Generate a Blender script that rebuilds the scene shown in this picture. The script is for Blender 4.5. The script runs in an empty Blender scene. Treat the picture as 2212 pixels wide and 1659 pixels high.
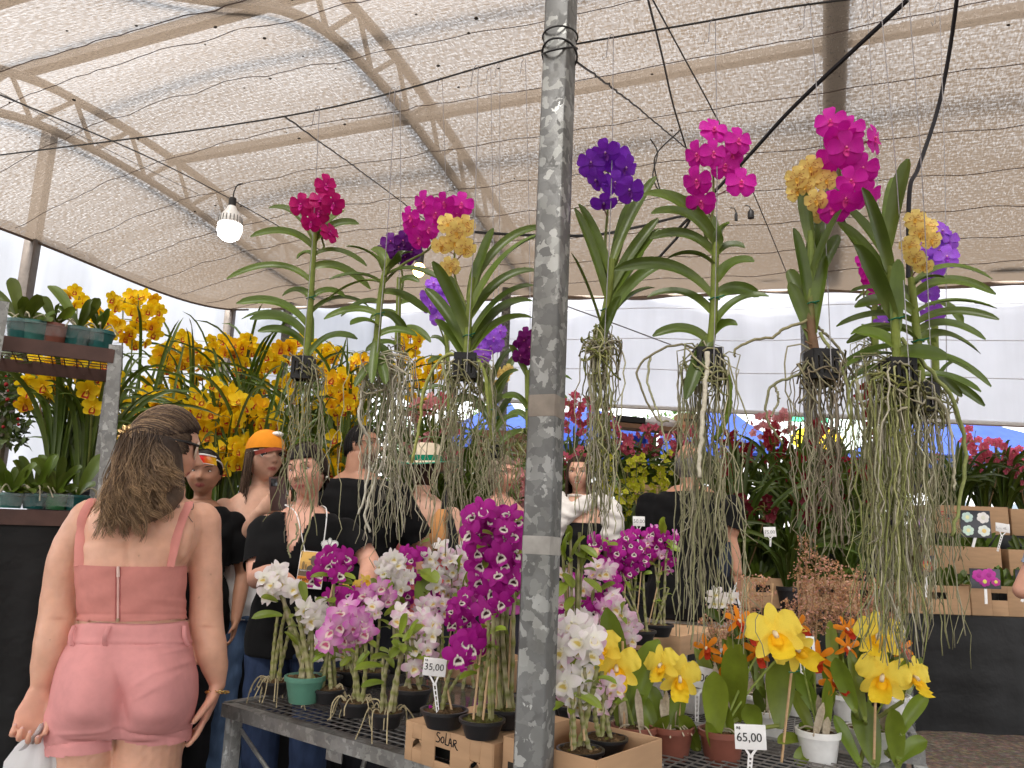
import bpy, math, random
import numpy as np
from mathutils import Matrix, Vector
from math import radians, sin, cos, pi
S = bpy.context.scene
# ---------------------------------------------------------------- camera
FPX = 1663.0                                   # focal length for a 2212 px wide picture
TH, RO = radians(10.8), radians(2.0)
CAM = np.array([0, 0, 1.32])
_F = np.array([0, cos(TH), sin(TH)]); _U0 = np.array([0, -sin(TH), cos(TH)]); _R0 = np.array([1.0, 0, 0])
_R = cos(RO) * _R0 + sin(RO) * _U0; _U = -sin(RO) * _R0 + cos(RO) * _U0
cd = bpy.data.cameras.new("camera"); cam = bpy.data.objects.new("camera", cd); S.collection.objects.link(cam)
cd.lens = FPX / 2212 * 36; cd.sensor_width = 36; cd.clip_start = 0.05; cd.clip_end = 2000
M = Matrix.Identity(4)
for i in range(3):
    M[i][0], M[i][1], M[i][2], M[i][3] = _R[i], _U[i], -_F[i], CAM[i]
cam.matrix_world = M; S.camera = cam
# ---------------------------------------------------------------- sky, sun, exposure (bright overcast day)
W = bpy.data.worlds.new("World"); S.world = W; W.use_nodes = True
nt = W.node_tree; bg = nt.nodes["Background"]
sky = nt.nodes.new("ShaderNodeTexSky"); sky.sky_type = 'NISHITA'; sky.sun_disc = False
SUN_EL, SUN_AZ = radians(58), radians(200)
sky.sun_elevation = SUN_EL; sky.sun_rotation = SUN_AZ; sky.dust_density = 4.0; sky.air_density = 1.2
hs = nt.nodes.new("ShaderNodeHueSaturation"); hs.inputs['Saturation'].default_value = 0.13
nt.links.new(sky.outputs[0], hs.inputs['Color']); nt.links.new(hs.outputs[0], bg.inputs['Color'])
bg.inputs['Strength'].default_value = 0.15
sl = bpy.data.lights.new("sun", 'SUN'); sl.energy = 1.5; sl.angle = radians(14); sl.color = (1.0, 0.95, 0.88)
sun = bpy.data.objects.new("sun", sl); S.collection.objects.link(sun)
sd = Vector((sin(SUN_AZ) * cos(SUN_EL), cos(SUN_AZ) * cos(SUN_EL), sin(SUN_EL)))   # towards the sun
sun.rotation_euler = sd.to_track_quat('Z', 'Y').to_euler()
S.view_settings.view_transform = 'Standard'; S.view_settings.look = 'None'
S.view_settings.gamma = 1.0; S.view_settings.exposure = 2.6
S.render.engine = 'CYCLES'
S.cycles.use_denoising = True
S.cycles.max_bounces = 7; S.cycles.diffuse_bounces = 4; S.cycles.glossy_bounces = 2
S.cycles.transmission_bounces = 4; S.cycles.transparent_max_bounces = 12
S.cycles.caustics_reflective = False; S.cycles.caustics_refractive = False
# ---------------------------------------------------------------- helpers
RNG = np.random.default_rng(7); random.seed(7)
def rnd(a=0.0, b=1.0): return float(RNG.uniform(a, b))
def A3(p): return np.array(p, float)
def ray(x, y): return _F + _R * ((x - 1106) / FPX) + _U * ((829.5 - y) / FPX)
def P(x, y, Y): d = ray(x, y); return CAM + d * (Y / d[1])         # point seen at (x, y) at distance Y ahead
def G(x, y, z): d = ray(x, y); return CAM + d * ((z - CAM[2]) / d[2])  # point seen at (x, y) at height z
def depth(p): return float((A3(p) - CAM) @ _F)
def m_px(px, p): return px * depth(p) / FPX
AZ = radians(-21.5)
eu = np.array([cos(AZ), sin(AZ), 0]); ev = np.array([-sin(AZ), cos(AZ), 0]); ez = np.array([0, 0, 1.0])
def UV(u, v, z): return eu * u + ev * v + ez * z                   # the shade house's own axes
def unit(a): a = A3(a); return a / (np.linalg.norm(a) + 1e-12)
def bez(a, c, b, n):
    t = np.linspace(0, 1, n)[:, None]
    return (1 - t) ** 2 * A3(a) + 2 * t * (1 - t) * A3(c) + t * t * A3(b)
def spl(pts, n):
    pts = np.array(pts, float)
    if len(pts) < 3: return pts[0] + (pts[-1] - pts[0]) * np.linspace(0, 1, n)[:, None]
    q = np.vstack([2 * pts[0] - pts[1], pts, 2 * pts[-1] - pts[-2]])
    k = len(pts) - 1; out = []
    for s in np.linspace(0, k, n):
        i = min(int(s), k - 1); t = s - i
        p0, p1, p2, p3 = q[i], q[i + 1], q[i + 2], q[i + 3]
        out.append(.5 * ((2 * p1) + (-p0 + p2) * t + (2 * p0 - 5 * p1 + 4 * p2 - p3) * t * t + (-p0 + 3 * p1 - 3 * p2 + p3) * t ** 3))
    return np.array(out)

PROTO = {}; SOFT = {'flower', 'leaf', 'foliage', 'net_cloth', 'body', 'hair', 'petal', 'aerial_roots', 'ground'}
class MB:                                                          # collects grids of quads into one mesh
    def __init__(s): s.v = []; s.f = []; s.c = []; s.mi = []; s.n = 0
    def add(s, verts, quads, col=(.5, .5, .5), mi=0):
        verts = np.asarray(verts, float).reshape(-1, 3); quads = np.asarray(quads, int).reshape(-1, 4)
        col = np.asarray(col, float)
        if col.ndim == 1: col = np.tile(col[:3], (len(verts), 1))
        s.v.append(verts); s.f.append(quads + s.n); s.c.append(col.reshape(-1, 3)); s.mi.append(np.full(len(quads), mi)); s.n += len(verts)
    def grid(s, p, col=(.5, .5, .5), cu=False, cv=False, mi=0):
        p = np.asarray(p, float); n, m = p.shape[:2]
        i = np.arange(n if cu else n - 1); j = np.arange(m if cv else m - 1)
        I, J = np.meshgrid(i, j, indexing='ij'); I2, J2 = (I + 1) % n, (J + 1) % m
        q = np.stack([I * m + J, I2 * m + J, I2 * m + J2, I * m + J2], -1).reshape(-1, 4)
        col = np.asarray(col, float)
        if col.ndim == 3: col = col.reshape(-1, 3)
        s.add(p.reshape(-1, 3), q, col, mi)
    def tube(s, path, r, sides=6, col=(.5, .5, .5), cap=True, flat=None, mi=0, up=None):
        path = np.asarray(path, float); n = len(path)
        r = np.broadcast_to(np.asarray(r, float), (n,)) if np.ndim(r) <= 1 else np.asarray(r, float)
        t = np.gradient(path, axis=0); t /= np.linalg.norm(t, axis=1)[:, None] + 1e-12
        a = A3(up) if up is not None else (ez if abs(t[0][2]) < .9 else A3((1, 0, 0)))
        fr = []
        for k in range(n):
            x = a - t[k] * (a @ t[k]); x = unit(x)
            if up is None: a = x
            fr.append((x, np.cross(t[k], x)))
        X = np.array([f[0] for f in fr]); Y = np.array([f[1] for f in fr])
        th = np.arange(sides) * 2 * pi / sides
        ra = r if r.ndim == 1 else r[:, 0]; rb = r if r.ndim == 1 else r[:, 1]
        if flat is not None: rb = ra * flat
        p = path[:, None] + X[:, None] * (ra[:, None] * np.cos(th))[..., None] + Y[:, None] * (rb[:, None] * np.sin(th))[..., None]
        c = np.asarray(col, float)
        if cap:
            p = np.concatenate([np.repeat(path[:1, None], sides, 1), p, np.repeat(path[-1:, None], sides, 1)], 0)
            if c.ndim == 2: c = np.vstack([c[:1], c, c[-1:]])
        if c.ndim == 2: c = np.repeat(c[:, None], sides, 1)
        s.grid(p, c, cv=True, mi=mi)
    def lathe(s, prof, c=(0, 0, 0), sides=20, col=(.5, .5, .5), axis=None, mi=0, sq=1.0):
        prof = np.array(prof, float); th = np.arange(sides) * 2 * pi / sides
        if axis is None: X, Y, Z = A3((1, 0, 0)), A3((0, 1, 0)), ez
        else:
            Z = unit(axis); X = unit(np.cross(Z, (0.3, 1, 0.2))); Y = np.cross(Z, X)
        p = A3(c) + prof[:, 0, None, None] * (np.cos(th)[None, :, None] * X + sq * np.sin(th)[None, :, None] * Y) + prof[:, 1, None, None] * Z
        col = np.asarray(col, float)
        if col.ndim == 2: col = np.repeat(col[:, None], sides, 1)
        s.grid(p, col, cv=True, mi=mi)
    def ball(s, c, r, col=(.5, .5, .5), n=8, m=12, axes=None, mi=0):
        r = np.broadcast_to(np.asarray(r, float), (3,)); ph = np.linspace(0, pi, n + 1); th = np.arange(m) * 2 * pi / m
        q = np.stack([np.sin(ph)[:, None] * np.cos(th), np.sin(ph)[:, None] * np.sin(th), np.repeat(np.cos(ph)[:, None], m, 1)], -1) * r
        if axes is not None: q = q @ np.array(axes)
        s.grid(A3(c) + q, col, cv=True, mi=mi)
    def box(s, c, half, axes=None, col=(.5, .5, .5), ch=0.0, mi=0):
        h = A3(half); ax = np.eye(3) if axes is None else np.array([unit(a) for a in axes])
        ch = min(ch, .45 * h.min()); sg = [(x, y, z) for x in (-1, 1) for y in (-1, 1) for z in (-1, 1)]
        if ch <= 0:
            v = np.array(sg) * h
            q = [(0, 1, 3, 2), (4, 6, 7, 5), (0, 4, 5, 1), (2, 3, 7, 6), (0, 2, 6, 4), (1, 5, 7, 3)]
            s.add(A3(c) + v @ ax, q, col, mi); return
        v = []
        for g in sg:
            for k in range(3):
                hh = h - ch; hh[k] = h[k]; v.append(np.array(g) * hh)
        idx = {g: i for i, g in enumerate(sg)}; q = []
        for k in range(3):
            a, b = [i for i in range(3) if i != k]
            for sgn in (-1, 1):
                ring = []
                for (x, y) in ((-1, -1), (1, -1), (1, 1), (-1, 1)):
                    g = [0, 0, 0]; g[k] = sgn; g[a] = x; g[b] = y; ring.append(idx[tuple(g)] * 3 + k)
                q.append(ring)
        for k in range(3):
            a, b = [i for i in range(3) if i != k]
            for x in (-1, 1):
                for y in (-1, 1):
                    g0 = [0, 0, 0]; g0[a] = x; g0[b] = y; g1 = list(g0); g0[k] = -1; g1[k] = 1
                    i0, i1 = idx[tuple(g0)], idx[tuple(g1)]
                    q.append([i0 * 3 + a, i1 * 3 + a, i1 * 3 + b, i0 * 3 + b])
        for i in range(8): q.append([i * 3, i * 3 + 1, i * 3 + 2, i * 3 + 2])
        q2 = [x for x in q if x[2] != x[3]]
        s.add(A3(c) + np.array(v) @ ax, q2, col, mi)
    def slab(s, a, b, w, t, col=(.5, .5, .5), up=(0, 0, 1), ch=0.0, mi=0):    # bar from a to b
        a, b = A3(a), A3(b); d = unit(b - a); y = unit(np.cross(up, d)) if abs(unit(up) @ d) < .99 else A3((1, 0, 0)); z = np.cross(d, y)
        s.box((a + b) / 2, (np.linalg.norm(b - a) / 2, w / 2, t / 2), (d, y, z), col, ch, mi)
    def stamp(s, me, rot, loc):                                     # adds a transformed copy of a flower mesh
        v, f, c = PROTO[me.name]; m = np.array(rot.to_3x3())
        s.add(v @ m.T + A3(loc), f, c)
    def mesh(s, name, mats, off=None, smooth=True):
        v = np.concatenate(s.v); f = np.concatenate(s.f); c = np.concatenate(s.c); mi = np.concatenate(s.mi)
        if off is not None: v = v - A3(off)
        tri = f[:, 2] == f[:, 3]
        me = bpy.data.meshes.new(name)
        me.vertices.add(len(v)); me.vertices.foreach_set('co', v.astype(np.float32).ravel())
        me.loops.add(len(f) * 4); me.loops.foreach_set('vertex_index', f.astype(np.int32).ravel())
        me.polygons.add(len(f)); me.polygons.foreach_set('loop_start', np.arange(len(f), dtype=np.int32) * 4)
        me.polygons.foreach_set('material_index', mi.astype(np.int32)); me.polygons.foreach_set('use_smooth', np.full(len(f), smooth))
        at = me.color_attributes.new('Col', 'FLOAT_COLOR', 'POINT')
        at.data.foreach_set('color', np.hstack([c, np.ones((len(c), 1))]).astype(np.float32).ravel())
        me.update(calc_edges=True); me.validate()
        if smooth and name not in SOFT: me.set_sharp_from_angle(angle=radians(48))
        if name == 'flower': PROTO[me.name] = (v, f, c)
        for m in (mats if isinstance(mats, (list, tuple)) else [mats]): me.materials.append(m)
        return me
def link(name, data, parent=None, loc=None, rot=None, label=None):
    o = bpy.data.objects.new(name, data); S.collection.objects.link(o)
    if parent is not None: o.parent = parent
    if rot is not None: o.matrix_basis = Matrix.Translation(loc if loc is not None else (0, 0, 0)) @ rot
    elif loc is not None: o.location = loc
    if label: o['label'] = label
    return o
def tag(o, label, cat, group=None, kind=None):
    if label: o['label'] = label
    if cat: o['category'] = cat
    if group: o['group'] = group
    if kind: o['kind'] = kind
    return o
def thing(name, label, cat, loc, group=None):
    o = bpy.data.objects.new(name, None); S.collection.objects.link(o); o.location = A3(loc); o.empty_display_size = .05
    return tag(o, label, cat, group)
def ploc(o):                                                       # world base of a thing (parents are never rotated)
    p = A3(o.location)
    while o.parent: o = o.parent; p = p + A3(o.location)
    return p
def part(name, mb, mat, parent, label=None, smooth=True):          # mb holds world coordinates
    return link(name, mb.mesh(name, mat, ploc(parent), smooth), parent, label=label)
def solo(name, mb, mat, label, cat, group=None, kind=None, smooth=True):
    c = np.concatenate(mb.v); b = np.array([c[:, 0].mean(), c[:, 1].mean(), c[:, 2].min()])
    return tag(link(name, mb.mesh(name, mat, b, smooth), None, b), label, cat, group, kind)
def face_rot(d, up=(0, 0, 1), roll=0.0):                            # local +Z looks along d, local +Y is up
    z = unit(d); x = unit(np.cross(up, z)); y = np.cross(z, x)
    x, y = cos(roll) * x + sin(roll) * y, -sin(roll) * x + cos(roll) * y
    return Matrix(((x[0], y[0], z[0], 0), (x[1], y[1], z[1], 0), (x[2], y[2], z[2], 0), (0, 0, 0, 1)))
# ---------------------------------------------------------------- materials
def new_mat(name):
    m = bpy.data.materials.new(name); m.use_nodes = True
    return m, m.node_tree, m.node_tree.nodes['Principled BSDF'], m.node_tree.nodes['Material Output']
def nd(t, kind, **kw):
    n = t.nodes.new(kind)
    for k, v in kw.items():
        if k in n.inputs: n.inputs[k].default_value = v
        else: setattr(n, k, v)
    return n
def ramp(t, fac, stops):
    r = t.nodes.new('ShaderNodeValToRGB'); e = r.color_ramp.elements
    while len(e) < len(stops): e.new(.5)
    for x, (p, c) in zip(e, stops): x.position = p; x.color = (*c, 1) if len(c) == 3 else c
    t.links.new(fac, r.inputs[0]); return r.outputs[0]
def coords(t, scale=(1, 1, 1), kind='Object'):
    c = t.nodes.new('ShaderNodeTexCoord'); m = t.nodes.new('ShaderNodeMapping'); m.inputs['Scale'].default_value = scale
    t.links.new(c.outputs[kind], m.inputs[0]); return m.outputs[0]
def noise(t, vec, scale, detail=3, rough=.55, dist=0):
    n = nd(t, 'ShaderNodeTexNoise', Scale=scale, Detail=detail, Roughness=rough, Distortion=dist)
    t.links.new(vec, n.inputs['Vector']); return n.outputs['Fac']
def mult(t, a, b, fac=1.0, mode='MULTIPLY'):
    m = t.nodes.new('ShaderNodeMix'); m.data_type = 'RGBA'; m.blend_type = mode
    for s_, v in ((0, fac), (6, a), (7, b)):
        if hasattr(v, 'is_output'): t.links.new(v, m.inputs[s_])
        else: m.inputs[s_].default_value = v if s_ == 0 else (*v, 1)
    return m.outputs[2]
def bump(t, p, h, strength=.3, dist=.01):
    b = nd(t, 'ShaderNodeBump', Strength=strength, Distance=dist); t.links.new(h, b.inputs['Height']); t.links.new(b.outputs[0], p.inputs['Normal'])
def vcol(name, rough=.6, trans=0.0, var=.15, nscale=40, spec=.4, metal=0.0, hue=0.0, bmp=0.0, aniso=(1, 1, 1), sheen=0.0, sss=0.0, vein=0.0):
    m, t, p, o = new_mat(name)
    a = nd(t, 'ShaderNodeAttribute', attribute_name='Col').outputs['Color']
    v = coords(t, aniso)
    f = noise(t, v, nscale)
    g = ramp(t, f, [(.25, (1 - var,) * 3), (.75, (1 + var * .6,) * 3)])
    c = mult(t, a, g)
    if vein:
        vo = nd(t, 'ShaderNodeTexVoronoi', Scale=vein, feature='DISTANCE_TO_EDGE'); t.links.new(coords(t), vo.inputs['Vector'])
        w = ramp(t, vo.outputs['Distance'], [(.02, (1.75, 1.7, 1.6)), (.18, (.90, .90, .90))])
        c = mult(t, c, w, .8)
    if hue:
        h = t.nodes.new('ShaderNodeHueSaturation'); oi = t.nodes.new('ShaderNodeObjectInfo')
        mr = nd(t, 'ShaderNodeMapRange'); mr.inputs[3].default_value = 1 - hue; mr.inputs[4].default_value = 1 + hue
        t.links.new(oi.outputs['Random'], mr.inputs[0]); t.links.new(mr.outputs[0], h.inputs['Value']); t.links.new(c, h.inputs['Color']); c = h.outputs[0]
    t.links.new(c, p.inputs['Base Color']); p.inputs['Roughness'].default_value = rough
    p.inputs['Specular IOR Level'].default_value = spec; p.inputs['Metallic'].default_value = metal
    if sheen: p.inputs['Sheen Weight'].default_value = sheen
    if sss: p.inputs['Subsurface Weight'].default_value = sss; p.inputs['Subsurface Radius'].default_value = (.02, .008, .004); p.inputs['Subsurface Scale'].default_value = .4
    if bmp: bump(t, p, f, bmp, .004)
    if trans:
        tr = t.nodes.new('ShaderNodeBsdfTranslucent'); t.links.new(c, tr.inputs['Color'])
        mx = nd(t, 'ShaderNodeMixShader'); mx.inputs[0].default_value = trans
        t.links.new(p.outputs[0], mx.inputs[1]); t.links.new(tr.outputs[0], mx.inputs[2]); t.links.new(mx.outputs[0], o.inputs[0])
    return m
M_PETAL = vcol('petal', .55, .38, .10, 90, .25, hue=.10)
M_VEIN = vcol('veined_petal', .55, .32, .10, 60, .25, hue=.08, vein=170)
M_LEAF = vcol('leaf', .38, .16, .22, 25, .45, hue=.12)
M_ROOT = vcol('root', .8, 0, .30, 120, .2)
M_CANE = vcol('cane', .6, 0, .25, 60, .3)
M_MAT = vcol('matte', .8, 0, .12, 30, .2)
M_SOIL = vcol('potting_bark', .95, 0, .55, 160, .1, bmp=.8)
M_PLASTIC = vcol('plastic', .38, 0, .10, 40, .4, bmp=.05)
M_DUSTY = vcol('dusty_plastic', .6, 0, .25, 30, .3)
M_SKIN = vcol('skin', .5, 0, .11, 28, .35, sss=.18, bmp=.06)
M_CLOTH = vcol('cloth', .9, 0, .10, 25, .1, sheen=.02, bmp=.25)
M_HAIR = vcol('hair', .5, 0, .30, 90, .16)
M_GOLD = vcol('gold', .25, 0, .05, 50, .5, metal=1.0)
M_GLOSS = vcol('gloss', .12, 0, .03, 20, .5)
M_STICK = vcol('bamboo', .75, 0, .20, 90, .2)
M_WIRE = vcol('wire_metal', .5, 0, .3, 60, .4, metal=.5)
def galv(name, sc=38, lo=.10, hi=.235, rough=.48, metal=.45):
    m, t, p, o = new_mat(name)
    v = coords(t)
    nz = nd(t, 'ShaderNodeTexNoise', Scale=sc * .9, Detail=3.0); t.links.new(v, nz.inputs['Vector'])
    vv = t.nodes.new('ShaderNodeVectorMath'); vv.operation = 'MULTIPLY_ADD'; vv.inputs[1].default_value = (.045, .045, .045)
    t.links.new(nz.outputs['Color'], vv.inputs[0]); t.links.new(v, vv.inputs[2])
    vo = nd(t, 'ShaderNodeTexVoronoi', Scale=sc); t.links.new(vv.outputs[0], vo.inputs['Vector'])
    sp = t.nodes.new('ShaderNodeSeparateColor'); t.links.new(vo.outputs['Color'], sp.inputs[0])
    c = ramp(t, sp.outputs[0], [(.0, (lo, lo * 1.02, lo * 1.02)), (.52, (lo * 1.35, lo * 1.37, lo * 1.36)), (.66, ((lo + hi) / 2, (lo + hi) / 2 * 1.02, (lo + hi) / 2)), (.8, (hi, hi * 1.03, hi * 1.01)), (1, (hi * 1.3, hi * 1.33, hi * 1.3))])
    c = mult(t, c, ramp(t, noise(t, v, 6, 5), [(.3, (.72, .71, .68)), (.7, (1.08, 1.08, 1.08))]))
    t.links.new(c, p.inputs['Base Color']); p.inputs['Metallic'].default_value = metal
    r2 = nd(t, 'ShaderNodeMapRange'); r2.inputs[3].default_value = rough - .1; r2.inputs[4].default_value = rough + .15
    t.links.new(sp.outputs[1], r2.inputs[0]); t.links.new(r2.outputs[0], p.inputs['Roughness'])
    return m
M_GALV = galv('galvanised_steel', 46); M_GALVF = galv('galvanised_frame', 60, .17, .27)
def plain(name, col, rough=.8, nscale=20, var=.2, metal=0, bmp=0, spec=.3, detail=4, aniso=(1, 1, 1)):
    m, t, p, o = new_mat(name); v = coords(t, aniso); f = noise(t, v, nscale, detail)
    c = mult(t, col, ramp(t, f, [(.25, (1 - var,) * 3), (.75, (1 + var,) * 3)]))
    t.links.new(c, p.inputs['Base Color']); p.inputs['Roughness'].default_value = rough; p.inputs['Metallic'].default_value = metal
    p.inputs['Specular IOR Level'].default_value = spec
    if bmp: bump(t, p, f, bmp, .01)
    return m
M_CARD = plain('cardboard', (.43, .27, .155), .85, 8, .10, aniso=(1, 1, 6))
M_STEEL = plain('dark_steel', (.13, .11, .095), .6, 15, .25, .2)
M_BROWNST = plain('brown_steel', (.07, .035, .028), .55, 15, .3)
M_BLACK = plain('black_cloth', (.0075, .0075, .008), .5, 4.5, .35, bmp=1.0, spec=.22)
def thin(name, col, tr, refl=.06, rough=.08, nscale=30, var=.5):       # clear plastic: lets most light straight through
    m, t, p, o = new_mat(name)
    p.inputs['Base Color'].default_value = (*col, 1); p.inputs['Roughness'].default_value = rough
    tb = t.nodes.new('ShaderNodeBsdfTransparent'); mx = t.nodes.new('ShaderNodeMixShader')
    f = noise(t, coords(t), nscale, 4)
    mr = nd(t, 'ShaderNodeMapRange'); mr.inputs[1].default_value = .3; mr.inputs[2].default_value = .7
    mr.inputs[3].default_value = tr - .15; mr.inputs[4].default_value = tr + .1
    t.links.new(f, mr.inputs[0]); t.links.new(mr.outputs[0], mx.inputs[0])
    t.links.new(p.outputs[0], mx.inputs[1]); t.links.new(tb.outputs[0], mx.inputs[2]); t.links.new(mx.outputs[0], o.inputs[0])
    return m
M_CLEAR = thin('clear_plastic', (.30, .31, .31), .86)
M_SMOKE = thin('smoky_plastic', (.06, .058, .055), .26)
def sheet_mat(name, col, trans=.55, var=.06, seam=None):
    m, t, p, o = new_mat(name); v = coords(t)
    c = mult(t, col, ramp(t, noise(t, v, 1.4, 5), [(.3, (1 - var * 2,) * 3), (.7, (1 + var * .4,) * 3)]))
    c = mult(t, c, ramp(t, noise(t, coords(t, (3, 3, .25)), 3, 5), [(.35, (1 - var,) * 3), (.6, (1,) * 3)]))
    t.links.new(c, p.inputs['Base Color']); p.inputs['Roughness'].default_value = .7; p.inputs['Specular IOR Level'].default_value = .2
    tr = t.nodes.new('ShaderNodeBsdfTranslucent'); t.links.new(c, tr.inputs['Color']); mx = t.nodes.new('ShaderNodeMixShader'); mx.inputs[0].default_value = trans
    t.links.new(p.outputs[0], mx.inputs[1]); t.links.new(tr.outputs[0], mx.inputs[2]); t.links.new(mx.outputs[0], o.inputs[0])
    return m
M_SHEET = sheet_mat('white_tarpaulin', (.60, .615, .655), .8); M_SHEET2 = sheet_mat('white_greenhouse_film', (.50, .53, .575), .8, .05)
M_BLUE = sheet_mat('blue_tent_fabric', (.045, .085, .33), .45, .12)
M_BAG = sheet_mat('white_bag_film', (.85, .85, .86), .35, .04)
# ================================================================ setting: ground, shade house, curtains
def ground_mat():
    m, t, p, o = new_mat('wood_chip_ground'); v = coords(t)
    f = noise(t, v, 26, 6, .7); f2 = noise(t, v, 3.0, 4)
    vo = nd(t, 'ShaderNodeTexVoronoi', Scale=42.0); t.links.new(v, vo.inputs['Vector'])
    c = ramp(t, f, [(.3, (.035, .024, .018)), (.5, (.12, .085, .062)), (.68, (.24, .18, .14)), (.8, (.36, .30, .25))])
    c = mult(t, c, ramp(t, f2, [(.3, (.6, .58, .56)), (.7, (1.1, 1.08, 1.05))]))
    c = mult(t, c, vo.outputs['Color'], .25, 'OVERLAY')
    t.links.new(c, p.inputs['Base Color']); p.inputs['Roughness'].default_value = .95; bump(t, p, f, .9, .03)
    return m
g = MB(); xs = np.concatenate([np.linspace(-400, -12, 6), np.linspace(-10, 10, 60), np.linspace(12, 400, 6)])
ys = np.concatenate([np.linspace(-60, -2, 5), np.linspace(-1, 14, 60), np.linspace(16, 700, 8)])
X, Y = np.meshgrid(xs, ys, indexing='ij'); Z = .12 + .012 * np.sin(X * 2.3 + 1) * np.sin(Y * 1.9)
g.grid(np.stack([X, Y, Z], -1))
tag(link('ground', g.mesh('ground', ground_mat())), 'brown wood chip and gravel ground', None, kind='structure')

def prof(v):
    d = np.asarray(v, float) - 3.7; x = np.maximum(-1 - d, 0)
    return 4.38 - np.where(d < -1, .33 + .66 * x - .12 * x ** 2, np.where(d < 0, .33 * d ** 2, .14 * d ** 2 - .0218 * d ** 3))
def net_z(u, v):
    q = np.clip((v - 3.7) / 3.5, 0, 1.2)
    z = prof(v) - .22 - .053 * u * q + .20 * q * q
    z = z - np.clip((-3.4 - u) / 2.9, 0, 2) ** 2 * .5 * np.clip(1 - ((v - 4.0) / 3.4) ** 2, 0, 1)
    return z + .010 * np.sin(u * 1.4) * np.sin(v * 2.1) + .005 * np.sin(u * 4.3 + v)
def net_mat():
    m, t, p, o = new_mat('shade_net'); 
    a = nd(t, 'ShaderNodeAttribute', attribute_name='Col').outputs['Color']        # (u, v) of the weave
    def mp(sx, sy):
        k = t.nodes.new('ShaderNodeMapping'); k.inputs['Scale'].default_value = (sx, sy, 1); t.links.new(a, k.inputs[0]); return k.outputs[0]
    n1 = noise(t, mp(26, 90), 1.0, 2, .6); n2 = noise(t, mp(95, 30), 1.0, 2, .6); n3 = noise(t, mp(.5, 2.2), 1.0, 3)
    wv = nd(t, 'ShaderNodeTexWave', Scale=1.0, Distortion=1.5, Detail=2.0); wv.bands_direction = 'Y'; t.links.new(mp(1.0, 9.0), wv.inputs['Vector'])
    ad = t.nodes.new('ShaderNodeMath'); ad.operation = 'ADD'; t.links.new(n1, ad.inputs[0]); t.links.new(n2, ad.inputs[1])
    ad2 = nd(t, 'ShaderNodeMath', operation='MULTIPLY_ADD'); t.links.new(n3, ad2.inputs[0]); ad2.inputs[1].default_value = .28; t.links.new(ad.outputs[0], ad2.inputs[2])
    ad3 = nd(t, 'ShaderNodeMath', operation='MULTIPLY_ADD'); t.links.new(wv.outputs['Fac'], ad3.inputs[0]); ad3.inputs[1].default_value = .10; t.links.new(ad2.outputs[0], ad3.inputs[2])
    sx = t.nodes.new('ShaderNodeSeparateXYZ'); t.links.new(a, sx.inputs[0])
    graze_dark = nd(t, 'ShaderNodeMapRange'); graze_dark.inputs[1].default_value = 3.0; graze_dark.inputs[2].default_value = 7.2; graze_dark.inputs[3].default_value = 0.0; graze_dark.inputs[4].default_value = .22  # grazing-view darkening put into the opacity, growing toward the back eave
    t.links.new(sx.outputs[1], graze_dark.inputs[0])
    mr = nd(t, 'ShaderNodeMapRange'); mr.inputs[1].default_value = .88; mr.inputs[2].default_value = 1.50; mr.inputs[3].default_value = .0; mr.inputs[4].default_value = .31
    t.links.new(ad3.outputs[0], mr.inputs[0])
    sb = nd(t, 'ShaderNodeMath', operation='SUBTRACT'); sb.use_clamp = True; t.links.new(mr.outputs[0], sb.inputs[0]); t.links.new(graze_dark.outputs[0], sb.inputs[1])
    p.inputs['Base Color'].default_value = (.100, .078, .058, 1); p.inputs['Roughness'].default_value = .9; p.inputs['Specular IOR Level'].default_value = .1
    tr = t.nodes.new('ShaderNodeBsdfTranslucent'); tr.inputs['Color'].default_value = (.088, .068, .051, 1)
    mx = t.nodes.new('ShaderNodeMixShader'); mx.inputs[0].default_value = .62; t.links.new(p.outputs[0], mx.inputs[1]); t.links.new(tr.outputs[0], mx.inputs[2])
    tb = t.nodes.new('ShaderNodeBsdfTransparent'); m2 = t.nodes.new('ShaderNodeMixShader'); t.links.new(sb.outputs[0], m2.inputs[0])
    t.links.new(mx.outputs[0], m2.inputs[1]); t.links.new(tb.outputs[0], m2.inputs[2]); t.links.new(m2.outputs[0], o.inputs[0])
    return m
shade = thing('shade_net', 'brown woven shade net roof stretched under the steel arches', 'shade net', UV(-1.5, 3.7, 3.4))
n_ = MB(); uu = np.linspace(-6.3, 6.5, 260); vv = np.linspace(.55, 7.25, 100)
Ug, Vg = np.meshgrid(uu, vv, indexing='ij')
Ve = Vg + np.where(Vg > 7.0, .05 * np.sin(Ug * 3.1) + .03 * np.sin(Ug * 7), 0)
Pn = eu * Ug[..., None] + ev * Ve[..., None] + ez * net_z(Ug, Vg)[..., None]
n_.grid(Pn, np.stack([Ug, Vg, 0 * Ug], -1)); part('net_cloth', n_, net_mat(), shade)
n2 = thing('shade_net', 'unseen brown shade net added behind the camera to dim the stall', 'shade net', UV(0, -3, 3.4))  # out-of-view net bay, added to cut the light reaching the stall
u2, v2 = np.meshgrid(np.linspace(-7, 7, 60), np.linspace(-7.5, .45, 40), indexing='ij')
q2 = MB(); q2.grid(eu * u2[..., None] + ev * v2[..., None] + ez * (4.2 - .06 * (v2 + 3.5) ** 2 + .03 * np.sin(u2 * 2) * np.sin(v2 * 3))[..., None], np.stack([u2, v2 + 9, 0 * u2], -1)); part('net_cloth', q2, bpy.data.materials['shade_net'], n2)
rolled = MB()
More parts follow.
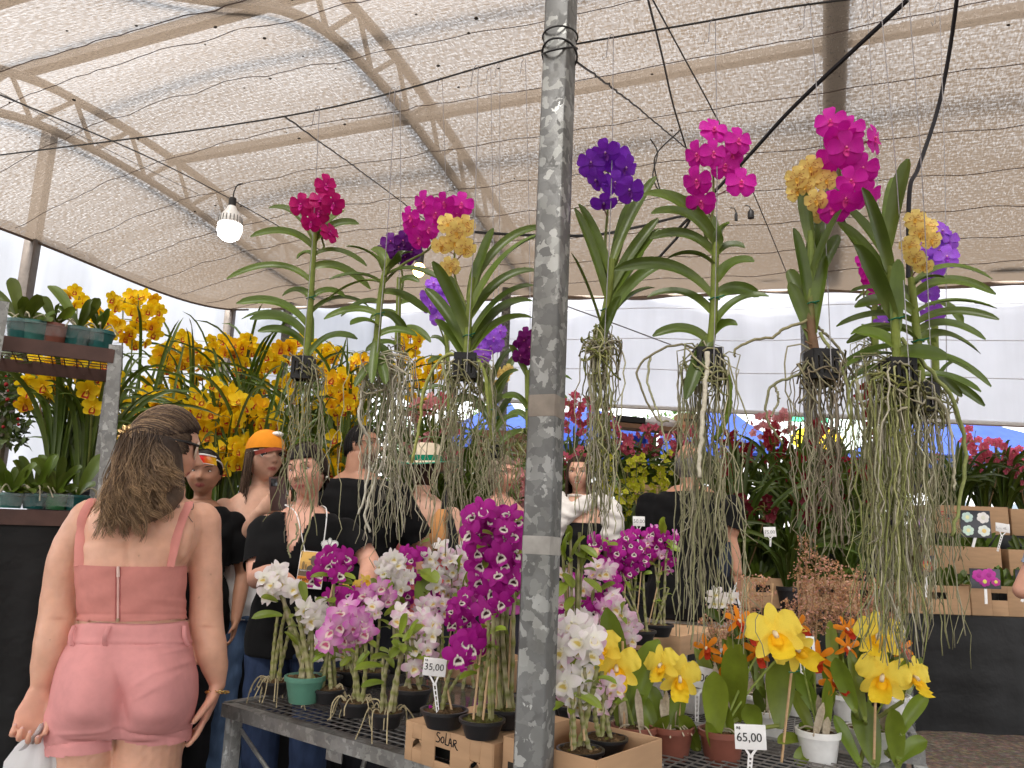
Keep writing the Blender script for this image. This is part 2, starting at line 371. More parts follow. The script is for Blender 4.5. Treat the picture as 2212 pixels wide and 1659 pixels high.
for u0, u1 in ((-6.0, 6.4),):
    q = np.array([UV(a, 7.25 + .05 * sin(a * 3.1), net_z(a, 7.25) - .015 + .006 * sin(a * 9)) for a in np.linspace(u0, u1, 120)])
    rolled.tube(q, .018 + .006 * np.sin(np.arange(120) * .9), 6, (.23, .185, .15))
part('hem_roll', rolled, M_MAT, shade)
lh = MB(); q = np.array([UV(-6.3, a, net_z(-6.3, a) - .01) for a in np.linspace(.6, 7.2, 60)]); lh.tube(q, .012, 5, (.12, .09, .07)); part('hem_cord', lh, M_MAT, shade)
for k, v0 in enumerate((2.45, 3.0, 3.6, 4.2, 4.7, 5.2, 5.6, 6.0, 6.4, 6.8)):
    c_ = MB(); us = np.linspace(-6.2, 6.3, 150); w = RNG.normal(0, .005, 150) + .02 * np.sin(us * .9 + k)
    sg = .006 * np.sin(us * (9 + .6 * k) + k)
    c_.tube(np.array([UV(a, v0 + w[i] + sg[i], net_z(a, v0) - .02 + .008 * sin(a * 11 + k)) for i, a in enumerate(us)]), .0030, 4, (.10, .07, .065))
    part('seam_cord', c_, M_MAT, shade)
# fallen leaf specks caught in the net
sp_ = MB()
for k in range(90):
    a, b = rnd(-5.5, 4.5), rnd(2.0, 5.2); z = net_z(a, b) - .012; r = rnd(.006, .014)
    sp_.ball(UV(a, b, z), (r, r * rnd(.5, 1), r * .5), (.04, .03, .02), 4, 6)
o_ = part('leaf_litter', sp_, M_MAT, shade); o_['kind'] = 'stuff'

def arch(u0, label, dc=-.25, solid=False):
    t = thing('steel_arch', label, 'arch', UV(u0, 7.0, .12), 'arches carrying the shade net roof')
    vs = np.linspace(.8, 7.05, 44); low = lambda v: net_z(u0, v) + .07; hi = lambda v: net_z(u0, v) + .38
    b = MB(); b.tube([UV(u0, v, low(v)) for v in vs], .032, 6); part('lower_chord', b, M_STEEL, t)
    b = MB(); b.tube([UV(u0, v, hi(v)) for v in vs], .036, 6); part('upper_chord', b, M_STEEL, t)
    b = MB(); k = 0; v = .9
    while v < 6.8:
        b.tube([UV(u0, v, low(v)), UV(u0, v + .30, hi(v + .30))], .018, 5); b.tube([UV(u0, v + .30, hi(v + .30)), UV(u0, v + .5, low(v + .5))], .018, 5); v += .5
    part('web_bar', b, M_STEEL, t)
    if solid:
        b = MB(); b.tube([UV(u0, v, (low(v) + hi(v)) / 2 - .04) for v in vs], .07, 8); part('closed_beam', b, M_STEEL, t)
    b = MB(); uc = u0 + dc; b.slab(UV(uc, 7.0, 0), UV(uc, 7.0, net_z(uc, 7) + .3), .09, .09, ch=.006); part('column', b, M_GALV, t)
    return t
arch(-2.6, 'lattice steel arch above the net curving down behind the hanging orchids')
arch(-5.05, 'far lattice steel arch above the net over the yellow orchids', -.5)
arch(.22, 'thick steel arch above the net right of the galvanised post', -.22, True)
arch(3.2, 'steel arch at the far right of the shade house', 0, True)
for v0, lab in ((2.3, 'steel purlin across the top left of the net roof'), (3.32, 'steel purlin along the ridge of the net roof'), (4.75, 'steel purlin half way down the net roof')):
    b = MB(); b.slab(UV(-5.2, v0, net_z(-5, v0) + .43), UV(6.2, v0, net_z(6.2, v0) + .43), .075, .06); solo('steel_purlin', b, M_STEEL, lab, 'purlin', 'purlins over the net')
# left white film wall (hung between posts), back white curtain
t = thing('film_wall', 'white translucent plastic wall behind the yellow orchids on the left', 'plastic wall', UV(-6.38, 5, 0))
b = MB(); vs = np.linspace(2.0, 7.3, 50); zs = np.linspace(.02, 4.3, 24); V_, Z_ = np.meshgrid(vs, zs, indexing='ij')
top = net_z(-6.3, V_) + .12; Zt = .02 + (top - .02) * (Z_ / 4.3)
ww = .02 * np.sin(V_ * 9) + .015 * np.sin(V_ * 23 + Z_)
b.grid(eu * (-6.42 + ww)[..., None] + ev * V_[..., None] + ez * Zt[..., None]); part('film', b, M_SHEET2, t)
b = MB(); us = np.linspace(-6.42, -4.55, 30); zs = np.linspace(.3, 1, 20); U_, Z_ = np.meshgrid(us, zs, indexing='ij')
b.grid(eu * U_[..., None] + ev * (7.33 + .015 * np.sin(U_ * 14))[..., None] + ez * (Z_ * (net_z(U_, 7.2) + .1))[..., None]); part('film', b, M_SHEET2, t)
for v0 in (4.45, 6.95):
    b = MB(); b.slab(UV(-6.34, v0, 0), UV(-6.34, v0, 4.75 if v0 < 5 else net_z(-6.3, v0) + .1), .10, .10, ch=.006); solo('wall_post', b, M_STEEL, 'dark steel post against the left plastic wall' + (', left above the shelf' if v0 < 5 else ', far corner above the yellow orchids'), 'post')
cur = thing('curtain', 'white tarpaulin curtain hanging across the back of the stall', 'curtain', UV(0, 7.3, 2.4))
def zbot(u): return 2.475 - .072 * (u + .59)
b = MB(); us = np.linspace(-4.6, 6.5, 110); ks = np.linspace(0, 1, 26); U_, K_ = np.meshgrid(us, ks, indexing='ij')
Zc = zbot(U_) * (1 - K_) + (net_z(U_, 7.2) + .12) * K_
b.grid(eu * U_[..., None] + ev * (7.36 + .02 * np.sin(U_ * 2.2 + 2 * K_) + .008 * np.sin(U_ * 13))[..., None] + ez * Zc[..., None]); part('tarpaulin', b, M_SHEET, cur)
b = MB(); b.tube([UV(a, 7.335, zbot(a)) for a in np.linspace(-4.6, 6.5, 60)], .022, 6, (.62, .62, .62)); part('hem_pipe', b, M_PLASTIC, cur)
for k in (.3, .55, .8):
    b = MB(); b.tube([UV(a, 7.325, zbot(a) * (1 - k) + (net_z(a, 7.2) + .12) * k + .01 * sin(a * 3)) for a in np.linspace(-4.6, 6.5, 60)], .004, 4, (.70, .71, .74)); part('seam', b, M_CLOTH, cur)
# galvanised post in front, with wire ties
pt = thing('galvanised_post', 'galvanised square steel post with spangled patches in the foreground', 'post', (0.02, 1.60, 0))
pb, pq = P(1152, 1659, 1.60), P(1213, 0, 1.66); dd = unit(pq - pb); base = pb - dd * (pb[2] / dd[2])
yw = radians(-25); ax = unit(np.array([cos(yw), sin(yw), 0])); ay = np.cross(dd, ax)
ln = 3.5; b = MB(); b.box(base + dd * ln / 2, (.031, .031, ln / 2), (ax, ay, dd), ch=.004); part('tube', b, M_GALV, pt)
def postpt(x, y, off):                                              # a ring round the post at a pixel height
    s_ = (P(x, y, 1.62)[2] - base[2]) / dd[2]; return base + dd * s_
for (y0, wz, rr) in ((60, .0, .0022), (92, .012, .0026), (100, -.008, .0026)):
    c = postpt(1205, y0, 0); b = MB(); a = np.linspace(0, 2 * pi, 25)
    b.tube([c + ax * (.042 * cos(k)) + ay * (.042 * sin(k)) + ez * wz * sin(k) * 2 for k in a], rr, 5, (.03, .03, .032)); part('wire_tie', b, M_WIRE, pt)
c = postpt(1160, 880, 0); b = MB(); b.box(c, (.0314, .0314, .027), (ax, ay, dd), (.21, .18, .15), ch=.004); part('brown_tape', b, M_DUSTY, pt)
c = postpt(1157, 1178, 0); b = MB(); b.box(c, (.0314, .0314, .022), (ax, ay, dd), (.30, .29, .27), ch=.004); part('paper_tape', b, M_DUSTY, pt)
# ---------------------------------------------------------------- wires and cables
def cable(name, pts, r, label, cat='wire', col=(.03, .03, .03), wob=0.0, group=None, n=60):
    p = spl(pts, n)
    if wob: p = p + RNG.normal(0, wob, p.shape)
    b = MB(); b.tube(p, r, 5, col); return solo(name, b, M_WIRE, label, cat, group)
WIRE = lambda x: G(x, np.interp(x, [0, 610, 737, 1175, 1245, 1474, 1820, 2212], [360, 252, 222, 107, 92, 55, 0, -62]), 2.6)
cable('hanging_wire', [WIRE(-200), WIRE(610), WIRE(1175)], .0028, 'long taut wire left of the post from which the orchids hang', n=40)
cable('hanging_wire', [WIRE(1175), WIRE(1474), WIRE(1820), WIRE(2500)], .0028, 'long taut wire right of the post from which the orchids hang', n=40)
cable('guy_wire', [G(615, 252, 2.6), P(800, 385, 3.4), P(925, 480, 4.2)], .003, 'dark guy wire running down from the left hanging wire', wob=.001)
cable('guy_wire', [P(1250, 135, 1.65), P(1380, 235, 2.4), P(1500, 335, 3.4)], .003, 'thin guy wire leaving the post towards the back', wob=.001)
cable('guy_wire', [P(0, 205, 3.0), P(300, 330, 4.2), P(480, 420, 5.4), P(700, 545, 6.3)], .004, 'thin wire crossing the net towards the lit bulb')
cable('guy_wire', [P(0, 200, 3.0), P(230, 322, 4.4), P(430, 420, 5.2)], .0025, 'pale twine beside the thin wire over the net', col=(.35, .33, .3))
cable('power_cable', [P(1960, 0, 1.62), P(1720, 225, 2.0), P(1600, 355, 2.3), P(1450, 510, 2.9)], .006, 'thick black cable sloping across the upper right', 'cable', (.012, .012, .016))
cable('power_cable', [P(2070, -20, 2.2), P(2050, 120, 2.3), P(2025, 240, 2.35), P(1985, 360, 2.3), P(1965, 415, 2.25), P(1962, 600, 2.25)], .007, 'thick black cable hanging down at the right', 'cable', (.012, .012, .016))
cable('cord', [P(1400, 0, 2.2), P(1430, 120, 2.6), P(1455, 230, 3.0), P(1490, 345, 3.4)], .004, 'thin dark cord hanging right of the post', 'cord')
cable('cord', [P(1410, 0, 2.2), P(1475, 120, 2.6), P(1540, 240, 3.0), P(1620, 400, 3.6), P(1720, 640, 5.0)], .003, 'thin straight wire hanging behind the magenta orchid', 'cord')
cable('power_cable', [P(1010, 500, 2.6), P(1080, 505, 2.6), P(1150, 508, 2.6), P(1280, 508, 2.6), P(1380, 490, 2.7), P(1490, 470, 2.8), P(1420, 560, 2.9), P(1330, 650, 3.0), P(1308, 742, 3.0)], .0055, 'black cable passing behind the post at mid height', 'cable')
cable('cord', [P(1405, 300, 3.0), P(1420, 330, 3.0), P(1410, 380, 3.0), P(1425, 410, 3.0), P(1415, 340, 3.0), P(1470, 280, 3.0)], .003, 'looped loose cord above the purple orchid', 'cord')
cable('cord', [P(1220, 660, 4.5), P(1330, 700, 4.5), P(1450, 745, 4.5)], .004, 'grey tie cord in front of the white curtain', 'cord', (.2, .2, .22))
# ---------------------------------------------------------------- lamps
def glow(name, col, st):
    m, t, p, o = new_mat(name); p.inputs['Emission Color'].default_value = (*col, 1); p.inputs['Emission Strength'].default_value = st; p.inputs['Base Color'].default_value = (.8, .8, .8, 1); return m
c = P(497, 485, 4.3); k = m_px(1, c)
t = thing('light_bulb', 'lit white bulb with finned body hanging under the left net', 'bulb', c)
b = MB(); b.lathe([(0, -36 * k), (12 * k, -35 * k), (21 * k, -28 * k), (25 * k, -15 * k), (25 * k, -3 * k), (23.5 * k, 0)], c, 24, (.9, .9, .9)); part('globe', b, glow('lamp_white', (1, .98, .95), 6.0), t)
b = MB(); b.lathe([(24.5 * k, 0), (23.5 * k, 16 * k), (12 * k, 33 * k), (8 * k, 42 * k), (0, 42 * k)], c, 24, (.72, .72, .70)); part('housing', b, M_PLASTIC, t)
b = MB()
for i in range(20):
    a = i * 2 * pi / 20; e = A3((cos(a), sin(a), 0)); b.slab(c + e * 24.3 * k + ez * 3 * k, c + e * 23 * k + ez * 17 * k, 1.6 * k, 2.4 * k, (.12, .12, .12), up=e)
part('cooling_fin', b, M_PLASTIC, t)['kind'] = 'stuff'
b = MB(); b.lathe([(0, 40 * k), (8 * k, 40 * k), (8 * k, 60 * k), (5 * k, 62 * k), (0, 62 * k)], c, 14, (.015, .015, .015)); b.tube(spl([c + ez * 61 * k, c + ez * 78 * k + eu * 2 * k, c + ez * 90 * k + eu * 9 * k, c + ez * 92 * k + eu * 22 * k], 14), 1.4 * k, 5, (.02, .02, .02)); part('socket', b, M_PLASTIC, t)
c = P(905, 583, 4.2); k = m_px(1, c)
t = thing('light_bulb', 'small warm lit bulb behind the dark purple orchid', 'bulb', c)
b = MB(); b.ball(c, (13 * k, 13 * k, 16 * k), (.9, .6, .3)); part('globe', b, glow('lamp_warm', (1, .50, .16), 7), t)
b = MB(); b.lathe([(0, 13 * k), (9 * k, 13 * k), (10 * k, 40 * k), (5 * k, 46 * k), (0, 46 * k)], c, 14, (.03, .03, .03)); part('socket', b, M_PLASTIC, t)
for (x, y, lab) in ((1622, 462, 'empty black lamp socket hanging right of the magenta orchid'), (1590, 467, 'small black connector hanging beside the lamp socket')):
    c = P(x, y, 3.6); k = m_px(1, c); b = MB(); w = 7 if x > 1600 else 3.5
    b.lathe([(0, -10 * k), (w * k, -10 * k), (w * k, 4 * k), (w * .5 * k, 9 * k), (0, 9 * k)], c, 12, (.02, .02, .022)); b.tube(spl([c + ez * 8 * k, c + ez * 18 * k - eu * 3 * k, c + ez * 21 * k - eu * 12 * k], 8), 1.2 * k, 5, (.02, .02, .02))
    solo('lamp_socket', b, M_PLASTIC, lab, 'lamp socket')
# ================================================================ flowers (meshes shared by all copies), leaves, pots
def petal(mb, ang, L, W, p=.6, q=.45, cup=0.0, droop=0.0, curl=0.0, ruf=0.0, rn=5, col=None, tilt=0.0, n=7, m=5, z0=0.0, r0=0.0, twist=0.0, mi=0):
    t = np.linspace(.02, 1, n)[:, None]; s = np.linspace(-1, 1, m)[None, :]
    pr = t ** p * (1 - t * .985) ** q; pr = pr / pr.max()
    w = W * pr; x = s * w + 0 * t; y = r0 + L * t + 0 * s
    z = z0 + tilt * t * L + droop * t * t * L + cup * (s * s) * W * pr + curl * np.sin(t * pi) * L + ruf * W * np.sin(rn * t * pi + s * 2.2 + ang * 3) * np.abs(s) ** 1.5 * t
    if twist: a = twist * t; x, z = x * np.cos(a) - z * np.sin(a), x * np.sin(a) + z * np.cos(a)
    ca, sa = cos(ang), sin(ang)
    pt = np.stack([x * ca - y * sa, x * sa + y * ca, z], -1)
    if callable(col): c = np.array([[col(float(tt), float(ss)) for ss in s[0]] for tt in t[:, 0]])
    else: c = np.broadcast_to(A3(col), (n, m, 3))
    mb.grid(pt, c, mi=mi)
def lerp(a, b, t): t = min(max(t, 0), 1); return tuple(np.array(a) * (1 - t) + np.array(b) * t)
D = pi / 180
def vanda_flower(name, c1, c2, lipc, spots=None, centre=(.5, .12, .3), seed=0):
    R_ = random.Random(seed); b = MB()
    def pc(t, s):
        c = lerp(c2, c1, (t - .05) * 2.2)
        if spots and t < .72 and R_.random() < spots[1] * (1 - t): c = spots[0]
        return lerp(c, tuple(x * .8 for x in c1), (t - .75) * 2)
    n, m = (11, 9) if spots else (8, 7)
    for ang, L, Wd, pp in ((180 - 42, .5, .235, .55), (180 + 42, .5, .235, .55)): petal(b, ang * D, L, Wd, pp, .28, -.18, -.10, .04, .06, 3, pc, .05, n, m, -.01)
    for ang, L, Wd, pp in ((0, .47, .19, .65), (76, .48, .215, .7), (-76, .48, .215, .7)): petal(b, (ang + R_.uniform(-6, 6)) * D, L, Wd, pp, .25, .12, -.16, .05, .08, 3, pc, .10, n, m, .012)
    petal(b, pi, .24, .075, .5, .4, -.6, .35, 0, 0, 3, lipc, .25, 6, 5, .03)
    for a in (150, 210): petal(b, a * D, .09, .05, .5, .5, .5, .2, 0, 0, 3, lipc, .5, 4, 3, .04)
    b.ball((0, .015, .06), (.036, .045, .05), centre, 5, 8); b.tube([(0, 0, -.02), (0, -.02, -.12), (0, .02, -.3)], [.02, .017, .014], 5, lerp(c1, (.4, .4, .1), .5))
    return b.mesh(name, M_VEIN if not spots else M_PETAL)
MAG = (.56, .012, .32); VF = {
    'crimson': vanda_flower('flower', (.40, .004, .13), (.36, .004, .16), (.50, .01, .25), seed=1),
    'magenta': vanda_flower('flower', (.50, .008, .33), (.60, .04, .42), (.55, .03, .25), centre=(.75, .2, .4), seed=2),
    'darkviolet': vanda_flower('flower', (.10, .006, .17), (.12, .01, .2), (.07, .004, .09), seed=3),
    'purple': vanda_flower('flower', (.155, .018, .42), (.20, .04, .48), (.10, .006, .20), centre=(.5, .3, .5), seed=4),
    'lavender': vanda_flower('flower', (.30, .09, .66), (.42, .2, .72), (.24, .03, .45), centre=(.7, .4, .6), seed=5),
    'plum': vanda_flower('flower', (.13, .006, .12), (.15, .01, .13), (.10, .004, .08), seed=6),
    'yellow': vanda_flower('flower', (.95, .74, .24), (.94, .73, .27), (.80, .48, .08), spots=((.52, .18, .06), .30), centre=(.8, .6, .2), seed=7)}
def bud(name, c): b = MB(); b.ball((0, 0, 0), (.13, .13, .26), c, 6, 8); return b.mesh(name, M_PETAL)
def cym_flower(name, c1, c2, lip, red, seed=0, pointy=.55, fine=True):
    b = MB(); R_ = random.Random(seed); n, m = (8, 5) if fine else (4, 3)
    pc = lambda t, s: lerp(c2, c1, t * 1.6)
    j = lambda k: R_.uniform(-k, k) * D
    petal(b, 0 + j(4), .50, .20, .7, pointy, .30, .42, .02, .05, 3, pc, -.10, n, m, .03)
    for sg in (-1, 1):
        petal(b, sg * 68 * D + j(5), .50, .205, .7, pointy, .25, .28, .04, .06, 3, pc, -.02, n, m, .03)
        petal(b, sg * 134 * D + j(6), .46, .185, .65, pointy, .25, .18, .03, .05, 3, pc, .02, n, m, .02)
    lc = lambda t, s: red if (abs(s) > .58 and t < .8) or (.72 < t < .93) else (red if abs(s) < .2 and .3 < t < .5 else lip)
    petal(b, pi, .34, .135, .5, .30, .55, .10, -.05, .10, 4, lc, .42, n + 1, 7 if fine else 5, .02)
    b.tube([(0, .02, .0), (0, .03, .12), (0, -.02, .20)], [.035, .04, .045], 6 if fine else 4, lip)
    return b.mesh(name, M_PETAL)
YEL = (.93, .68, .016); CF = {
    'yellow': [cym_flower('flower', YEL, (.92, .62, .012), (.90, .66, .06), (.40, .015, .01), k) for k in range(3)],
    'gold': [cym_flower('flower', (.88, .52, .01), (.86, .48, .01), (.75, .35, .03), (.35, .02, .01), 5)],
    'rose': [cym_flower('flower', (.62, .12, .19), (.55, .10, .16), (.72, .38, .36), (.5, .06, .10), k, .4, False) for k in (7, 8)],
    'pink': [cym_flower('flower', (.74, .34, .36), (.7, .28, .3), (.8, .5, .45), (.55, .10, .14), 9, .4, False)],
    'red': [cym_flower('flower', (.30, .018, .035), (.27, .015, .03), (.45, .12, .10), (.2, .01, .02), k, .4, False) for k in (10, 11)],
    'wine': [cym_flower('flower', (.13, .01, .02), (.11, .01, .015), (.2, .06, .05), (.1, .01, .02), 12, .4, False)],
    'lime': [cym_flower('flower', (.50, .50, .03), (.45, .47, .03), (.6, .56, .12), (.4, .25, .05), 13, .8, False)]}
def den_flower(name, tip, base, lipc, ring, eye, seed=0, wide=.135, pointy=.85):
    b = MB(); R_ = random.Random(seed); j = lambda k: R_.uniform(-k, k) * D
    pc = lambda t, s: lerp(base, tip, (t - .25) * 1.7)
    petal(b, 0 + j(4), .50, wide * .8, .65, pointy, .2, -.10, .04, .05, 3, pc, .05, 8, 5, .0)
    for sg in (-1, 1):
        petal(b, sg * 70 * D + j(5), .50, wide * 1.25, .65, pointy * .8, -.15, -.15, .05, .08, 3, pc, .08, 8, 5, .01)
        petal(b, sg * 140 * D + j(5), .48, wide * .8, .6, pointy, .2, -.20, .04, .05, 3, pc, .02, 8, 5, .0)
    def lc(t, s):
        d = ((t - .42) / .40) ** 2 + (s * .62) ** 2
        return eye if d < .16 else (ring if d < .62 else lipc)
    petal(b, pi, .40, .17, .42, .22, .65, .10, -.06, .10, 5, lc, .30, 11, 9, .03, -.05)
    b.tube([(0, .03, .02), (0, .02, .12)], [.035, .03], 6, ring); b.tube([(0, 0, -.01), (0, -.03, -.14), (0, 0, -.4)], [.022, .018, .012], 5, lerp(base, (.3, .35, .1), .5))
    return b.mesh(name, M_PETAL)
DF = {
    'white': [den_flower('flower', (.80, .74, .76), (.82, .81, .74), (.82, .78, .78), (.82, .78, .62), (.62, .48, .12), k) for k in (1, 2)],
    'blush': [den_flower('flower', (.72, .46, .62), (.82, .78, .78), (.78, .56, .68), (.82, .78, .6), (.66, .45, .10), k) for k in (3, 4)],
    'pink': [den_flower('flower', (.62, .16, .52), (.74, .46, .64), (.66, .25, .55), (.80, .72, .62), (.50, .10, .20), k) for k in (5, 6)],
    'magenta': [den_flower('flower', (.36, .008, .25), (.42, .015, .28), (.40, .01, .28), (.82, .78, .70), (.035, .004, .012), k, .165, .6) for k in (7, 8)],
    'yellow': [den_flower('flower', (.80, .56, .08), (.8, .6, .15), (.8, .5, .05), (.78, .45, .03), (.6, .3, .02), 9)]}
def catt_flower(name, c1, c2, lip, throat, seed=0, narrow=False, lobe=1.0):
    b = MB(); R_ = random.Random(seed); j = lambda k: R_.uniform(-k, k) * D
    pc = lambda t, s: lerp(c2, c1, t * 1.3)
    ws, wp = (.085, .10) if narrow else (.125, .235)
    for a in (0, 128, -128): petal(b, a * D + j(6), .52, ws, .6, .6, .25, -.05 if not narrow else -.2, .05, .05, 3, pc, .06, 9, 5, -.01)
    for sg in (-1, 1): petal(b, sg * 62 * D + j(6), .50, wp, .6, .30, -.10, -.12, .06, .36 if not narrow else .05, 6, pc, .10, 12, 9, .015)
    lc = lambda t, s: lerp(throat, lip, (t - .35) * 2.4 + abs(s) * .3)
    petal(b, pi, .46 * lobe, .205 * (1 if not narrow else .6), .38, .22, .75, .22, -.05, .42, 9, lc, .55, 14, 11, .02)
    petal(b, pi, .22, .12, .4, .3, -1.2, .2, .1, .08, 4, throat, 1.0, 8, 7, .05)
    b.tube([(0, .02, .02), (0, -.02, .14), (0, -.08, .2)], [.035, .045, .04], 7, (.85, .75, .55)); b.tube([(0, 0, -.02), (0, -.1, -.2), (0, -.4, -.3)], [.03, .025, .025], 6, (.25, .32, .04))
    return b.mesh(name, M_PETAL)
KF = {'yellow': [catt_flower('flower', (.94, .75, .10), (.93, .72, .08), (.93, .68, .035), (.91, .55, .015), k) for k in (1, 2, 3)],
      'orange': [catt_flower('flower', (.74, .24, .008), (.74, .22, .006), (.45, .03, .01), (.5, .06, .01), k, True) for k in (4, 5)]}
def put_flower(par, mesh, pos, d, size, roll=0.0, name='flower', sx=1.0):
    rot = face_rot(d, roll=roll) @ Matrix.Diagonal((size * sx, size, size, 1))
    return link(name, mesh, par, A3(pos) - ploc(par), rot)
def to_cam(p, spread=.5, side=0.0, up=0.0):
    d = unit(CAM - p); r = A3((1, 0, 0)); return unit(d + r * (side + rnd(-spread, spread)) + ez * (up + rnd(-spread * .5, spread * .5)) )
# strap / blade leaf along a path
def blade(mb, path, w, fold=.35, col=(.09, .16, .02), nrm=None, p=.35, q=.5, edge=.75, m=5, tipcol=None, basecol=None):
    path = np.asarray(path, float); n = len(path); t = np.linspace(0.02, 1, n)
    pr = (t ** p) * np.maximum(1 - t ** 5 * .995, .02) ** q; pr = pr / pr.max()
    tg = np.gradient(path, axis=0); tg /= np.linalg.norm(tg, axis=1)[:, None] + 1e-12
    if nrm is None: nrm = CAM - path[n // 2]
    sd = np.cross(tg, np.asarray(nrm, float)); sd /= np.linalg.norm(sd, axis=1)[:, None] + 1e-12
    up = np.cross(sd, tg); s = np.linspace(-1, 1, m)
    ww = (w * pr)[:, None]
    pts = path[:, None] + sd[:, None] * (ww * s)[..., None] + up[:, None] * (ww * np.abs(s) ** 1.3 * fold)[..., None]
    c = np.tile(A3(col), (n, m, 1)) * (1 - (1 - edge) * .35 * (1 - np.abs(s))[None, :, None])
    if basecol is not None: k = np.clip(1 - t / .35, 0, 1)[:, None, None]; c = c * (1 - k) + A3(basecol) * k
    if tipcol is not None: k = np.clip((t - .86) / .14, 0, 1)[:, None, None]; c = c * (1 - k) + A3(tipcol) * k
    mb.grid(pts, c)
def green(a=.8, b=1.25, y=0.0):
    k = rnd(a, b); return (np.array((.075 + .06 * y + rnd(0, .02), .135 + .05 * y, .014)) * k)
def stand_leaf(mb, base, tip, w, col, bow=.0, fold=.3, nrm=None, n=10, p=.5, q=.6, m=7):
    base, tip = A3(base), A3(tip); mid = (base + tip) / 2 + ez * bow + (CAM - base) * 0
    blade(mb, bez(base, mid, tip, n), w, fold, col, nrm, p, q, m=m)
def pot(par, c, r, h, col, name='pot', soil=(.10, .065, .035), rim=True, thick=.06, mat=None):
    c = A3(c); b = MB(); k = r
    pr = [(0, .002), (k * .72, .002), (k * .74, 0.004), (k * .95, h * .80), (k * .96, h * .82)]
    pr += ([(k * 1.04, h * .83), (k * 1.05, h * .99), (k * 1.03, h)] if rim else [(k, h)]) + [(k * (1 - thick), h), (k * (.94 - thick), h * .85)]
    b.lathe(pr, c, 28, col); part(name, b, mat or M_PLASTIC, par)
    b = MB(); rr = np.linspace(0, k * .93, 7); a = np.arange(22) * 2 * pi / 22
    z = h * .86 + np.array([[rnd(-.004, .006) + .006 * (1 - q / len(rr)) for _ in a] for q in range(len(rr))])
    b.grid(np.stack([c[0] + rr[:, None] * np.cos(a), c[1] + rr[:, None] * np.sin(a), c[2] + z], -1), soil, cv=True)
    for i in range(int(16 + 500 * r)):
        q = rnd(0, k * .85); w = rnd(0, 2 * pi); s_ = rnd(.004, .010)
        d = unit((rnd(-1, 1), rnd(-1, 1), rnd(-.2, .6))); o = c + A3((q * cos(w), q * sin(w), h * .875))
        b.slab(o - d * s_, o + d * s_, s_ * .9, s_ * .5, np.array(random.choice([(.16, .10, .05), (.08, .05, .03), (.22, .15, .08), (.13, .12, .03)])) * rnd(.7, 1.2))
    part('soil', b, M_SOIL, par)
def rootpath(p0, L, drift=(0, 0), wob=.02, n=16):
    z = np.linspace(0, 1, n); w = np.cumsum(RNG.normal(0, wob / 3, (n, 2)), 0); w -= w[0]
    w = w * 1.0 + np.outer(z ** 1.2, drift)
    k = RNG.normal(0, wob * .22, (n, 2)); k[0] = 0
    return A3(p0) + np.stack([w[:, 0] + k[:, 0], w[:, 1] + k[:, 1], -z * L], -1)
RT_ = lambda L: [tuple(np.array(c) * .68 + np.array((.36, .32, .22)) * .32) for c in L]
ROOTC = {'green': [(.19, .20, .06), (.26, .26, .12), (.16, .18, .04), (.32, .30, .18), (.13, .12, .05)], 'pale': [(.42, .40, .30), (.36, .33, .23), (.28, .28, .17), (.5, .46, .38), (.30, .31, .15)],
         'moss': [(.20, .22, .05), (.25, .25, .09), (.16, .16, .06), (.33, .32, .19), (.38, .35, .25)], 'dark': [(.12, .11, .05), (.17, .13, .08), (.22, .21, .11), (.10, .07, .045)]}
ROOTC = {k: (RT_(v) if k != 'moss' else v) for k, v in ROOTC.items()}
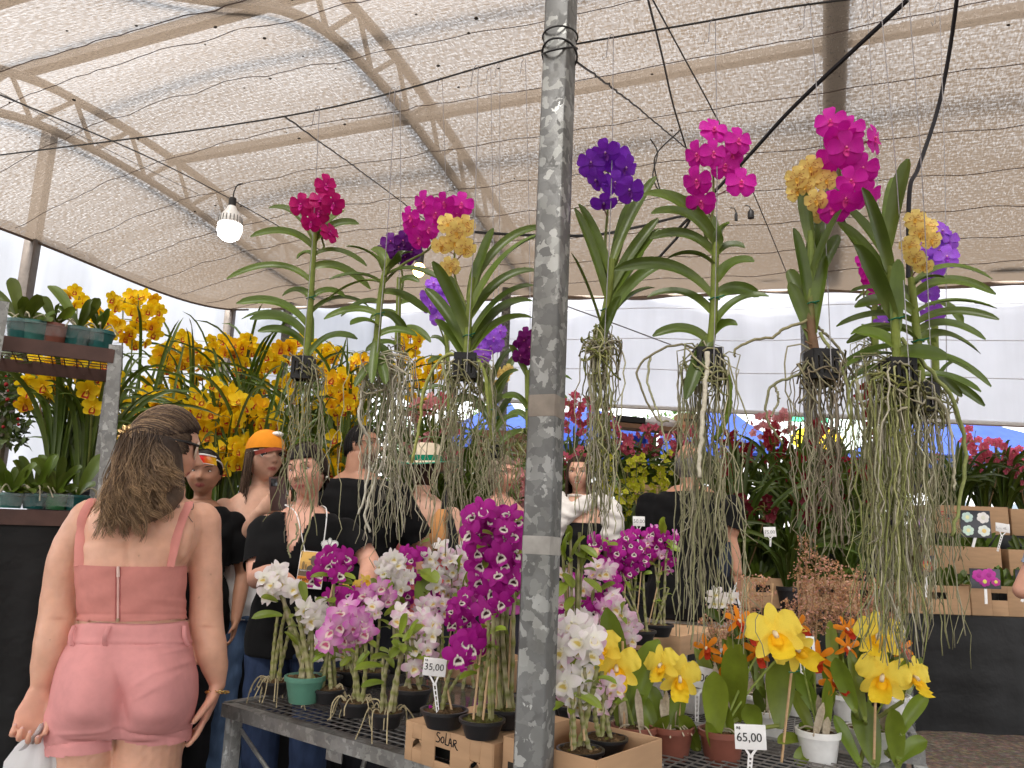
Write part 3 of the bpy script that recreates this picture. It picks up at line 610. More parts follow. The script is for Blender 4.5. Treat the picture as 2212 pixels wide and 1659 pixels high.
# ================================================================ hanging vanda orchids
def wire_y(x): return WIRE(x)[1]
VLEAF = (.075, .125, .013)
def vanda(label, x_hook, Yd, stem, tips, flowers=(), kind=None, fd=52, basket=None, roots=None, special=(), leafw=.0165, spike=True, hang=True, dark=1.0, bow=1.0, brown=False, buds=(), sided=.55, rootw=1.0):
    """stem: pixel points bottom -> top; tips: leaf tips in pixels; all in the plane at distance Yd"""
    sp = [P(x, y, Yd) for x, y in stem]; base = sp[0]
    t = thing('hanging_orchid', label, 'orchid', base, 'orchids hanging from the overhead wire')
    k = m_px(1, base)
    path = spl(sp, 14); b = MB(); cl = [(.16, .20, .035)] * 14
    if brown: cl = [(.15, .085, .045)] * 5 + [(.13, .12, .04)] * 2 + [(.15, .20, .04)] * 7
    b.tube(path, np.linspace(.011, .008, 14), 8, np.array(cl)); 
    if brown:
        for i in range(14): q = path[0] + (path[4] - path[0]) * rnd(); b.slab(q, q + A3((rnd(-.02, .02), rnd(-.01, .01), rnd(.005, .02))), .004, .002, (.2, .12, .07))
    part('stem', b, M_CANE, t)
    # leaves: each runs from the stem to its tip with an upward bow
    tl = [P(x, y, Yd + rnd(-.10, .10)) for x, y in tips]
    L_ = np.linalg.norm(path[-1] - path[0]); order = sorted(range(len(tl)), key=lambda i: tl[i][2])
    for r_, i in enumerate(order):
        T = tl[i]; f = .12 + .86 * r_ / max(1, len(tl) - 1)
        a = path[min(int(f * 13), 13)] * 1.0
        if T[2] < a[2] - .12: a = path[min(int(.45 * f * 13 + 3), 13)]
        d = T - a; h = np.linalg.norm(d); hz = np.array([d[0], d[1], 0]); hl = np.linalg.norm(hz)
        lift = bow * (.30 * hl + .12 * h) if d[2] < h * .75 else .05 * h
        c = a + d * .5 + ez * lift + (hz * -.10 if d[2] < 0 else hz * -.12)
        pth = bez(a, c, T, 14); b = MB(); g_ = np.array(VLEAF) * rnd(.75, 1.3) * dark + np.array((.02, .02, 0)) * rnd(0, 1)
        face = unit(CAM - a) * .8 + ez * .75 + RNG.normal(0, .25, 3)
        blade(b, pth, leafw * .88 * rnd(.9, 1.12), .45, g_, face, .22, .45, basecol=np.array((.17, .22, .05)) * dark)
        part('leaf', b, M_LEAF, t)
    if flowers:
        fp = [P(x, y, Yd - .03 + rnd(-.03, .03)) for x, y in flowers]; cen = np.mean(fp, 0); low = min(fp, key=lambda q: q[2]); hi = max(fp, key=lambda q: q[2])
        s0 = path[9]; ax_ = spl([s0, (s0 + low) / 2 + A3((0, .03, 0)), np.array([cen[0], cen[1] + .045, low[2]]), np.array([cen[0], cen[1] + .045, hi[2]])], 16)
        b = MB(); b.tube(ax_, np.linspace(.0042, .0026, 16), 6, (.14, .17, .04))
        for q in fp:
            j = ax_[np.argmin(np.abs(ax_[:, 2] - (q[2] - .015)) + 0)]; b.tube(bez(j, (j + q) / 2 + A3((0, .015, .005)), q + A3((0, .012, 0)), 6), .0018, 5, lerp((.2, .2, .06), (.4, .1, .25), .4))
        spk = part('flower_spike', b, M_CANE, t)
        for (x, y), q in zip(flowers, fp):
            out = q - cen; size = m_px(fd, q) * rnd(.92, 1.1)
            d = unit(unit(CAM - q) + A3((out[0] * 7, 0, out[2] * 4)) + RNG.normal(0, sided * .5, 3)); put_flower(spk, VF[kind], q, d, size * (.9 if kind == 'yellow' else 1), rnd(-.25, .25))
    for (x, y, s_) in buds: q = P(x, y, Yd); put_flower(t, bud('flower_bud', (.35, .05, .2)), q, (0, 0, 1), m_px(s_, q), name='flower_bud')
    bk = P(*basket, Yd) if basket else base
    if basket:
        b = MB(); w = .027
        for zz in (-.022, 0.03):
            for (dx, dy) in ((0, 1), (0, -1), (1, 0), (-1, 0)):
                o = bk + A3((dx * w, dy * w, zz)); e = A3((abs(dy), abs(dx), 0)); b.box(o, tuple(e * w + (1 - e) * .0022 + A3((0, 0, .004 if zz < 0 else .006)) * A3((0, 0, 1))), None, (.012, .012, .013))
        for i in range(-2, 3):
            for sg in (-1, 1):
                b.box(bk + A3((i * w * .42, sg * w, 0)), (.004, .002, .028), None, (.014, .014, .015)); b.box(bk + A3((sg * w, i * w * .42, 0)), (.002, .004, .028), None, (.014, .014, .015))
        b.box(bk + A3((0, 0, -.02)), (w, w, .003), None, (.014, .014, .015)); part('basket', b, M_DUSTY, t)
    if roots:
        x0, x1, yb, n, pal = roots; b = MB(); top = bk + ez * .02
        for i in range(int(n * .78)):
            f = rnd() ** .8; xe = x0 + (x1 - x0) * rnd(); ye = yb - (yb - (830.)) * (rnd(0, .55) ** 1.3)
            e = P(xe, ye, Yd + rnd(-.05, .06)); L = top[2] - e[2]
            if L < .05: continue
            sp0 = top + A3((rnd(-.022, .022), rnd(-.022, .022), rnd(-.03, .02)))
            out = A3((rnd(-1, 1), rnd(-1, 1), 0)) * rnd(.01, .05) + A3(((e[0] - top[0]) * rnd(.4, .9), 0, 0))
            q1 = sp0 + out + ez * rnd(-.03, .02); pth = rootpath(q1, q1[2] - e[2], (e[0] - q1[0], rnd(-.03, .03)), rnd(.007, .017), 18)
            pth = np.vstack([sp0, (sp0 + q1) / 2 + ez * .012, pth]); rr = rnd(.0009, .0020) * rootw; col = np.array(random.choice(ROOTC[pal])) * rnd(.75, 1.3); col = col * .82 + col.mean() * .22
            b.tube(pth, np.linspace(rr * 1.15, rr * .7, len(pth)), 5, col)
            if rnd() < .45:
                s_ = pth[int(rnd(5, 15))]; b.tube(rootpath(s_, rnd(.08, .2), (rnd(-.05, .05), rnd(-.03, .03)), .02, 9), rr * .7, 4, col * .95)
        for i in range(int(n * .35)):                                # short tangled loops round the basket
            a0 = rnd(0, 2 * pi); r_ = rnd(.025, .055); q = bk + A3((0, 0, rnd(-.03, .03)))
            b.tube([q + A3((r_ * cos(a0 + s), r_ * .8 * sin(a0 + s), .02 * sin(2 * s + i) - .02 * s + rnd(-.004, .004))) for s in np.linspace(0, rnd(1.2, 3), 12)], rnd(.0014, .0026) * rootw, 5, np.array(random.choice(ROOTC[pal])) * rnd(.7, 1.1))
        for pts, rr, col in special: b.tube(spl([P(x, y, Yd + dz) for x, y, dz in pts], 26) + RNG.normal(0, .0012, (26, 3)), np.linspace(rr, rr * .75, 26), 6, col)
        part('aerial_roots', b, M_ROOT, t)
    b = MB(); tie = path[6]
    b.tube([tie + A3((.013 * cos(a), .013 * sin(a), .002 * sin(3 * a))) for a in np.linspace(0, 6.3, 14)], .0016, 4, (.0, .12, .07)); b.tube([tie + A3((0, -.013, 0)), tie + A3((.02, -.016, .006))], .0015, 4, (.0, .12, .07)); part('plant_tie', b, M_PLASTIC, t)
    if hang:
        hk = WIRE(x_hook) if not isinstance(x_hook, tuple) else P(*x_hook); b = MB(); lo = bk + ez * -.015 + A3((.006, -.036, 0))
        b.tube(np.vstack([spl([lo, (lo + hk) / 2 + A3((.006, 0, 0)), hk + A3((0, 0, .004))], 16), hk + A3((-.006, 0, .006)), hk + A3((-.014, 0, -.01)), hk + A3((-.018, 0, -.06)), hk + A3((-.025, 0, -.068)), hk + A3((-.028, 0, -.058))]), .0012, 4, (.33, .32, .33)); part('hanger_wire', b, M_WIRE, t)
    return t
W_ = wire_y
vanda('hanging orchid with crimson flowers, leftmost on the overhead wire', 690, W_(690), [(660, 795), (668, 700), (676, 560), (682, 500)],
      [(580, 450), (541, 512), (490, 603), (511, 656), (522, 690), (540, 690), (557, 716), (745, 455), (775, 484), (792, 575), (796, 662), (772, 733), (641, 560), (800, 625), (745, 640), (610, 640)],
      [(703, 400), (692, 432), (720, 440), (672, 480), (712, 502), (690, 458), (650, 442)], 'crimson', 50, (655, 800), (598, 705, 1180, 34, 'green'), (([(640, 1130, 0), (640, 1160, 0), (622, 1180, 0), (627, 1205, 0)], .003, (.3, .3, .17)), ([(660, 830, 0), (650, 960, 0), (672, 1100, 0), (650, 1190, 0)], .0032, (.3, .3, .16))), bow=.9)
vanda('hanging orchid with drooping leaves and magenta flowers, second from the left', 853, W_(853), [(812, 800), (815, 720), (825, 620), (840, 560)],
      [(767, 836), (804, 828), (847, 786), (901, 726), (877, 715), (757, 702), (737, 684), (703, 652), (924, 676), (948, 603), (712, 605), (748, 533), (890, 545), (800, 540), (833, 830), (700, 690)],
      [(917, 437), (960, 437), (997, 440), (895, 487), (926, 493), (887, 468), (940, 460), (905, 515), (985, 462)], 'magenta', 52, None, (768, 900, 1185, 70, 'pale'), (([(790, 820, 0), (775, 900, -.03), (800, 960, 0), (790, 1060, 0), (775, 1110, 0)], .0042, (.52, .5, .42)), ([(850, 810, 0), (845, 900, 0), (825, 1000, 0), (790, 1100, 0), (800, 1150, 0)], .0045, (.5, .48, .4))), bow=.7)
vanda('dark violet hanging orchid half hidden behind the second plant', (864, 190, 2.5), 2.5, [(858, 760), (860, 690), (862, 600)], [(800, 690), (930, 680), (905, 610), (930, 740), (790, 760)],
      [(844, 523), (872, 520), (890, 540), (850, 548), (875, 555), (862, 535), (832, 540)], 'darkviolet', 44, None, (840, 890, 1150, 16, 'dark'))
vanda('hanging orchid with yellow spotted flowers, beside the left of the post', 1033, W_(1033), [(1005, 790), (1009, 752), (1013, 680), (1020, 600)],
      [(1162, 586), (1154, 617), (1151, 651), (1150, 687), (1187, 493), (1194, 504), (1066, 493), (919, 623), (934, 565), (960, 590), (1045, 545), (940, 690)],
      [(967, 483), (1003, 487), (954, 530), (984, 522), (1006, 535), (972, 575), (985, 500)], 'yellow', 54, (1005, 797), (900, 1080, 1200, 60, 'green'), (([(1000, 770, 0), (960, 770, 0), (920, 830, 0), (905, 920, 0), (890, 1000, 0)], .005, (.30, .32, .10)), ([(1015, 765, 0), (1045, 800, -.03), (1055, 880, -.03), (1065, 960, 0)], .0055, (.26, .30, .08)), ([(955, 780, 0), (970, 850, 0), (985, 900, 0), (970, 960, 0)], .0045, (.35, .36, .18))), bow=.9, leafw=.0175)
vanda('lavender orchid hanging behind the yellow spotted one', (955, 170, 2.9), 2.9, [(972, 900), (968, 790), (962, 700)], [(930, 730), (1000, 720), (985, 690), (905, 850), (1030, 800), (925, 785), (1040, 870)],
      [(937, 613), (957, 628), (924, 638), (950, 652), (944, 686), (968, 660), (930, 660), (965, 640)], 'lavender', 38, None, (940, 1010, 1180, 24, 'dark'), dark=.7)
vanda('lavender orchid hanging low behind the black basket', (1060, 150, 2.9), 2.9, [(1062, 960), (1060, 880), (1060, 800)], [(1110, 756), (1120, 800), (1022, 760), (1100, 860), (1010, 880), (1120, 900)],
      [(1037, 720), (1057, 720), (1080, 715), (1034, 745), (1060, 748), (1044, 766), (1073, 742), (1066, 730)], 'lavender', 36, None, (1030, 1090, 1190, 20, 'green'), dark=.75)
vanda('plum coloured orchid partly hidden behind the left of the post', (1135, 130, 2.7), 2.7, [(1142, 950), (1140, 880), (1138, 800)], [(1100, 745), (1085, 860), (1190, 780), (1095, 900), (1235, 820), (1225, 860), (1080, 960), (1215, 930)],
      [(1137, 723), (1122, 743), (1143, 750), (1124, 768), (1144, 776), (1132, 735), (1150, 735)], 'plum', 36, None, (1100, 1170, 1150, 22, 'moss'), dark=.85)
vanda('small orchid with pale yellow flowers in a tiny black basket', (1080, 140, 3.0), 3.0, [(1066, 950), (1068, 900), (1072, 850)], [(1114, 766), (1104, 800), (1020, 800), (1110, 850), (1030, 860)],
      [(1074, 803), (1098, 798), (1064, 828), (1090, 815)], 'yellow', 30, (1067, 976), (1030, 1100, 1080, 14, 'green'), dark=.8)
vanda('deep purple orchid hanging just right of the post', 1325, W_(1325), [(1296, 745), (1303, 700), (1317, 620), (1322, 560)],
      [(1250, 441), (1241, 450), (1234, 547), (1417, 381), (1422, 472), (1363, 437), (1424, 494), (1447, 567), (1415, 622), (1260, 470), (1342, 640), (1390, 540)],
      [(1309, 330), (1289, 388), (1350, 362), (1304, 437), (1360, 410), (1328, 395), (1277, 352), (1330, 340)], 'purple', 62, None, (1266, 1322, 1180, 72, 'moss'), bow=.8)
vanda('tall magenta orchid with spotted petals, third right of the post', 1545, W_(1545), [(1528, 770), (1540, 700), (1545, 560), (1548, 510)],
      [(1327, 583), (1399, 643), (1410, 727), (1481, 863), (1390, 421), (1407, 462), (1404, 516), (1629, 566), (1661, 641), (1640, 640), (1593, 703), (1555, 690), (1609, 536), (1575, 484), (1515, 470), (1440, 560)],
      [(1542, 280), (1507, 333), (1594, 303), (1566, 357), (1506, 390), (1514, 435), (1540, 330), (1601, 393), (1580, 330)], 'magenta', 66, (1527, 790), (1468, 1592, 1400, 78, 'green'), (([(1540, 770, 0), (1470, 745, 0), (1410, 765, 0), (1377, 800, 0), (1390, 850, 0), (1420, 905, 0), (1445, 910, 0)], .003, (.22, .2, .12)), ([(1405, 770, 0), (1400, 830, 0), (1425, 900, 0), (1442, 980, 0)], .003, (.33, .33, .2)), ([(1530, 760, -.03), (1522, 850, -.04), (1515, 940, -.04), (1510, 1030, -.04)], .0062, (.55, .52, .42)), ([(1550, 770, 0), (1575, 830, 0), (1570, 900, 0), (1545, 950, 0)], .008, (.14, .20, .03))), bow=.9, leafw=.018)
vanda('yellow orchid on a bare brown stem, between the two magenta ones', 1750, W_(1750), [(1760, 760), (1751, 690), (1752, 600), (1752, 500)],
      [(1734, 412), (1794, 450), (1819, 453), (1812, 508), (1714, 493), (1704, 611), (1704, 583), (1784, 553), (1765, 480)],
      [(1721, 383), (1751, 360), (1785, 388), (1762, 432), (1722, 413), (1775, 460), (1740, 400), (1760, 385)], 'yellow', 54, (1775, 795), (1738, 1842, 1210, 62, 'dark'), (([(1755, 690, 0), (1700, 707, 0), (1670, 728, 0), (1625, 735, 0), (1592, 752, 0), (1587, 771, 0)], .0036, (.24, .22, .12)), ([(1750, 775, 0), (1725, 810, 0), (1670, 830, 0), (1655, 870, 0), (1660, 910, 0), (1690, 960, 0)], .0034, (.2, .2, .11)), ([(1675, 832, 0), (1682, 865, 0), (1665, 900, 0)], .003, (.28, .27, .17)), ([(1765, 705, 0), (1810, 750, 0), (1850, 820, 0)], .0035, (.24, .22, .14)), ([(1770, 720, 0), (1820, 800, -.03), (1838, 900, -.03), (1815, 960, 0)], .0042, (.26, .28, .12))), brown=True, leafw=.0185, bow=.5)
vanda('large magenta orchid with the thickest root curtain at the right', 1900, W_(1900), [(1938, 800), (1936, 742), (1924, 600), (1910, 500)],
      [(1962, 343), (1938, 383), (1861, 406), (1781, 423), (1809, 480), (1864, 573), (1878, 838), (1922, 902), (2047, 776), (1845, 530), (1940, 560), (1850, 720)],
      [(1794, 262), (1834, 280), (1827, 320), (1804, 335), (1888, 300), (1864, 363), (1840, 390), (1827, 428), (1874, 420), (1800, 446), (1815, 290)], 'magenta', 74, (1940, 815), (1862, 1985, 1420, 88, 'moss'), (([(1850, 820, 0), (1865, 900, 0), (1870, 1000, 0)], .004, (.32, .31, .2)), ([(1945, 730, 0), (2000, 790, -.02), (2060, 870, -.02), (2085, 960, 0), (2075, 1080, 0), (2055, 1160, 0)], .0046, (.22, .25, .09)), ([(1985, 850, 0), (2040, 880, 0), (2060, 990, 0), (2060, 1060, 0)], .0036, (.38, .36, .26))), leafw=.0185, bow=.45, rootw=1.05)
vanda('orchid with many spreading leaves and yellow flowers, rightmost on the wire', 1962, W_(1962) + .12, [(1991, 850), (1985, 770), (1977, 686), (1968, 600)],
      [(2144, 604), (2151, 636), (2153, 667), (2158, 691), (2129, 734), (2117, 764), (2141, 836), (2127, 877), (2119, 847), (2078, 857), (1837, 631), (1846, 664), (1807, 706), (1839, 723), (1829, 741), (1814, 792), (1821, 797), (1828, 826), (2040, 600), (2100, 800), (1900, 640)],
      [(1977, 473), (2004, 487), (2012, 517), (1965, 530), (1987, 502), (1994, 573), (1975, 555)], 'yellow', 50, (1990, 865), (1900, 2030, 1440, 90, 'green'), bow=.7, leafw=.015, rootw=.95)
vanda('lavender orchid partly hidden behind the rightmost yellow one', (2030, 10, 1.95), 1.95, [(2022, 860), (2020, 760), (2018, 640)], [(2080, 700), (1960, 720), (2070, 780)],
      [(2034, 500), (2048, 520), (2000, 533), (2030, 542), (2014, 593), (2005, 633), (2014, 676), (1912, 696), (2045, 555), (2020, 570)], 'lavender', 50, None, (1960, 2035, 1400, 40, 'green'))
vanda('small magenta orchid hidden behind the big right plant', (1872, 0, 2.1), 2.1, [(1890, 760), (1890, 700), (1890, 640)], [(1850, 650), (1930, 660), (1860, 700)],
      [(1867, 560), (1875, 585), (1888, 612), (1895, 642), (1880, 600)], 'magenta', 40, None, (1870, 1930, 1250, 30, 'moss'))
# ================================================================ cymbidium orchids: yellow bank at the left, pink, red and lime rows behind
def cymbidium(label, base, kind, clusters, n_leaf=22, leaf_h=.75, group='yellow orchids on the back benches', fd=.086, Y=None, potr=.09, merged=False, pot_on=True, lw=.0085, spread=.75, dark=1.0, stem_from=None):
    """base: world point of the pot's top; clusters: (x, y, rx, ry, n) in pixels, one flower spike each"""
    base = A3(base); Y = base[1] if Y is None else Y
    ph = .16 * potr / .09
    t = thing('cymbidium_orchid', label, 'orchid', base - ez * ph, group)
    if pot_on: pot(t, base - ez * ph, potr, ph, (.025, .025, .028))
    b = MB()
    for i in range(int(n_leaf * 1.35)):
        a = rnd(0, 2 * pi); h = leaf_h * rnd(.55, 1.1); o = rnd(.05, spread) * h; r0 = rnd(0, potr * .5)
        d = A3((cos(a), sin(a), 0)); p0 = base + d * r0
        tip = p0 + d * o + ez * h * (1 - .45 * (o / h) ** 1.5); c = p0 + d * o * .25 + ez * h * rnd(.8, 1.02)
        if rnd() < .25: tip = tip - ez * h * rnd(.1, .3) + d * .08
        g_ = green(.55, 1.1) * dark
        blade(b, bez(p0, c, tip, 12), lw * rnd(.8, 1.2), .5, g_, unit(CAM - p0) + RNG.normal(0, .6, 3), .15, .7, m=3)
    part('foliage', b, M_LEAF, t)
    for (cx, cy, rx, ry, n) in clusters:
        if merged: n, rx, ry = int(n * 1.6), rx * 1.1, ry * 1.1
        else: rx, ry = rx * 1.1, ry * 1.1
        cen = P(cx, cy, Y - rnd(.0, .15)); k = m_px(1, cen); b = MB(); pr_ = PROTO
        s0 = base if stem_from is None else A3(stem_from); top = cen + ez * ry * .8 * k; low = cen - ez * ry * k * .8
        mid = (s0 + low) / 2 + A3(((low - s0)[0] * .15, 0, 0)); path = np.vstack([bez(s0, mid, low, 8), bez(low, (low + top) / 2 + A3((rnd(-.02, .02), .02, .01)), top, 8)[1:]])
        b.tube(path, np.linspace(.0055, .003, len(path)), 6, (.12, .14, .03) if rnd() < .6 else (.2, .13, .06))
        pts = []
        for _ in range(400):
            if len(pts) >= n: break
            q = RNG.uniform(-1, 1, 2)
            if q @ q < 1 and all(np.hypot((q - o)[0] * rx, (q - o)[1] * ry) > 12.6 * fd / .086 * 3.4 / Y for o in pts): pts.append(q)
        fl = []
        for q in pts:
            p_ = cen + A3((q[0] * rx * k, rnd(-.05, .06), q[1] * ry * k)); j = path[8 + int((q[1] + 1) * .5 * (len(path) - 9))]
            b.tube(bez(j, (j + p_) / 2 + ez * .01, p_, 5), .0017, 4, (.25, .25, .04)); fl.append((p_, q))
        if merged:
            bm = MB()
            for p_, q in fl:
                d = unit(unit(CAM - p_) * .8 + A3((q[0] * .9, rnd(-.3, .2), -.25 + q[1] * .4)) + RNG.normal(0, .3, 3)); bm.stamp(random.choice(CF[kind]), face_rot(d, roll=rnd(-.4, .4)) @ Matrix.Scale(fd * rnd(.85, 1.12), 4), p_)
            s_ = part('flower_spike', b, M_CANE, t); part('blossom', bm, M_PETAL, s_)
        else:
            s_ = part('flower_spike', b, M_CANE, t)
            for p_, q in fl:
                kk = kind if rnd() < .86 or kind != 'yellow' else 'gold'
                d = unit(unit(CAM - p_) * .85 + A3((q[0] * .9, rnd(-.4, .2), -.2 + q[1] * .3)) + RNG.normal(0, .32, 3)); put_flower(s_, random.choice(CF[kk]), p_, d, fd * rnd(.85, 1.12), rnd(-.35, .35))
    return t
TIERS = ((6.25, 1.42), (5.85, 1.12), (5.3, .86), (0, .86))
def at(x, y, Y): p = P(x, y, Y); p[2] = 1.26; return p
def tier(x, Y, r):
    p = P(x, 1150, Y); p[2] = (1.42 if Y > 6.2 else 1.12 if Y > 5.8 else .86 if Y > 5.4 else .80) + .16 * r / .09; return p
cymbidium('yellow cymbidium in a black pot seen under the upper rack shelf, nearest the left edge', P(120, 1045, 3.1), 'yellow', [(92, 805, 68, 30, 11), (90, 855, 60, 25, 6)], 34, .60, potr=.10)
cymbidium('yellow cymbidium in a black pot just left of the rack upright', P(185, 1055, 3.1) * A3((1, 1, 0)) + ez * P(120, 1045, 3.1)[2], 'yellow', [(205, 825, 38, 52, 12)], 30, .55, potr=.10)
cymbidium('tallest yellow cymbidium, rising above the rack beside the white wall', at(275, 1110, 4.50), 'yellow', [(292, 685, 52, 58, 28), (268, 650, 16, 20, 4)], 26, 1.22, fd=.098)
cymbidium('yellow cymbidium whose flowers peep out behind the pots of the upper shelf', at(190, 1100, 5.00), 'yellow', [(168, 645, 14, 14, 4), (200, 690, 20, 24, 7)], 18, 1.09, fd=.098)
cymbidium('yellow cymbidium with a drooping cluster just left of the blonde woman', at(255, 1140, 4.12), 'yellow', [(250, 960, 34, 48, 17)], 18, 0.77, fd=.098)
cymbidium('yellow cymbidium flowering just above the blonde woman\'s head', at(330, 1120, 4.25), 'yellow', [(318, 880, 44, 24, 13)], 20, 0.96, fd=.098)
cymbidium('yellow cymbidium with dense flowers right of the tallest one', at(400, 1110, 4.75), 'yellow', [(388, 765, 42, 36, 17), (345, 770, 22, 30, 6), (350, 835, 36, 28, 8), (405, 880, 36, 36, 10)], 34, 1.28, fd=.098)
cymbidium('yellow cymbidium with a wide high cluster in the middle of the yellow bank', at(480, 1110, 4.88), 'yellow', [(470, 755, 48, 28, 16), (440, 800, 30, 28, 9), (520, 835, 34, 26, 9)], 34, 1.34, fd=.098)
cymbidium('yellow cymbidium high in the bank beside the dark corner post', at(560, 1110, 4.88), 'yellow', [(562, 770, 44, 36, 19), (515, 750, 24, 20, 6), (600, 825, 32, 28, 8)], 36, 1.34, fd=.098)
cymbidium('yellow cymbidium with the brightest big cluster in front of the bank', at(470, 1130, 4.06), 'yellow', [(470, 880, 56, 42, 25), (450, 950, 42, 36, 13)], 24, 0.90, fd=.098)
cymbidium('yellow cymbidium with a low bright cluster above the orange cap', at(540, 1130, 4.06), 'yellow', [(538, 905, 46, 46, 22), (556, 985, 40, 34, 12), (490, 985, 34, 26, 10)], 24, 0.96, fd=.098)
cymbidium('yellow cymbidium behind the roots of the leftmost hanging orchid', at(650, 1120, 4.38), 'yellow', [(638, 960, 36, 44, 13), (640, 760, 30, 26, 10), (612, 885, 34, 36, 10)], 34, 1.15, fd=.098)
cymbidium('yellow cymbidium behind the black basket of the leftmost hanging orchid', at(690, 1120, 4.75), 'yellow', [(692, 772, 36, 34, 14), (690, 890, 32, 36, 10)], 32, 1.22, fd=.098)
cymbidium('yellow cymbidium with a cascade of flowers left of the black shirted man', at(735, 1130, 4.25), 'yellow', [(732, 850, 30, 40, 14), (735, 985, 30, 38, 14)], 26, 1.02, fd=.098)
cymbidium('yellow cymbidium with flowers between the first two hanging orchids', at(770, 1130, 4.50), 'yellow', [(762, 905, 28, 42, 13), (770, 800, 26, 30, 10)], 28, 1.15, fd=.098)
cymbidium('yellow cymbidium with a slim high spike behind the second hanging orchid', at(870, 1120, 5.38), 'yellow', [(885, 738, 20, 22, 10), (865, 790, 22, 26, 7)], 28, 1.28, fd=.098)
cymbidium('yellow cymbidium behind the hat wearing woman', at(930, 1120, 5.25), 'yellow', [(930, 800, 34, 24, 10), (905, 850, 24, 26, 6)], 28, 1.15, fd=.098)
# benches under the yellow bank, stepped stand under the back rows
b = MB(); b.box(P(430, 1180, 4.62) * A3((1, 1, 0)) + ez * .55, (1.35, .62, .55), None, ch=.01); solo('plant_bench', b, M_BLACK, 'black cloth covered bench carrying the yellow orchids', 'bench')
b = MB(); b.box(P(905, 1180, 5.35) * A3((1, 1, 0)) + ez * .55, (.55, .3, .55), None, ch=.01); solo('plant_bench', b, M_BLACK, 'black cloth covered bench behind the hat wearing woman', 'bench')
zp = P(120, 1045, 3.1)[2] - .16 * .10 / .09
b = MB(); b.box(P(120, 1100, 3.2) * A3((1, 1, 0)) + ez * zp / 2, (.42, .16, zp / 2), None, ch=.01); solo('plant_bench', b, M_BLACK, 'tall black cloth covered bench behind the left rack', 'bench')
stn = thing('plant_stand', 'stepped black cloth stand holding the back rows of orchids and cartons', 'stand', (1.6, 5.6, 0))
xa, xb = P(800, 1150, 5.5)[0], P(2420, 1150, 5.5)[0] + .4
for k, (y0, y1, z0) in enumerate(((5.42, 5.84, .86), (5.842, 6.2, 1.12), (6.202, 6.75, 1.42))):
    b = MB(); nx = 260; xs = np.linspace(xa, xb, nx); wv_ = .022 * np.sin(xs * 5 + k + np.sin(xs * 2)) + .014 * np.sin(xs * 13 + 2 * np.sin(xs * 3)) + .008 * np.sin(xs * 29 + 2 * np.sin(xs * 7))
    zz = np.linspace(.05 if k == 0 else (.8, 1.06)[k - 1], z0, 12)
    b.grid(np.stack([np.repeat(xs[:, None], 12, 1), y0 - .012 + wv_[:, None] * ((1 - (zz - zz[0]) / (zz[-1] - zz[0])) ** .7)[None, :] * (1 if k == 0 else .3) + .004 * np.sin(zz[None] * 31 + xs[:, None] * 11 + 2 * np.sin(xs[:, None] * 5)), np.repeat(zz[None], nx, 0)], -1))
    b.grid(np.array([[(x, y0 - .01, z0), (x, y1, z0)] for x in xs])); part('cloth_step', b, M_BLACK, stn)
BG = 'pink and red orchids in the back rows'
def back(label, x, y, kind, cl, Y=6.4, n=26, h=.62, fd=.074, **k):
    if h == .62 and Y < 6.2: h = .95 if Y > 5.8 else 1.0
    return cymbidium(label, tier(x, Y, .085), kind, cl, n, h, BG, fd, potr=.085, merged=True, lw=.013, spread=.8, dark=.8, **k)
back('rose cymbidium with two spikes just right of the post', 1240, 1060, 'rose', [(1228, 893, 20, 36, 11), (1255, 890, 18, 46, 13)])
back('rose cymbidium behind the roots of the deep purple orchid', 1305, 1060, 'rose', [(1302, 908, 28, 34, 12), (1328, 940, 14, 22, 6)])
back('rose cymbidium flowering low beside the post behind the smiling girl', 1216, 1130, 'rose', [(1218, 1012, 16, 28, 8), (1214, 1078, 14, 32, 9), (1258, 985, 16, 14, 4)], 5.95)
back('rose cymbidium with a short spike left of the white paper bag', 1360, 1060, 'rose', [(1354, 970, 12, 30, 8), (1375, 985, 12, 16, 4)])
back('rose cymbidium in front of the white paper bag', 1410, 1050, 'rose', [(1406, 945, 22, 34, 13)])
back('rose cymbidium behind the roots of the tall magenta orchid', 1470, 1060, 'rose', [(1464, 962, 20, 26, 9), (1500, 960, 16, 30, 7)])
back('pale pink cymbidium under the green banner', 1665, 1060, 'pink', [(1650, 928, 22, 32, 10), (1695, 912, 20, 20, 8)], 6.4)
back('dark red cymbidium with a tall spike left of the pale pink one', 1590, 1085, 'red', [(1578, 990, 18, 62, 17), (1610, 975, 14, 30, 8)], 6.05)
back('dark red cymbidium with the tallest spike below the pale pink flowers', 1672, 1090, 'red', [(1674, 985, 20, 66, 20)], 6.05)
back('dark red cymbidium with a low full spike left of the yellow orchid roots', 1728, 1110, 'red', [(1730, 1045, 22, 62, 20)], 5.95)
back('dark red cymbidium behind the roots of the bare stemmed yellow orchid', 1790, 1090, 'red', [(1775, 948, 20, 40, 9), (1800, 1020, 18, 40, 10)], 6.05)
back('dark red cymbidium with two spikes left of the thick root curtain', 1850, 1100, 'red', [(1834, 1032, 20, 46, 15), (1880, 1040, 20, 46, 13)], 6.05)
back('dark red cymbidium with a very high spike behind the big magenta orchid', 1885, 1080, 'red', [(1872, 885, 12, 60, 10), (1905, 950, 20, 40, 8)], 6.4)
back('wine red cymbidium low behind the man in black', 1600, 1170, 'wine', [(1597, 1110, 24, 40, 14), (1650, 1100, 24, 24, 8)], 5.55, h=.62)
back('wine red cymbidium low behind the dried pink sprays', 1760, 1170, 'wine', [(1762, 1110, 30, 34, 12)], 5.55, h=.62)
back('rose cymbidium standing in the carton in front of the right blue tent', 2130, 1075, 'rose', [(2110, 960, 26, 34, 14), (2155, 985, 28, 34, 14), (2112, 1000, 16, 14, 4)], 6.45, h=.5)
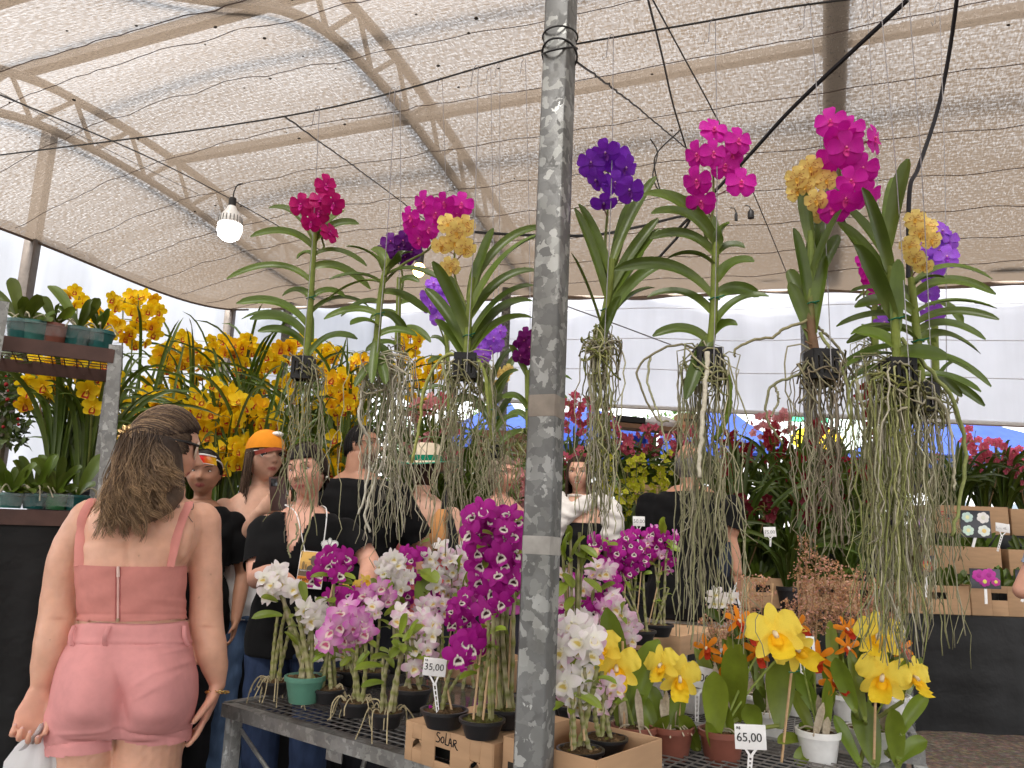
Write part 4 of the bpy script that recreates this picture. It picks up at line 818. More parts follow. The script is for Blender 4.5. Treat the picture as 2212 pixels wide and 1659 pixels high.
back('rose cymbidium cut by the right edge of the picture', 2225, 1080, 'rose', [(2202, 1010, 16, 44, 12)], 6.45, h=.5)
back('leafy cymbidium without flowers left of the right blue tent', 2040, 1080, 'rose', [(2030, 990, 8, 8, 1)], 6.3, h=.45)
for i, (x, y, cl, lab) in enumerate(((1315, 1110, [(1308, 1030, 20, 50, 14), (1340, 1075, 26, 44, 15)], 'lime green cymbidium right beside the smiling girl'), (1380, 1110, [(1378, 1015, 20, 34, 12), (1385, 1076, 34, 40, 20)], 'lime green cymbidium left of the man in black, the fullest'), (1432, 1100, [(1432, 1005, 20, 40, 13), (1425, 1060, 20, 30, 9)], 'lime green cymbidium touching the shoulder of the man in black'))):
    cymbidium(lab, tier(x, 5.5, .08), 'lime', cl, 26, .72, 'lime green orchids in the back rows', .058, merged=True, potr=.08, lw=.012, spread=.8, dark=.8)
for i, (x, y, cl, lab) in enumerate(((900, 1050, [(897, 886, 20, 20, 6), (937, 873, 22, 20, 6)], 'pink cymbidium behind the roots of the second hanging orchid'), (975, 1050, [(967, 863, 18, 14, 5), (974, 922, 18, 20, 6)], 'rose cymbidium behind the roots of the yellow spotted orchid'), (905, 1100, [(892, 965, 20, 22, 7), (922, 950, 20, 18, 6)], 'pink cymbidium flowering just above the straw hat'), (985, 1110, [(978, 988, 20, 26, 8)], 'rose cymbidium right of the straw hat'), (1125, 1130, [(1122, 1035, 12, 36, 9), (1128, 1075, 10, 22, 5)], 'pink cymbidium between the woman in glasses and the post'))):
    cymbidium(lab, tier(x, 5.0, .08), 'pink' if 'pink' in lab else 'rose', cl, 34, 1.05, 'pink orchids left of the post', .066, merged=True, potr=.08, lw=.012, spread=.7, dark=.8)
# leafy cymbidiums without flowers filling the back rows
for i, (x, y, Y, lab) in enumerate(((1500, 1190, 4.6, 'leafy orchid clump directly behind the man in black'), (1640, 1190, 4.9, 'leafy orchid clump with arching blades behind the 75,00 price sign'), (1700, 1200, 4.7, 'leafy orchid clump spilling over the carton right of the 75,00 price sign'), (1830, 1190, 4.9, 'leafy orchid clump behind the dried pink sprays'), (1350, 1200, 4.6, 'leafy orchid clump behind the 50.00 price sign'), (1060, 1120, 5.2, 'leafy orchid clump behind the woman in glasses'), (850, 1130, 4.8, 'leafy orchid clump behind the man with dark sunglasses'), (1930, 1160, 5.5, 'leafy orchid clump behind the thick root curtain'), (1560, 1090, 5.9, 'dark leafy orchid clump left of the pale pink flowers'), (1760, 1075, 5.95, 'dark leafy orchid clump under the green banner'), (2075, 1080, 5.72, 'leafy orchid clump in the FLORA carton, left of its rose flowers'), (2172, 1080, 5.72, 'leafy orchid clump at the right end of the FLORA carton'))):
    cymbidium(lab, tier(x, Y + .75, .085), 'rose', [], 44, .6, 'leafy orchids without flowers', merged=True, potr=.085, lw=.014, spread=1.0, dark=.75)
# ================================================================ cartons, price signs, lettering helpers
def text_mesh(txt, size, mat, rot_axes, pos, depth_=.0006, align='LEFT'):
    cu = bpy.data.curves.new('lettering', 'FONT'); cu.body = txt; cu.size = size; cu.extrude = depth_; cu.align_x = align; cu.resolution_u = 3
    ob = bpy.data.objects.new('lettering', cu); me = bpy.data.meshes.new_from_object(ob); bpy.data.objects.remove(ob); bpy.data.curves.remove(cu)
    x, y, z = [unit(a) for a in rot_axes]; p = A3(pos)
    m = Matrix(((x[0], y[0], z[0], p[0]), (x[1], y[1], z[1], p[1]), (x[2], y[2], z[2], p[2]), (0, 0, 0, 1))); me.transform(m)
    me.materials.append(mat); return me
def ink(name, c): m, t, p, o = new_mat(name); p.inputs['Base Color'].default_value = (*c, 1); p.inputs['Roughness'].default_value = .7; return m
M_INK = ink('black_ink', (.015, .015, .016)); M_REDINK = ink('red_ink', (.42, .035, .03)); M_WHITEINK = ink('white_ink', (.85, .85, .85)); M_GREYINK = ink('grey_ink', (.22, .22, .22)); M_GREEN = ink('green_paint', (.02, .16, .06))
def letters(parent, txt, size, axes, pos, mat=None, align='LEFT', name='lettering'):
    me = text_mesh(txt, size, mat or M_INK, axes, A3(pos) - ploc(parent), align=align); return link(name, me, parent)
def carton(label, x0, ax, ay, w, d, h, hole=True, open_top=True, name='cardboard_box', group='cardboard boxes', slots=True, round_holes=False, flap=None):
    """x0: bottom front left corner, ax along the front, ay towards the back"""
    x0, ax, ay = A3(x0), unit(ax), unit(ay); t = thing(name, label, 'cardboard box', x0 + ax * w / 2 + ay * d / 2, group); th = .004
    b = MB(); z = ez
    def pan(o, u, v, lu, lv): b.box(o + u * lu / 2 + v * lv / 2, (lu / 2, lv / 2, th / 2), (u, v, np.cross(u, v)), ch=.0012)
    pan(x0 + ay * d, ax, z, w, h); pan(x0, ay, z, d, h); pan(x0 + ax * w, ay, z, d, h); pan(x0 + z * .002, ax, ay, w, d)
    # front panel pieced round its openings
    holes = []
    if round_holes: holes = [(.30 * w, .60 * w * 0 + .42 * h, .44 * w, .78 * h)]
    elif hole: holes = [(w * .36, h * .52, w * .64, h * .76)]
    if holes:
        a0, b0, a1, b1 = holes[0]
        pan(x0, ax, z, a0, h); pan(x0 + ax * a1, ax, z, w - a1, h); pan(x0 + ax * a0, ax, z, a1 - a0, b0); pan(x0 + ax * a0 + z * b1, ax, z, a1 - a0, h - b1)
    else: pan(x0, ax, z, w, h)
    if not open_top: pan(x0 + z * (h - .002), ax, ay, w, d)
    part('board', b, M_CARD, t)
    return t
def sign(label, c, w, h, axes, txt, stem_to, tsize=None, small=None, txt_dx=0.0, group='white price signs', txtmat=None):
    x, y, z = [unit(a) for a in axes]; c = A3(c); t = thing('price_sign', label, 'price sign', stem_to, group)
    b = MB(); b.box(c, (w / 2, h / 2, .001), (x, y, z), (.80, .80, .80), ch=.0005); part('plate', b, M_PLASTIC, t)
    e = A3(stem_to); top = c - y * h / 2; b = MB(); nk = top + (e - top) * .22
    for sg in (-1, 1): b.slab(top + x * sg * w * .22 + y * .004, nk, w * .07, .0016, (.78, .78, .78), up=z)
    d_ = e - nk; L = np.linalg.norm(d_); dn = d_ / L; sx = np.cross(dn, z)
    for sg in (-1, 1): b.slab(nk + sx * sg * w * .062 - dn * .003, e + sx * sg * w * .045, w * .045, .0017, (.78, .78, .78), up=z)
    n = 6
    for i in range(n + 1): q = nk + d_ * i / n; b.slab(q - dn * w * .03, q + dn * w * .03, w * .13, .0014, (.78, .78, .78), up=z)
    part('stake', b, M_PLASTIC, t)
    letters(t, txt, (tsize or h * .48) * .86, (x, y, z), c - x * w * .46 - y * h * .18 + z * .0014 + x * txt_dx, txtmat)
    if small: letters(t, small, h * .16, (x, y, z), c - x * w * .45 + y * h * .30 + z * .0014)
    return t
# ================================================================ dendrobiums on the front table
TZ = .80
te = unit(G(874, 1626, TZ) - G(494, 1518, TZ)); tn = np.array([-te[1], te[0], 0])   # along the front edge / towards the back
A0 = G(490, 1517, TZ); TL, TD = 1.62, .78
def on_table(x, y, z=TZ): return G(x, y, z)
tb = thing('display_table', 'galvanised steel display table with wire mesh top', 'table', A0 + te * TL / 2 + tn * TD / 2 - ez * TZ)
b = MB(); cs = [A0, A0 + te * TL, A0 + te * TL + tn * TD, A0 + tn * TD]
for i in range(4): b.slab(cs[i] - ez * .018, cs[(i + 1) % 4] - ez * .018, .032, .036, up=ez)
part('frame', b, M_GALVF, tb)
b = MB()
for i in range(1, 54): b.slab(A0 + te * TL * i / 54 + tn * .02 - ez * .006, A0 + te * TL * i / 54 + tn * (TD - .02) - ez * .006, .0028, .0028, (.22, .21, .2))
for i in range(1, 27): b.slab(A0 + tn * TD * i / 27 + te * .02 - ez * .003, A0 + tn * TD * i / 27 + te * (TL - .02) - ez * .003, .0028, .0028, (.22, .21, .2))
part('wire_mesh', b, M_WIRE, tb)
for i, c in enumerate(cs):
    q = c + (te if i in (0, 3) else -te) * .018 + (tn if i in (0, 1) else -tn) * .018
    b = MB(); b.box(np.array([q[0], q[1], (TZ - .036) / 2]), (.018, .018, (TZ - .036) / 2), (te, tn, ez), ch=.002); part('leg', b, M_GALVF, tb)
b = MB(); b.tube([A0 + te * .03 + tn * .03 - ez * .07, A0 + te * TL * .5 + tn * .03 - ez * .50], .006, 6); b.tube([A0 + te * .55 + tn * .05 - ez * .05, A0 + te * .30 + tn * .05 - ez * .78], .006, 6); b.tube([A0 + tn * TD * .95 + te * .02 - ez * .55, A0 + te * TL * .95 + tn * TD * .95 - ez * .55], .007, 6); part('brace', b, M_GALVF, tb)
b = MB()
for f in (.30, .72):
    q = A0 + te * TL * f - ez * .045; b.box(q + tn * .0, (.03, .0015, .022), (te, tn, ez)); 
part('bracket', b, M_GALVF, tb)
# clear tray
def tray(label, o, u, v, lu, lv, h=.045, mat=None, nx=5, ny=3):
    t = thing('plant_tray', label, 'plant tray', o + u * lu / 2 + v * lv / 2, 'clear plastic pot trays'); b = MB(); rr = .024
    # deck with a rolled, wavy rim and cells hanging below it
    n = 80; per = []
    for i in range(n):
        s_ = i / n * 4; k = int(s_); f = s_ - k
        q = [(f, 0), (1, f), (1 - f, 1), (0, 1 - f)][k]; per.append(o + u * lu * q[0] + v * lv * q[1])
    per = np.array(per); cen = per.mean(0)
    inn = cen + (per - cen) * .965; bot = cen + (per - cen) * 1.01 - ez * .035; wav = ez * (.003 * np.sin(np.arange(n) * 1.1))[:, None]
    b.grid(np.stack([inn + ez * h, per + ez * (h + .004) + wav, bot + ez * h + wav], 0), cv=True)
    b.grid(np.stack([np.linspace(o + u * lu * i / 20 + ez * h, o + u * lu * i / 20 + v * lv + ez * h, 12) for i in range(21)]))
    for i in range(nx):
        for j in range(ny): c = o + u * lu * (i + .5) / nx + v * lv * (j + .5) / ny; b.lathe([(.043, h), (.036, .004), (0, .004)], c, 14)
    part('rim', b, mat or M_SMOKE, t); return t
tray('smoky clear plastic pot tray on the left end of the front table', A0 + te * .02 + tn * .10, te, tn, .66, .42)
def leafy(b, p, n, L, w, up=.5, col=1.0, down=0.0):
    for i in range(n):
        a = rnd(0, 2 * pi); d = A3((cos(a), sin(a), rnd(-.2, up))); d = unit(d); l = L * rnd(.7, 1.2)
        tip = p + d * l - ez * l * (.25 + down); blade(b, bez(p, p + d * l * .55 + ez * l * .12, tip, 8), w * rnd(.8, 1.15), .3, green(1.0, 1.7, .6) * col, unit(CAM - p) * .6 + ez + RNG.normal(0, .4, 3), .45, .8)
def dendro(label, potpx, r, h, kind, flowers, canes, z=TZ, fd=.062, leaves=(), potcol=(.018, .018, .020), stakes=(), cane_r=.0055, roots=0, moss=False, group='dendrobium orchids on the front table', kinds=None, bare=False, facing=None, depthj=.03):
    """potpx: pixel of the pot's base centre (on height z); canes: pixel tops; flowers: pixels"""
    base = on_table(*potpx, z); Y = base[1]; t = thing('dendrobium_orchid', label, 'orchid', base, group); k = m_px(1, base + ez * .1)
    R_ = r * k; H = h * k
    pot(t, base, R_, H, potcol, soil=(.10, .10, .03) if moss else (.10, .065, .035)); top = base + ez * H * .88
    cps = []
    for (x, y) in canes:
        e = P(x, y, Y + rnd(-.03, .03)); s_ = top + A3((rnd(-.45, .45) * R_, rnd(-.4, .3) * R_, 0)); n = 22
        path = bez(s_, (s_ + e) / 2 + A3((rnd(-.012, .012), 0, 0)) , e, n); rr = cane_r * rnd(.85, 1.15) * (1 + .22 * np.cos(np.arange(n) * 2 * pi / 3.0)) * np.linspace(1.05, .75, n)
        c1, c2 = np.array((.20, .22, .045)) * rnd(.8, 1.2), np.array((.36, .31, .22)) * rnd(.8, 1.1); m = rnd(.35, .8)
        cl = np.array([c1 * (1 - m) + c2 * m if (i % 3) else (c1 * .75) for i in range(n)]); b = MB(); b.tube(path, rr, 7, cl); part('cane', b, M_CANE, t); cps.append(path)
    b = MB(); has = False
    for path in cps:
        if bare: break
        for q in path[-7::3]:
            if rnd() < .6: leafy(b, q, 1, .055, .0085, .6); has = True
    for (x, y, tx, ty, w) in leaves:
        a, e = P(x, y, Y - .02), P(tx, ty, Y - .05 + rnd(-.03, .03)); L = np.linalg.norm(e - a)
        blade(b, bez(a, (a + e) / 2 + ez * L * .16, e, 10), w * k, .3, green(1.1, 1.7, .7), unit(CAM - a) * .8 + ez * .8, .45, .8, m=7); has = True
    if has: part('foliage', b, M_LEAF, t)
    for (x0, y0, x1, y1) in stakes:
        b = MB(); b.tube([P(x0, y0, Y - .012), P(x1, y1, Y - .005)], .0026, 6, (.48, .33, .19)); part('bamboo_stake', b, M_STICK, t)
    if roots:
        b = MB()
        for i in range(roots):
            a = rnd(0, 2 * pi); d = A3((cos(a), sin(a), 0)); q = top + d * R_ * rnd(.2, .8)
            pth = spl([q, q + d * R_ * .4 + ez * .015, q + d * R_ * rnd(.5, 1) + ez * rnd(-.03, .01), q + d * R_ * rnd(.6, 1.2) - ez * rnd(.01, .06)], 12); b.tube(pth, .0016, 5, np.array((.42, .36, .22)) * rnd(.7, 1.2))
        part('roots', b, M_ROOT, t)['kind'] = 'stuff'
    if flowers:
        cen = np.mean([P(x, y, Y) for x, y in flowers], 0)
        extra = [(x + rnd(-17, 17), y + rnd(-16, 16)) for x, y in flowers for _ in range(2) if rnd() < (.9 if _ == 0 else .35) and len(flowers) > 3]
        for (x, y) in list(flowers) + extra:
            p_ = P(x, y, Y - .02 + (.045 if (x, y) in extra else 0) + rnd(-depthj, depthj)); o = (p_ - cen) / max(.03, np.linalg.norm(p_ - cen)); kd = random.choice(kinds) if kinds else kind
            d = unit(unit(CAM - p_) + A3((o[0] * .5, 0, o[2] * .35 - .1)) + RNG.normal(0, .25, 3)); put_flower(t, random.choice(DF[kd]), p_, d, fd * rnd(.85, 1.12), rnd(-.6, .6))
    return t
TT = TZ + .047
dendro('dendrobium of thin bare canes in a black pot, leftmost on the front table', (592, 1500), 30, 28, 'white', [], [(600, 1330), (617, 1320), (608, 1350), (628, 1345)], TT, roots=16, bare=True)
dendro('white dendrobium in the sea green pot', (655, 1518), 42, 56, 'white', [(571, 1248), (601, 1243), (578, 1281), (631, 1270), (590, 1262), (612, 1258), (683, 1318), (694, 1337), (660, 1314), (676, 1336), (702, 1350)], [(598, 1262), (611, 1290), (655, 1330), (672, 1325), (685, 1330), (640, 1310)], TT, .066, [(610, 1330, 543, 1336, 11), (600, 1300, 563, 1290, 8), (660, 1300, 648, 1255, 10), (655, 1340, 668, 1315, 9), (615, 1365, 645, 1395, 6)], (.085, .22, .16), cane_r=.007)
dendro('tall purple dendrobium in front of the badge of the woman in black', (708, 1518), 36, 30, 'magenta', [(718, 1193), (745, 1203), (714, 1218), (731, 1240), (694, 1238), (740, 1222), (724, 1207)], [(722, 1232), (715, 1300), (690, 1370), (712, 1400)], TT, .060, [(725, 1245, 670, 1247, 7), (728, 1242, 768, 1252, 7), (722, 1258, 762, 1262, 9), (700, 1300, 722, 1302, 11)], stakes=[(712, 1300, 728, 1215)], roots=6)
dendro('orchid pink dendrobium with spidery flowers in a black pot on the tray', (768, 1548), 36, 32, 'pink', [(738, 1349), (745, 1377), (714, 1360), (771, 1333), (791, 1363), (708, 1384), (735, 1323), (760, 1352), (725, 1340), (780, 1345), (755, 1375)], [(740, 1400), (757, 1390), (772, 1395), (790, 1390)], TT, .074, [(770, 1440, 800, 1410, 10), (760, 1420, 735, 1440, 8)], roots=14)
dendro('leafy green dendrobium with a single pale flower at the front of the tray', (833, 1572), 37, 34, 'blush', [(811, 1317), (806, 1306)], [(828, 1420), (845, 1400), (865, 1390), (880, 1380)], TT, .055, [(828, 1440, 766, 1447, 10), (830, 1475, 780, 1484, 9), (850, 1420, 820, 1405, 10), (865, 1400, 843, 1422, 10), (870, 1385, 915, 1352, 11), (880, 1385, 905, 1340, 10), (865, 1370, 880, 1325, 10), (845, 1420, 800, 1425, 9), (875, 1410, 845, 1385, 9)], roots=10)
dendro('pale pink dendrobium in the tall black pot at the right of the tray', (887, 1532), 42, 44, 'blush', [(891, 1360), (901, 1399), (924, 1399), (891, 1440), (862, 1339), (934, 1369), (912, 1345), (880, 1330), (915, 1420), (935, 1345)], [(890, 1380), (905, 1370), (920, 1380), (880, 1350)], TT, .062, [(890, 1420, 930, 1425, 9)], kinds=['blush', 'white'])
dendro('purple dendrobium with white lips, low behind the pink one', (748, 1478), 34, 30, 'magenta', [(744, 1300), (722, 1293), (762, 1306), (735, 1315), (755, 1285), (728, 1278)], [(742, 1320), (755, 1330), (735, 1340)], TT, .06, [(740, 1330, 715, 1300, 9)])
dendro('yellow dendrobium peeping out behind the purple one', (775, 1470), 30, 28, 'yellow', [(754, 1279), (778, 1268), (766, 1275), (784, 1280)], [(765, 1290), (775, 1300)], TT, .05)
dendro('pink dendrobium with soft leaves behind the yellow one', (805, 1480), 34, 30, 'pink', [(801, 1293), (790, 1285), (815, 1300), (822, 1268), (838, 1295)], [(805, 1310), (820, 1320)], TT, .062, [(815, 1300, 850, 1262, 11), (820, 1290, 800, 1250, 10), (810, 1320, 785, 1300, 9), (830, 1330, 868, 1310, 10)])
dendro('white dendrobium at the back of the table below the black shirted man', (850, 1450), 34, 30, 'white', [(838, 1213), (828, 1236), (858, 1220), (864, 1258), (868, 1270), (845, 1245), (852, 1205), (834, 1256), (875, 1245), (822, 1222)], [(845, 1260), (855, 1270), (862, 1280)], TT, .066, [(850, 1280, 830, 1240, 10)])
dendro('purple and white dendrobium with broad drooping leaves in the middle of the table', (920, 1470), 38, 34, 'magenta', [(891, 1209), (928, 1203), (940, 1266), (948, 1306), (894, 1247), (910, 1195), (945, 1240), (935, 1290)], [(905, 1230), (918, 1260), (940, 1300), (925, 1340)], TZ, .064, [(905, 1235, 945, 1260, 18), (915, 1240, 910, 1310, 17), (915, 1290, 930, 1375, 16), (905, 1180, 925, 1170, 12), (935, 1330, 968, 1350, 9)], kinds=['magenta', 'magenta', 'white'])
dendro('white dendrobium flushed pink left of the big purple one', (985, 1465), 38, 34, 'blush', [(964, 1193), (981, 1233), (1008, 1249), (988, 1283), (1001, 1197), (961, 1273), (975, 1210), (992, 1215), (1010, 1225), (970, 1250), (998, 1265), (1012, 1200)], [(975, 1250), (990, 1270), (1000, 1290)], TZ, .066, [(985, 1240, 1000, 1200, 10), (1000, 1290, 1020, 1230, 10), (970, 1330, 1000, 1300, 9)], kinds=['blush', 'white'], stakes=[(965, 1430, 990, 1240)])
dendro('blush dendrobium filling the gap behind the 35,00 sign', (950, 1500), 34, 30, 'blush', [(925, 1330), (945, 1345), (960, 1322), (905, 1320), (935, 1302), (915, 1345), (955, 1300)], [(925, 1345), (945, 1360), (955, 1340)], TZ, .058, [(935, 1370, 905, 1385, 9)])
dendro('purple dendrobium half hidden between the pale pink and the biggest purple plant', (1012, 1520), 34, 30, 'magenta', [(1000, 1332), (1015, 1352), (985, 1347), (1010, 1312), (995, 1300), (1005, 1285), (978, 1320)], [(1000, 1350), (1010, 1370)], TZ, .056)
dendro('pale pink dendrobium tucked behind the sea green pot', (705, 1490), 32, 28, 'blush', [(690, 1387), (705, 1400), (720, 1412), (732, 1396), (712, 1376), (698, 1410), (740, 1415), (722, 1385)], [(700, 1400), (715, 1415)], TT, .054, kinds=['blush', 'white'])
dendro('small purple dendrobium low in front of the wide purple and white one', (875, 1470), 32, 28, 'magenta', [(860, 1290), (874, 1300), (850, 1305), (880, 1285), (866, 1275)], [(865, 1305), (872, 1320)], TZ, .054, [(870, 1330, 850, 1345, 9)], kinds=['magenta', 'pink'])
bz = TZ + .085
big = [(1034, 1153), (1071, 1163), (1094, 1169), (1041, 1216), (1088, 1213), (1074, 1240), (1034, 1257), (1104, 1276), (1088, 1287), (1048, 1317), (1021, 1128), (1114, 1190), (1121, 1128), (1078, 1197), (1111, 1250), (1041, 1102), (1025, 1112), (1060, 1120), (1090, 1140), (1105, 1150), (1055, 1185), (1030, 1190), (1110, 1225), (1118, 1165), (1060, 1275), (1100, 1110), (1080, 1300), (1015, 1150)]
dendro('big purple dendrobium with white eyed flowers left of the post, the largest on the table', (1088, 1572), 48, 42, 'magenta', big, [(1040, 1160), (1070, 1180), (1090, 1190), (1105, 1200), (1050, 1220), (1075, 1250), (1100, 1270), (1085, 1300), (1112, 1290), (1060, 1290)], bz, .066, [(1075, 1165, 1040, 1150, 9), (1100, 1130, 1130, 1120, 9), (1090, 1200, 1128, 1195, 9), (1060, 1180, 1030, 1185, 8)], stakes=[(1048, 1530, 1050, 1310), (1095, 1530, 1105, 1330), (1072, 1540, 1080, 1330)], moss=True, depthj=.06, group='dendrobium orchids on the cartons')
dendro('purple dendrobium of few low flowers at the front corner of the marked box', (1040, 1594), 48, 40, 'magenta', [(994, 1399), (1029, 1376), (988, 1417), (1008, 1385), (1018, 1395)], [(1028, 1380), (1055, 1340), (1040, 1420), (1065, 1330), (1058, 1400)], bz, .062, [(1030, 1410, 985, 1408, 8)], stakes=[(1040, 1585, 1058, 1420), (1022, 1560, 1040, 1390)], moss=True, group='dendrobium orchids on the cartons')
dendro('dendrobium with cut green canes in a wide pot holding the 35,00 sign', (958, 1572), 50, 38, 'magenta', [(937, 1541)], [(985, 1420), (945, 1510), (1000, 1450)], bz, .045, stakes=[(978, 1545, 952, 1420)], bare=True, group='dendrobium orchids on the cartons')
# right of the post
def rd(*a, **k): return dendro(*a, group='dendrobium orchids right of the post', **k)
rd('white dendrobium with a long column of flowers just right of the post', (1253, 1662), 50, 42, 'white', [(1232, 1443), (1252, 1463), (1258, 1487), (1255, 1384), (1282, 1380), (1275, 1410), (1242, 1500), (1256, 1520), (1218, 1427), (1208, 1447), (1220, 1474), (1235, 1374), (1266, 1507), (1245, 1405), (1225, 1400), (1262, 1440), (1240, 1360), (1268, 1365), (1215, 1405)], [(1235, 1500), (1250, 1480), (1262, 1440), (1245, 1420), (1290, 1440)], TZ + .05, .072, [(1235, 1440, 1242, 1402, 9), (1220, 1520, 1195, 1535, 10)], stakes=[(1235, 1625, 1240, 1470), (1262, 1600, 1258, 1520)], kinds=['white', 'white', 'blush'])
rd('dendrobium with speckled canes in a black pot behind the white flowered one', (1308, 1632), 46, 38, 'blush', [(1300, 1525), (1280, 1500), (1318, 1490), (1325, 1475)], [(1285, 1500), (1310, 1480), (1330, 1520), (1300, 1450)], TZ + .05, .058)
rd('leafy yellow green dendrobium beside the right edge of the post', (1240, 1560), 40, 36, 'blush', [(1215, 1240)], [(1215, 1180), (1232, 1160), (1252, 1150), (1260, 1185), (1225, 1220), (1245, 1230)], TZ, .05, [(1215, 1200, 1232, 1150, 11), (1222, 1210, 1200, 1175, 11), (1235, 1200, 1265, 1160, 11), (1240, 1190, 1262, 1205, 11), (1230, 1170, 1225, 1135, 10), (1250, 1180, 1290, 1205, 10), (1215, 1240, 1240, 1270, 11), (1225, 1260, 1205, 1290, 11), (1250, 1230, 1270, 1190, 10), (1240, 1290, 1222, 1320, 10), (1260, 1250, 1300, 1280, 9)], stakes=[(1215, 1430, 1230, 1215)])
rd('mixed dendrobium with pink yellow centred flowers above the white one', (1275, 1530), 40, 36, 'blush', [(1252, 1286), (1282, 1227), (1297, 1238), (1290, 1220), (1238, 1275), (1262, 1270), (1310, 1235)], [(1255, 1300), (1285, 1250), (1270, 1320)], TZ, .064, [(1290, 1280, 1330, 1260, 8), (1265, 1290, 1250, 1310, 8)], kinds=['pink', 'blush'])
rd('dark purple dendrobium with single blooms among the mixed flowers right of the post', (1295, 1520), 38, 34, 'magenta', [(1282, 1270), (1328, 1272), (1278, 1347), (1222, 1322), (1290, 1290), (1300, 1300), (1210, 1335), (1320, 1260), (1245, 1255)], [(1285, 1290), (1300, 1310), (1280, 1360)], TZ, .062, [(1300, 1320, 1280, 1300, 9), (1300, 1360, 1270, 1380, 9)])
rd('white dendrobium with few blooms against the right edge of the post', (1225, 1545), 36, 34, 'white', [(1248, 1326), (1206, 1370), (1210, 1385), (1260, 1330), (1205, 1350), (1228, 1345)], [(1225, 1370), (1245, 1350)], TZ, .064)
rd('pink dendrobium close behind the white column of flowers right of the post', (1262, 1540), 36, 32, 'pink', [(1225, 1292), (1240, 1302), (1215, 1302), (1230, 1276), (1300, 1332), (1315, 1346), (1290, 1342), (1270, 1312), (1255, 1345), (1282, 1322), (1305, 1310)], [(1240, 1310), (1290, 1345), (1265, 1330)], TZ, .058, kinds=['pink', 'blush', 'magenta'])
rd('pale pink dendrobium leaning right above the big yellow cattleya', (1340, 1540), 38, 34, 'blush', [(1335, 1313), (1318, 1297), (1353, 1337), (1358, 1363), (1345, 1325), (1362, 1350), (1328, 1305), (1366, 1380)], [(1335, 1330), (1350, 1350)], TZ, .068, [(1330, 1350, 1352, 1300, 9)])
dz2 = TZ + .09
def bd(*a, **k): return dendro(*a, group='dendrobium orchids on the rear carton', z=dz2, **k)
bd('purple dendrobium with crowded flowers on the rear carton', (1382, 1392), 34, 30, 'magenta', [(1352, 1203), (1365, 1213), (1378, 1227), (1328, 1220), (1362, 1237), (1335, 1193), (1382, 1180), (1362, 1176), (1318, 1206), (1345, 1180), (1370, 1195), (1340, 1238), (1390, 1210), (1325, 1240), (1355, 1160), (1305, 1220), (1300, 1180), (1285, 1170)], [(1345, 1240), (1360, 1230), (1375, 1235), (1390, 1240), (1330, 1250)], fd=.066, leaves=[(1305, 1180, 1335, 1178, 7), (1320, 1175, 1290, 1170, 7)], stakes=[(1373, 1370, 1385, 1235), (1345, 1360, 1352, 1240)])
bd('purple dendrobium with a leafy top, right on the rear carton', (1420, 1375), 34, 26, 'magenta', [(1428, 1163), (1412, 1150), (1455, 1166), (1428, 1197), (1405, 1197), (1442, 1222), (1418, 1178), (1450, 1180), (1400, 1170)], [(1425, 1200), (1440, 1190), (1415, 1220), (1432, 1290), (1445, 1270)], fd=.064, leaves=[(1430, 1160, 1437, 1118, 11), (1435, 1165, 1462, 1190, 8), (1440, 1180, 1470, 1192, 8)], stakes=[(1400, 1355, 1432, 1215)], kinds=['magenta', 'magenta', 'pink'])
# cartons of the front table
p0, p1 = G(879, 1554, bz), G(1066, 1606, bz); bw = np.linalg.norm((p1 - p0)[:2]); bx = unit((p1 - p0) * A3((1, 1, 0))); by = np.array([-bx[1], bx[0], 0])
c0 = np.array([p0[0], p0[1], TZ + .001])
sb = thing('cardboard_box', 'cardboard box with SOLAR hand written above a square opening', 'cardboard box', c0 + bx * bw / 2 + by * .14, 'cardboard boxes')
b = MB(); h_ = bz - TZ - .002; th = .004
def pan(o, u, v, lu, lv): b.box(o + u * lu / 2 + v * lv / 2, (lu / 2, lv / 2, th / 2), (u, v, np.cross(u, v)), ch=.0012)
pan(c0 + by * .30, bx, ez, bw, h_); pan(c0, by, ez, .30, h_); pan(c0 + bx * bw, by, ez, .30, h_); pan(c0 + ez * (h_ - .003), bx, by, bw, .30)
sq = (.36 * bw, .20 * h_, .54 * bw, .55 * h_)                          # square opening, pieced round
hl = [(.09 * bw, .34 * h_, .20 * bw, .60 * h_), sq, (.76 * bw, .20 * h_, .87 * bw, .46 * h_)]; last = 0
for (a0, b0, a1, b1) in hl:
    pan(c0 + bx * last, bx, ez, a0 - last, h_); pan(c0 + bx * a0, bx, ez, a1 - a0, b0); pan(c0 + bx * a0 + ez * b1, bx, ez, a1 - a0, h_ - b1); last = a1
pan(c0 + bx * last, bx, ez, bw - last, h_)
for (a0, b0, a1, b1) in (hl[0], hl[2]):                                # round the corners of the finger holes
    for sx_, xx in ((1, a0), (-1, a1)):
        for i in range(5): f = (i + .5) / 5; q = (1 - math.sqrt(1 - f * f)) if f < 1 else 1; ww = (a1 - a0) / 2 * q; b.box(c0 + bx * (xx + sx_ * ww / 2) + ez * (b1 - (b1 - b0) * .62 * (1 - f) - .001), (max(ww / 2, .0003), .0016, (b1 - b0) * .62 / 10), (bx, by, ez))
    b.box(c0 + bx * (a0 + a1) / 2 + by * .012 + ez * (b0 + .004), ((a1 - a0) / 2, .012, .0012), (bx, unit(by + ez * .4), np.cross(bx, unit(by + ez * .4))))
part('board', b, M_CARD, sb)
b = MB(); b.box(c0 + bx * (sq[0] + sq[2]) / 2 + by * .15 + ez * h_ / 2, (bw * .45, .10, h_ * .42), (bx, by, ez), (.012, .012, .01)); part('packing', b, M_MAT, sb)
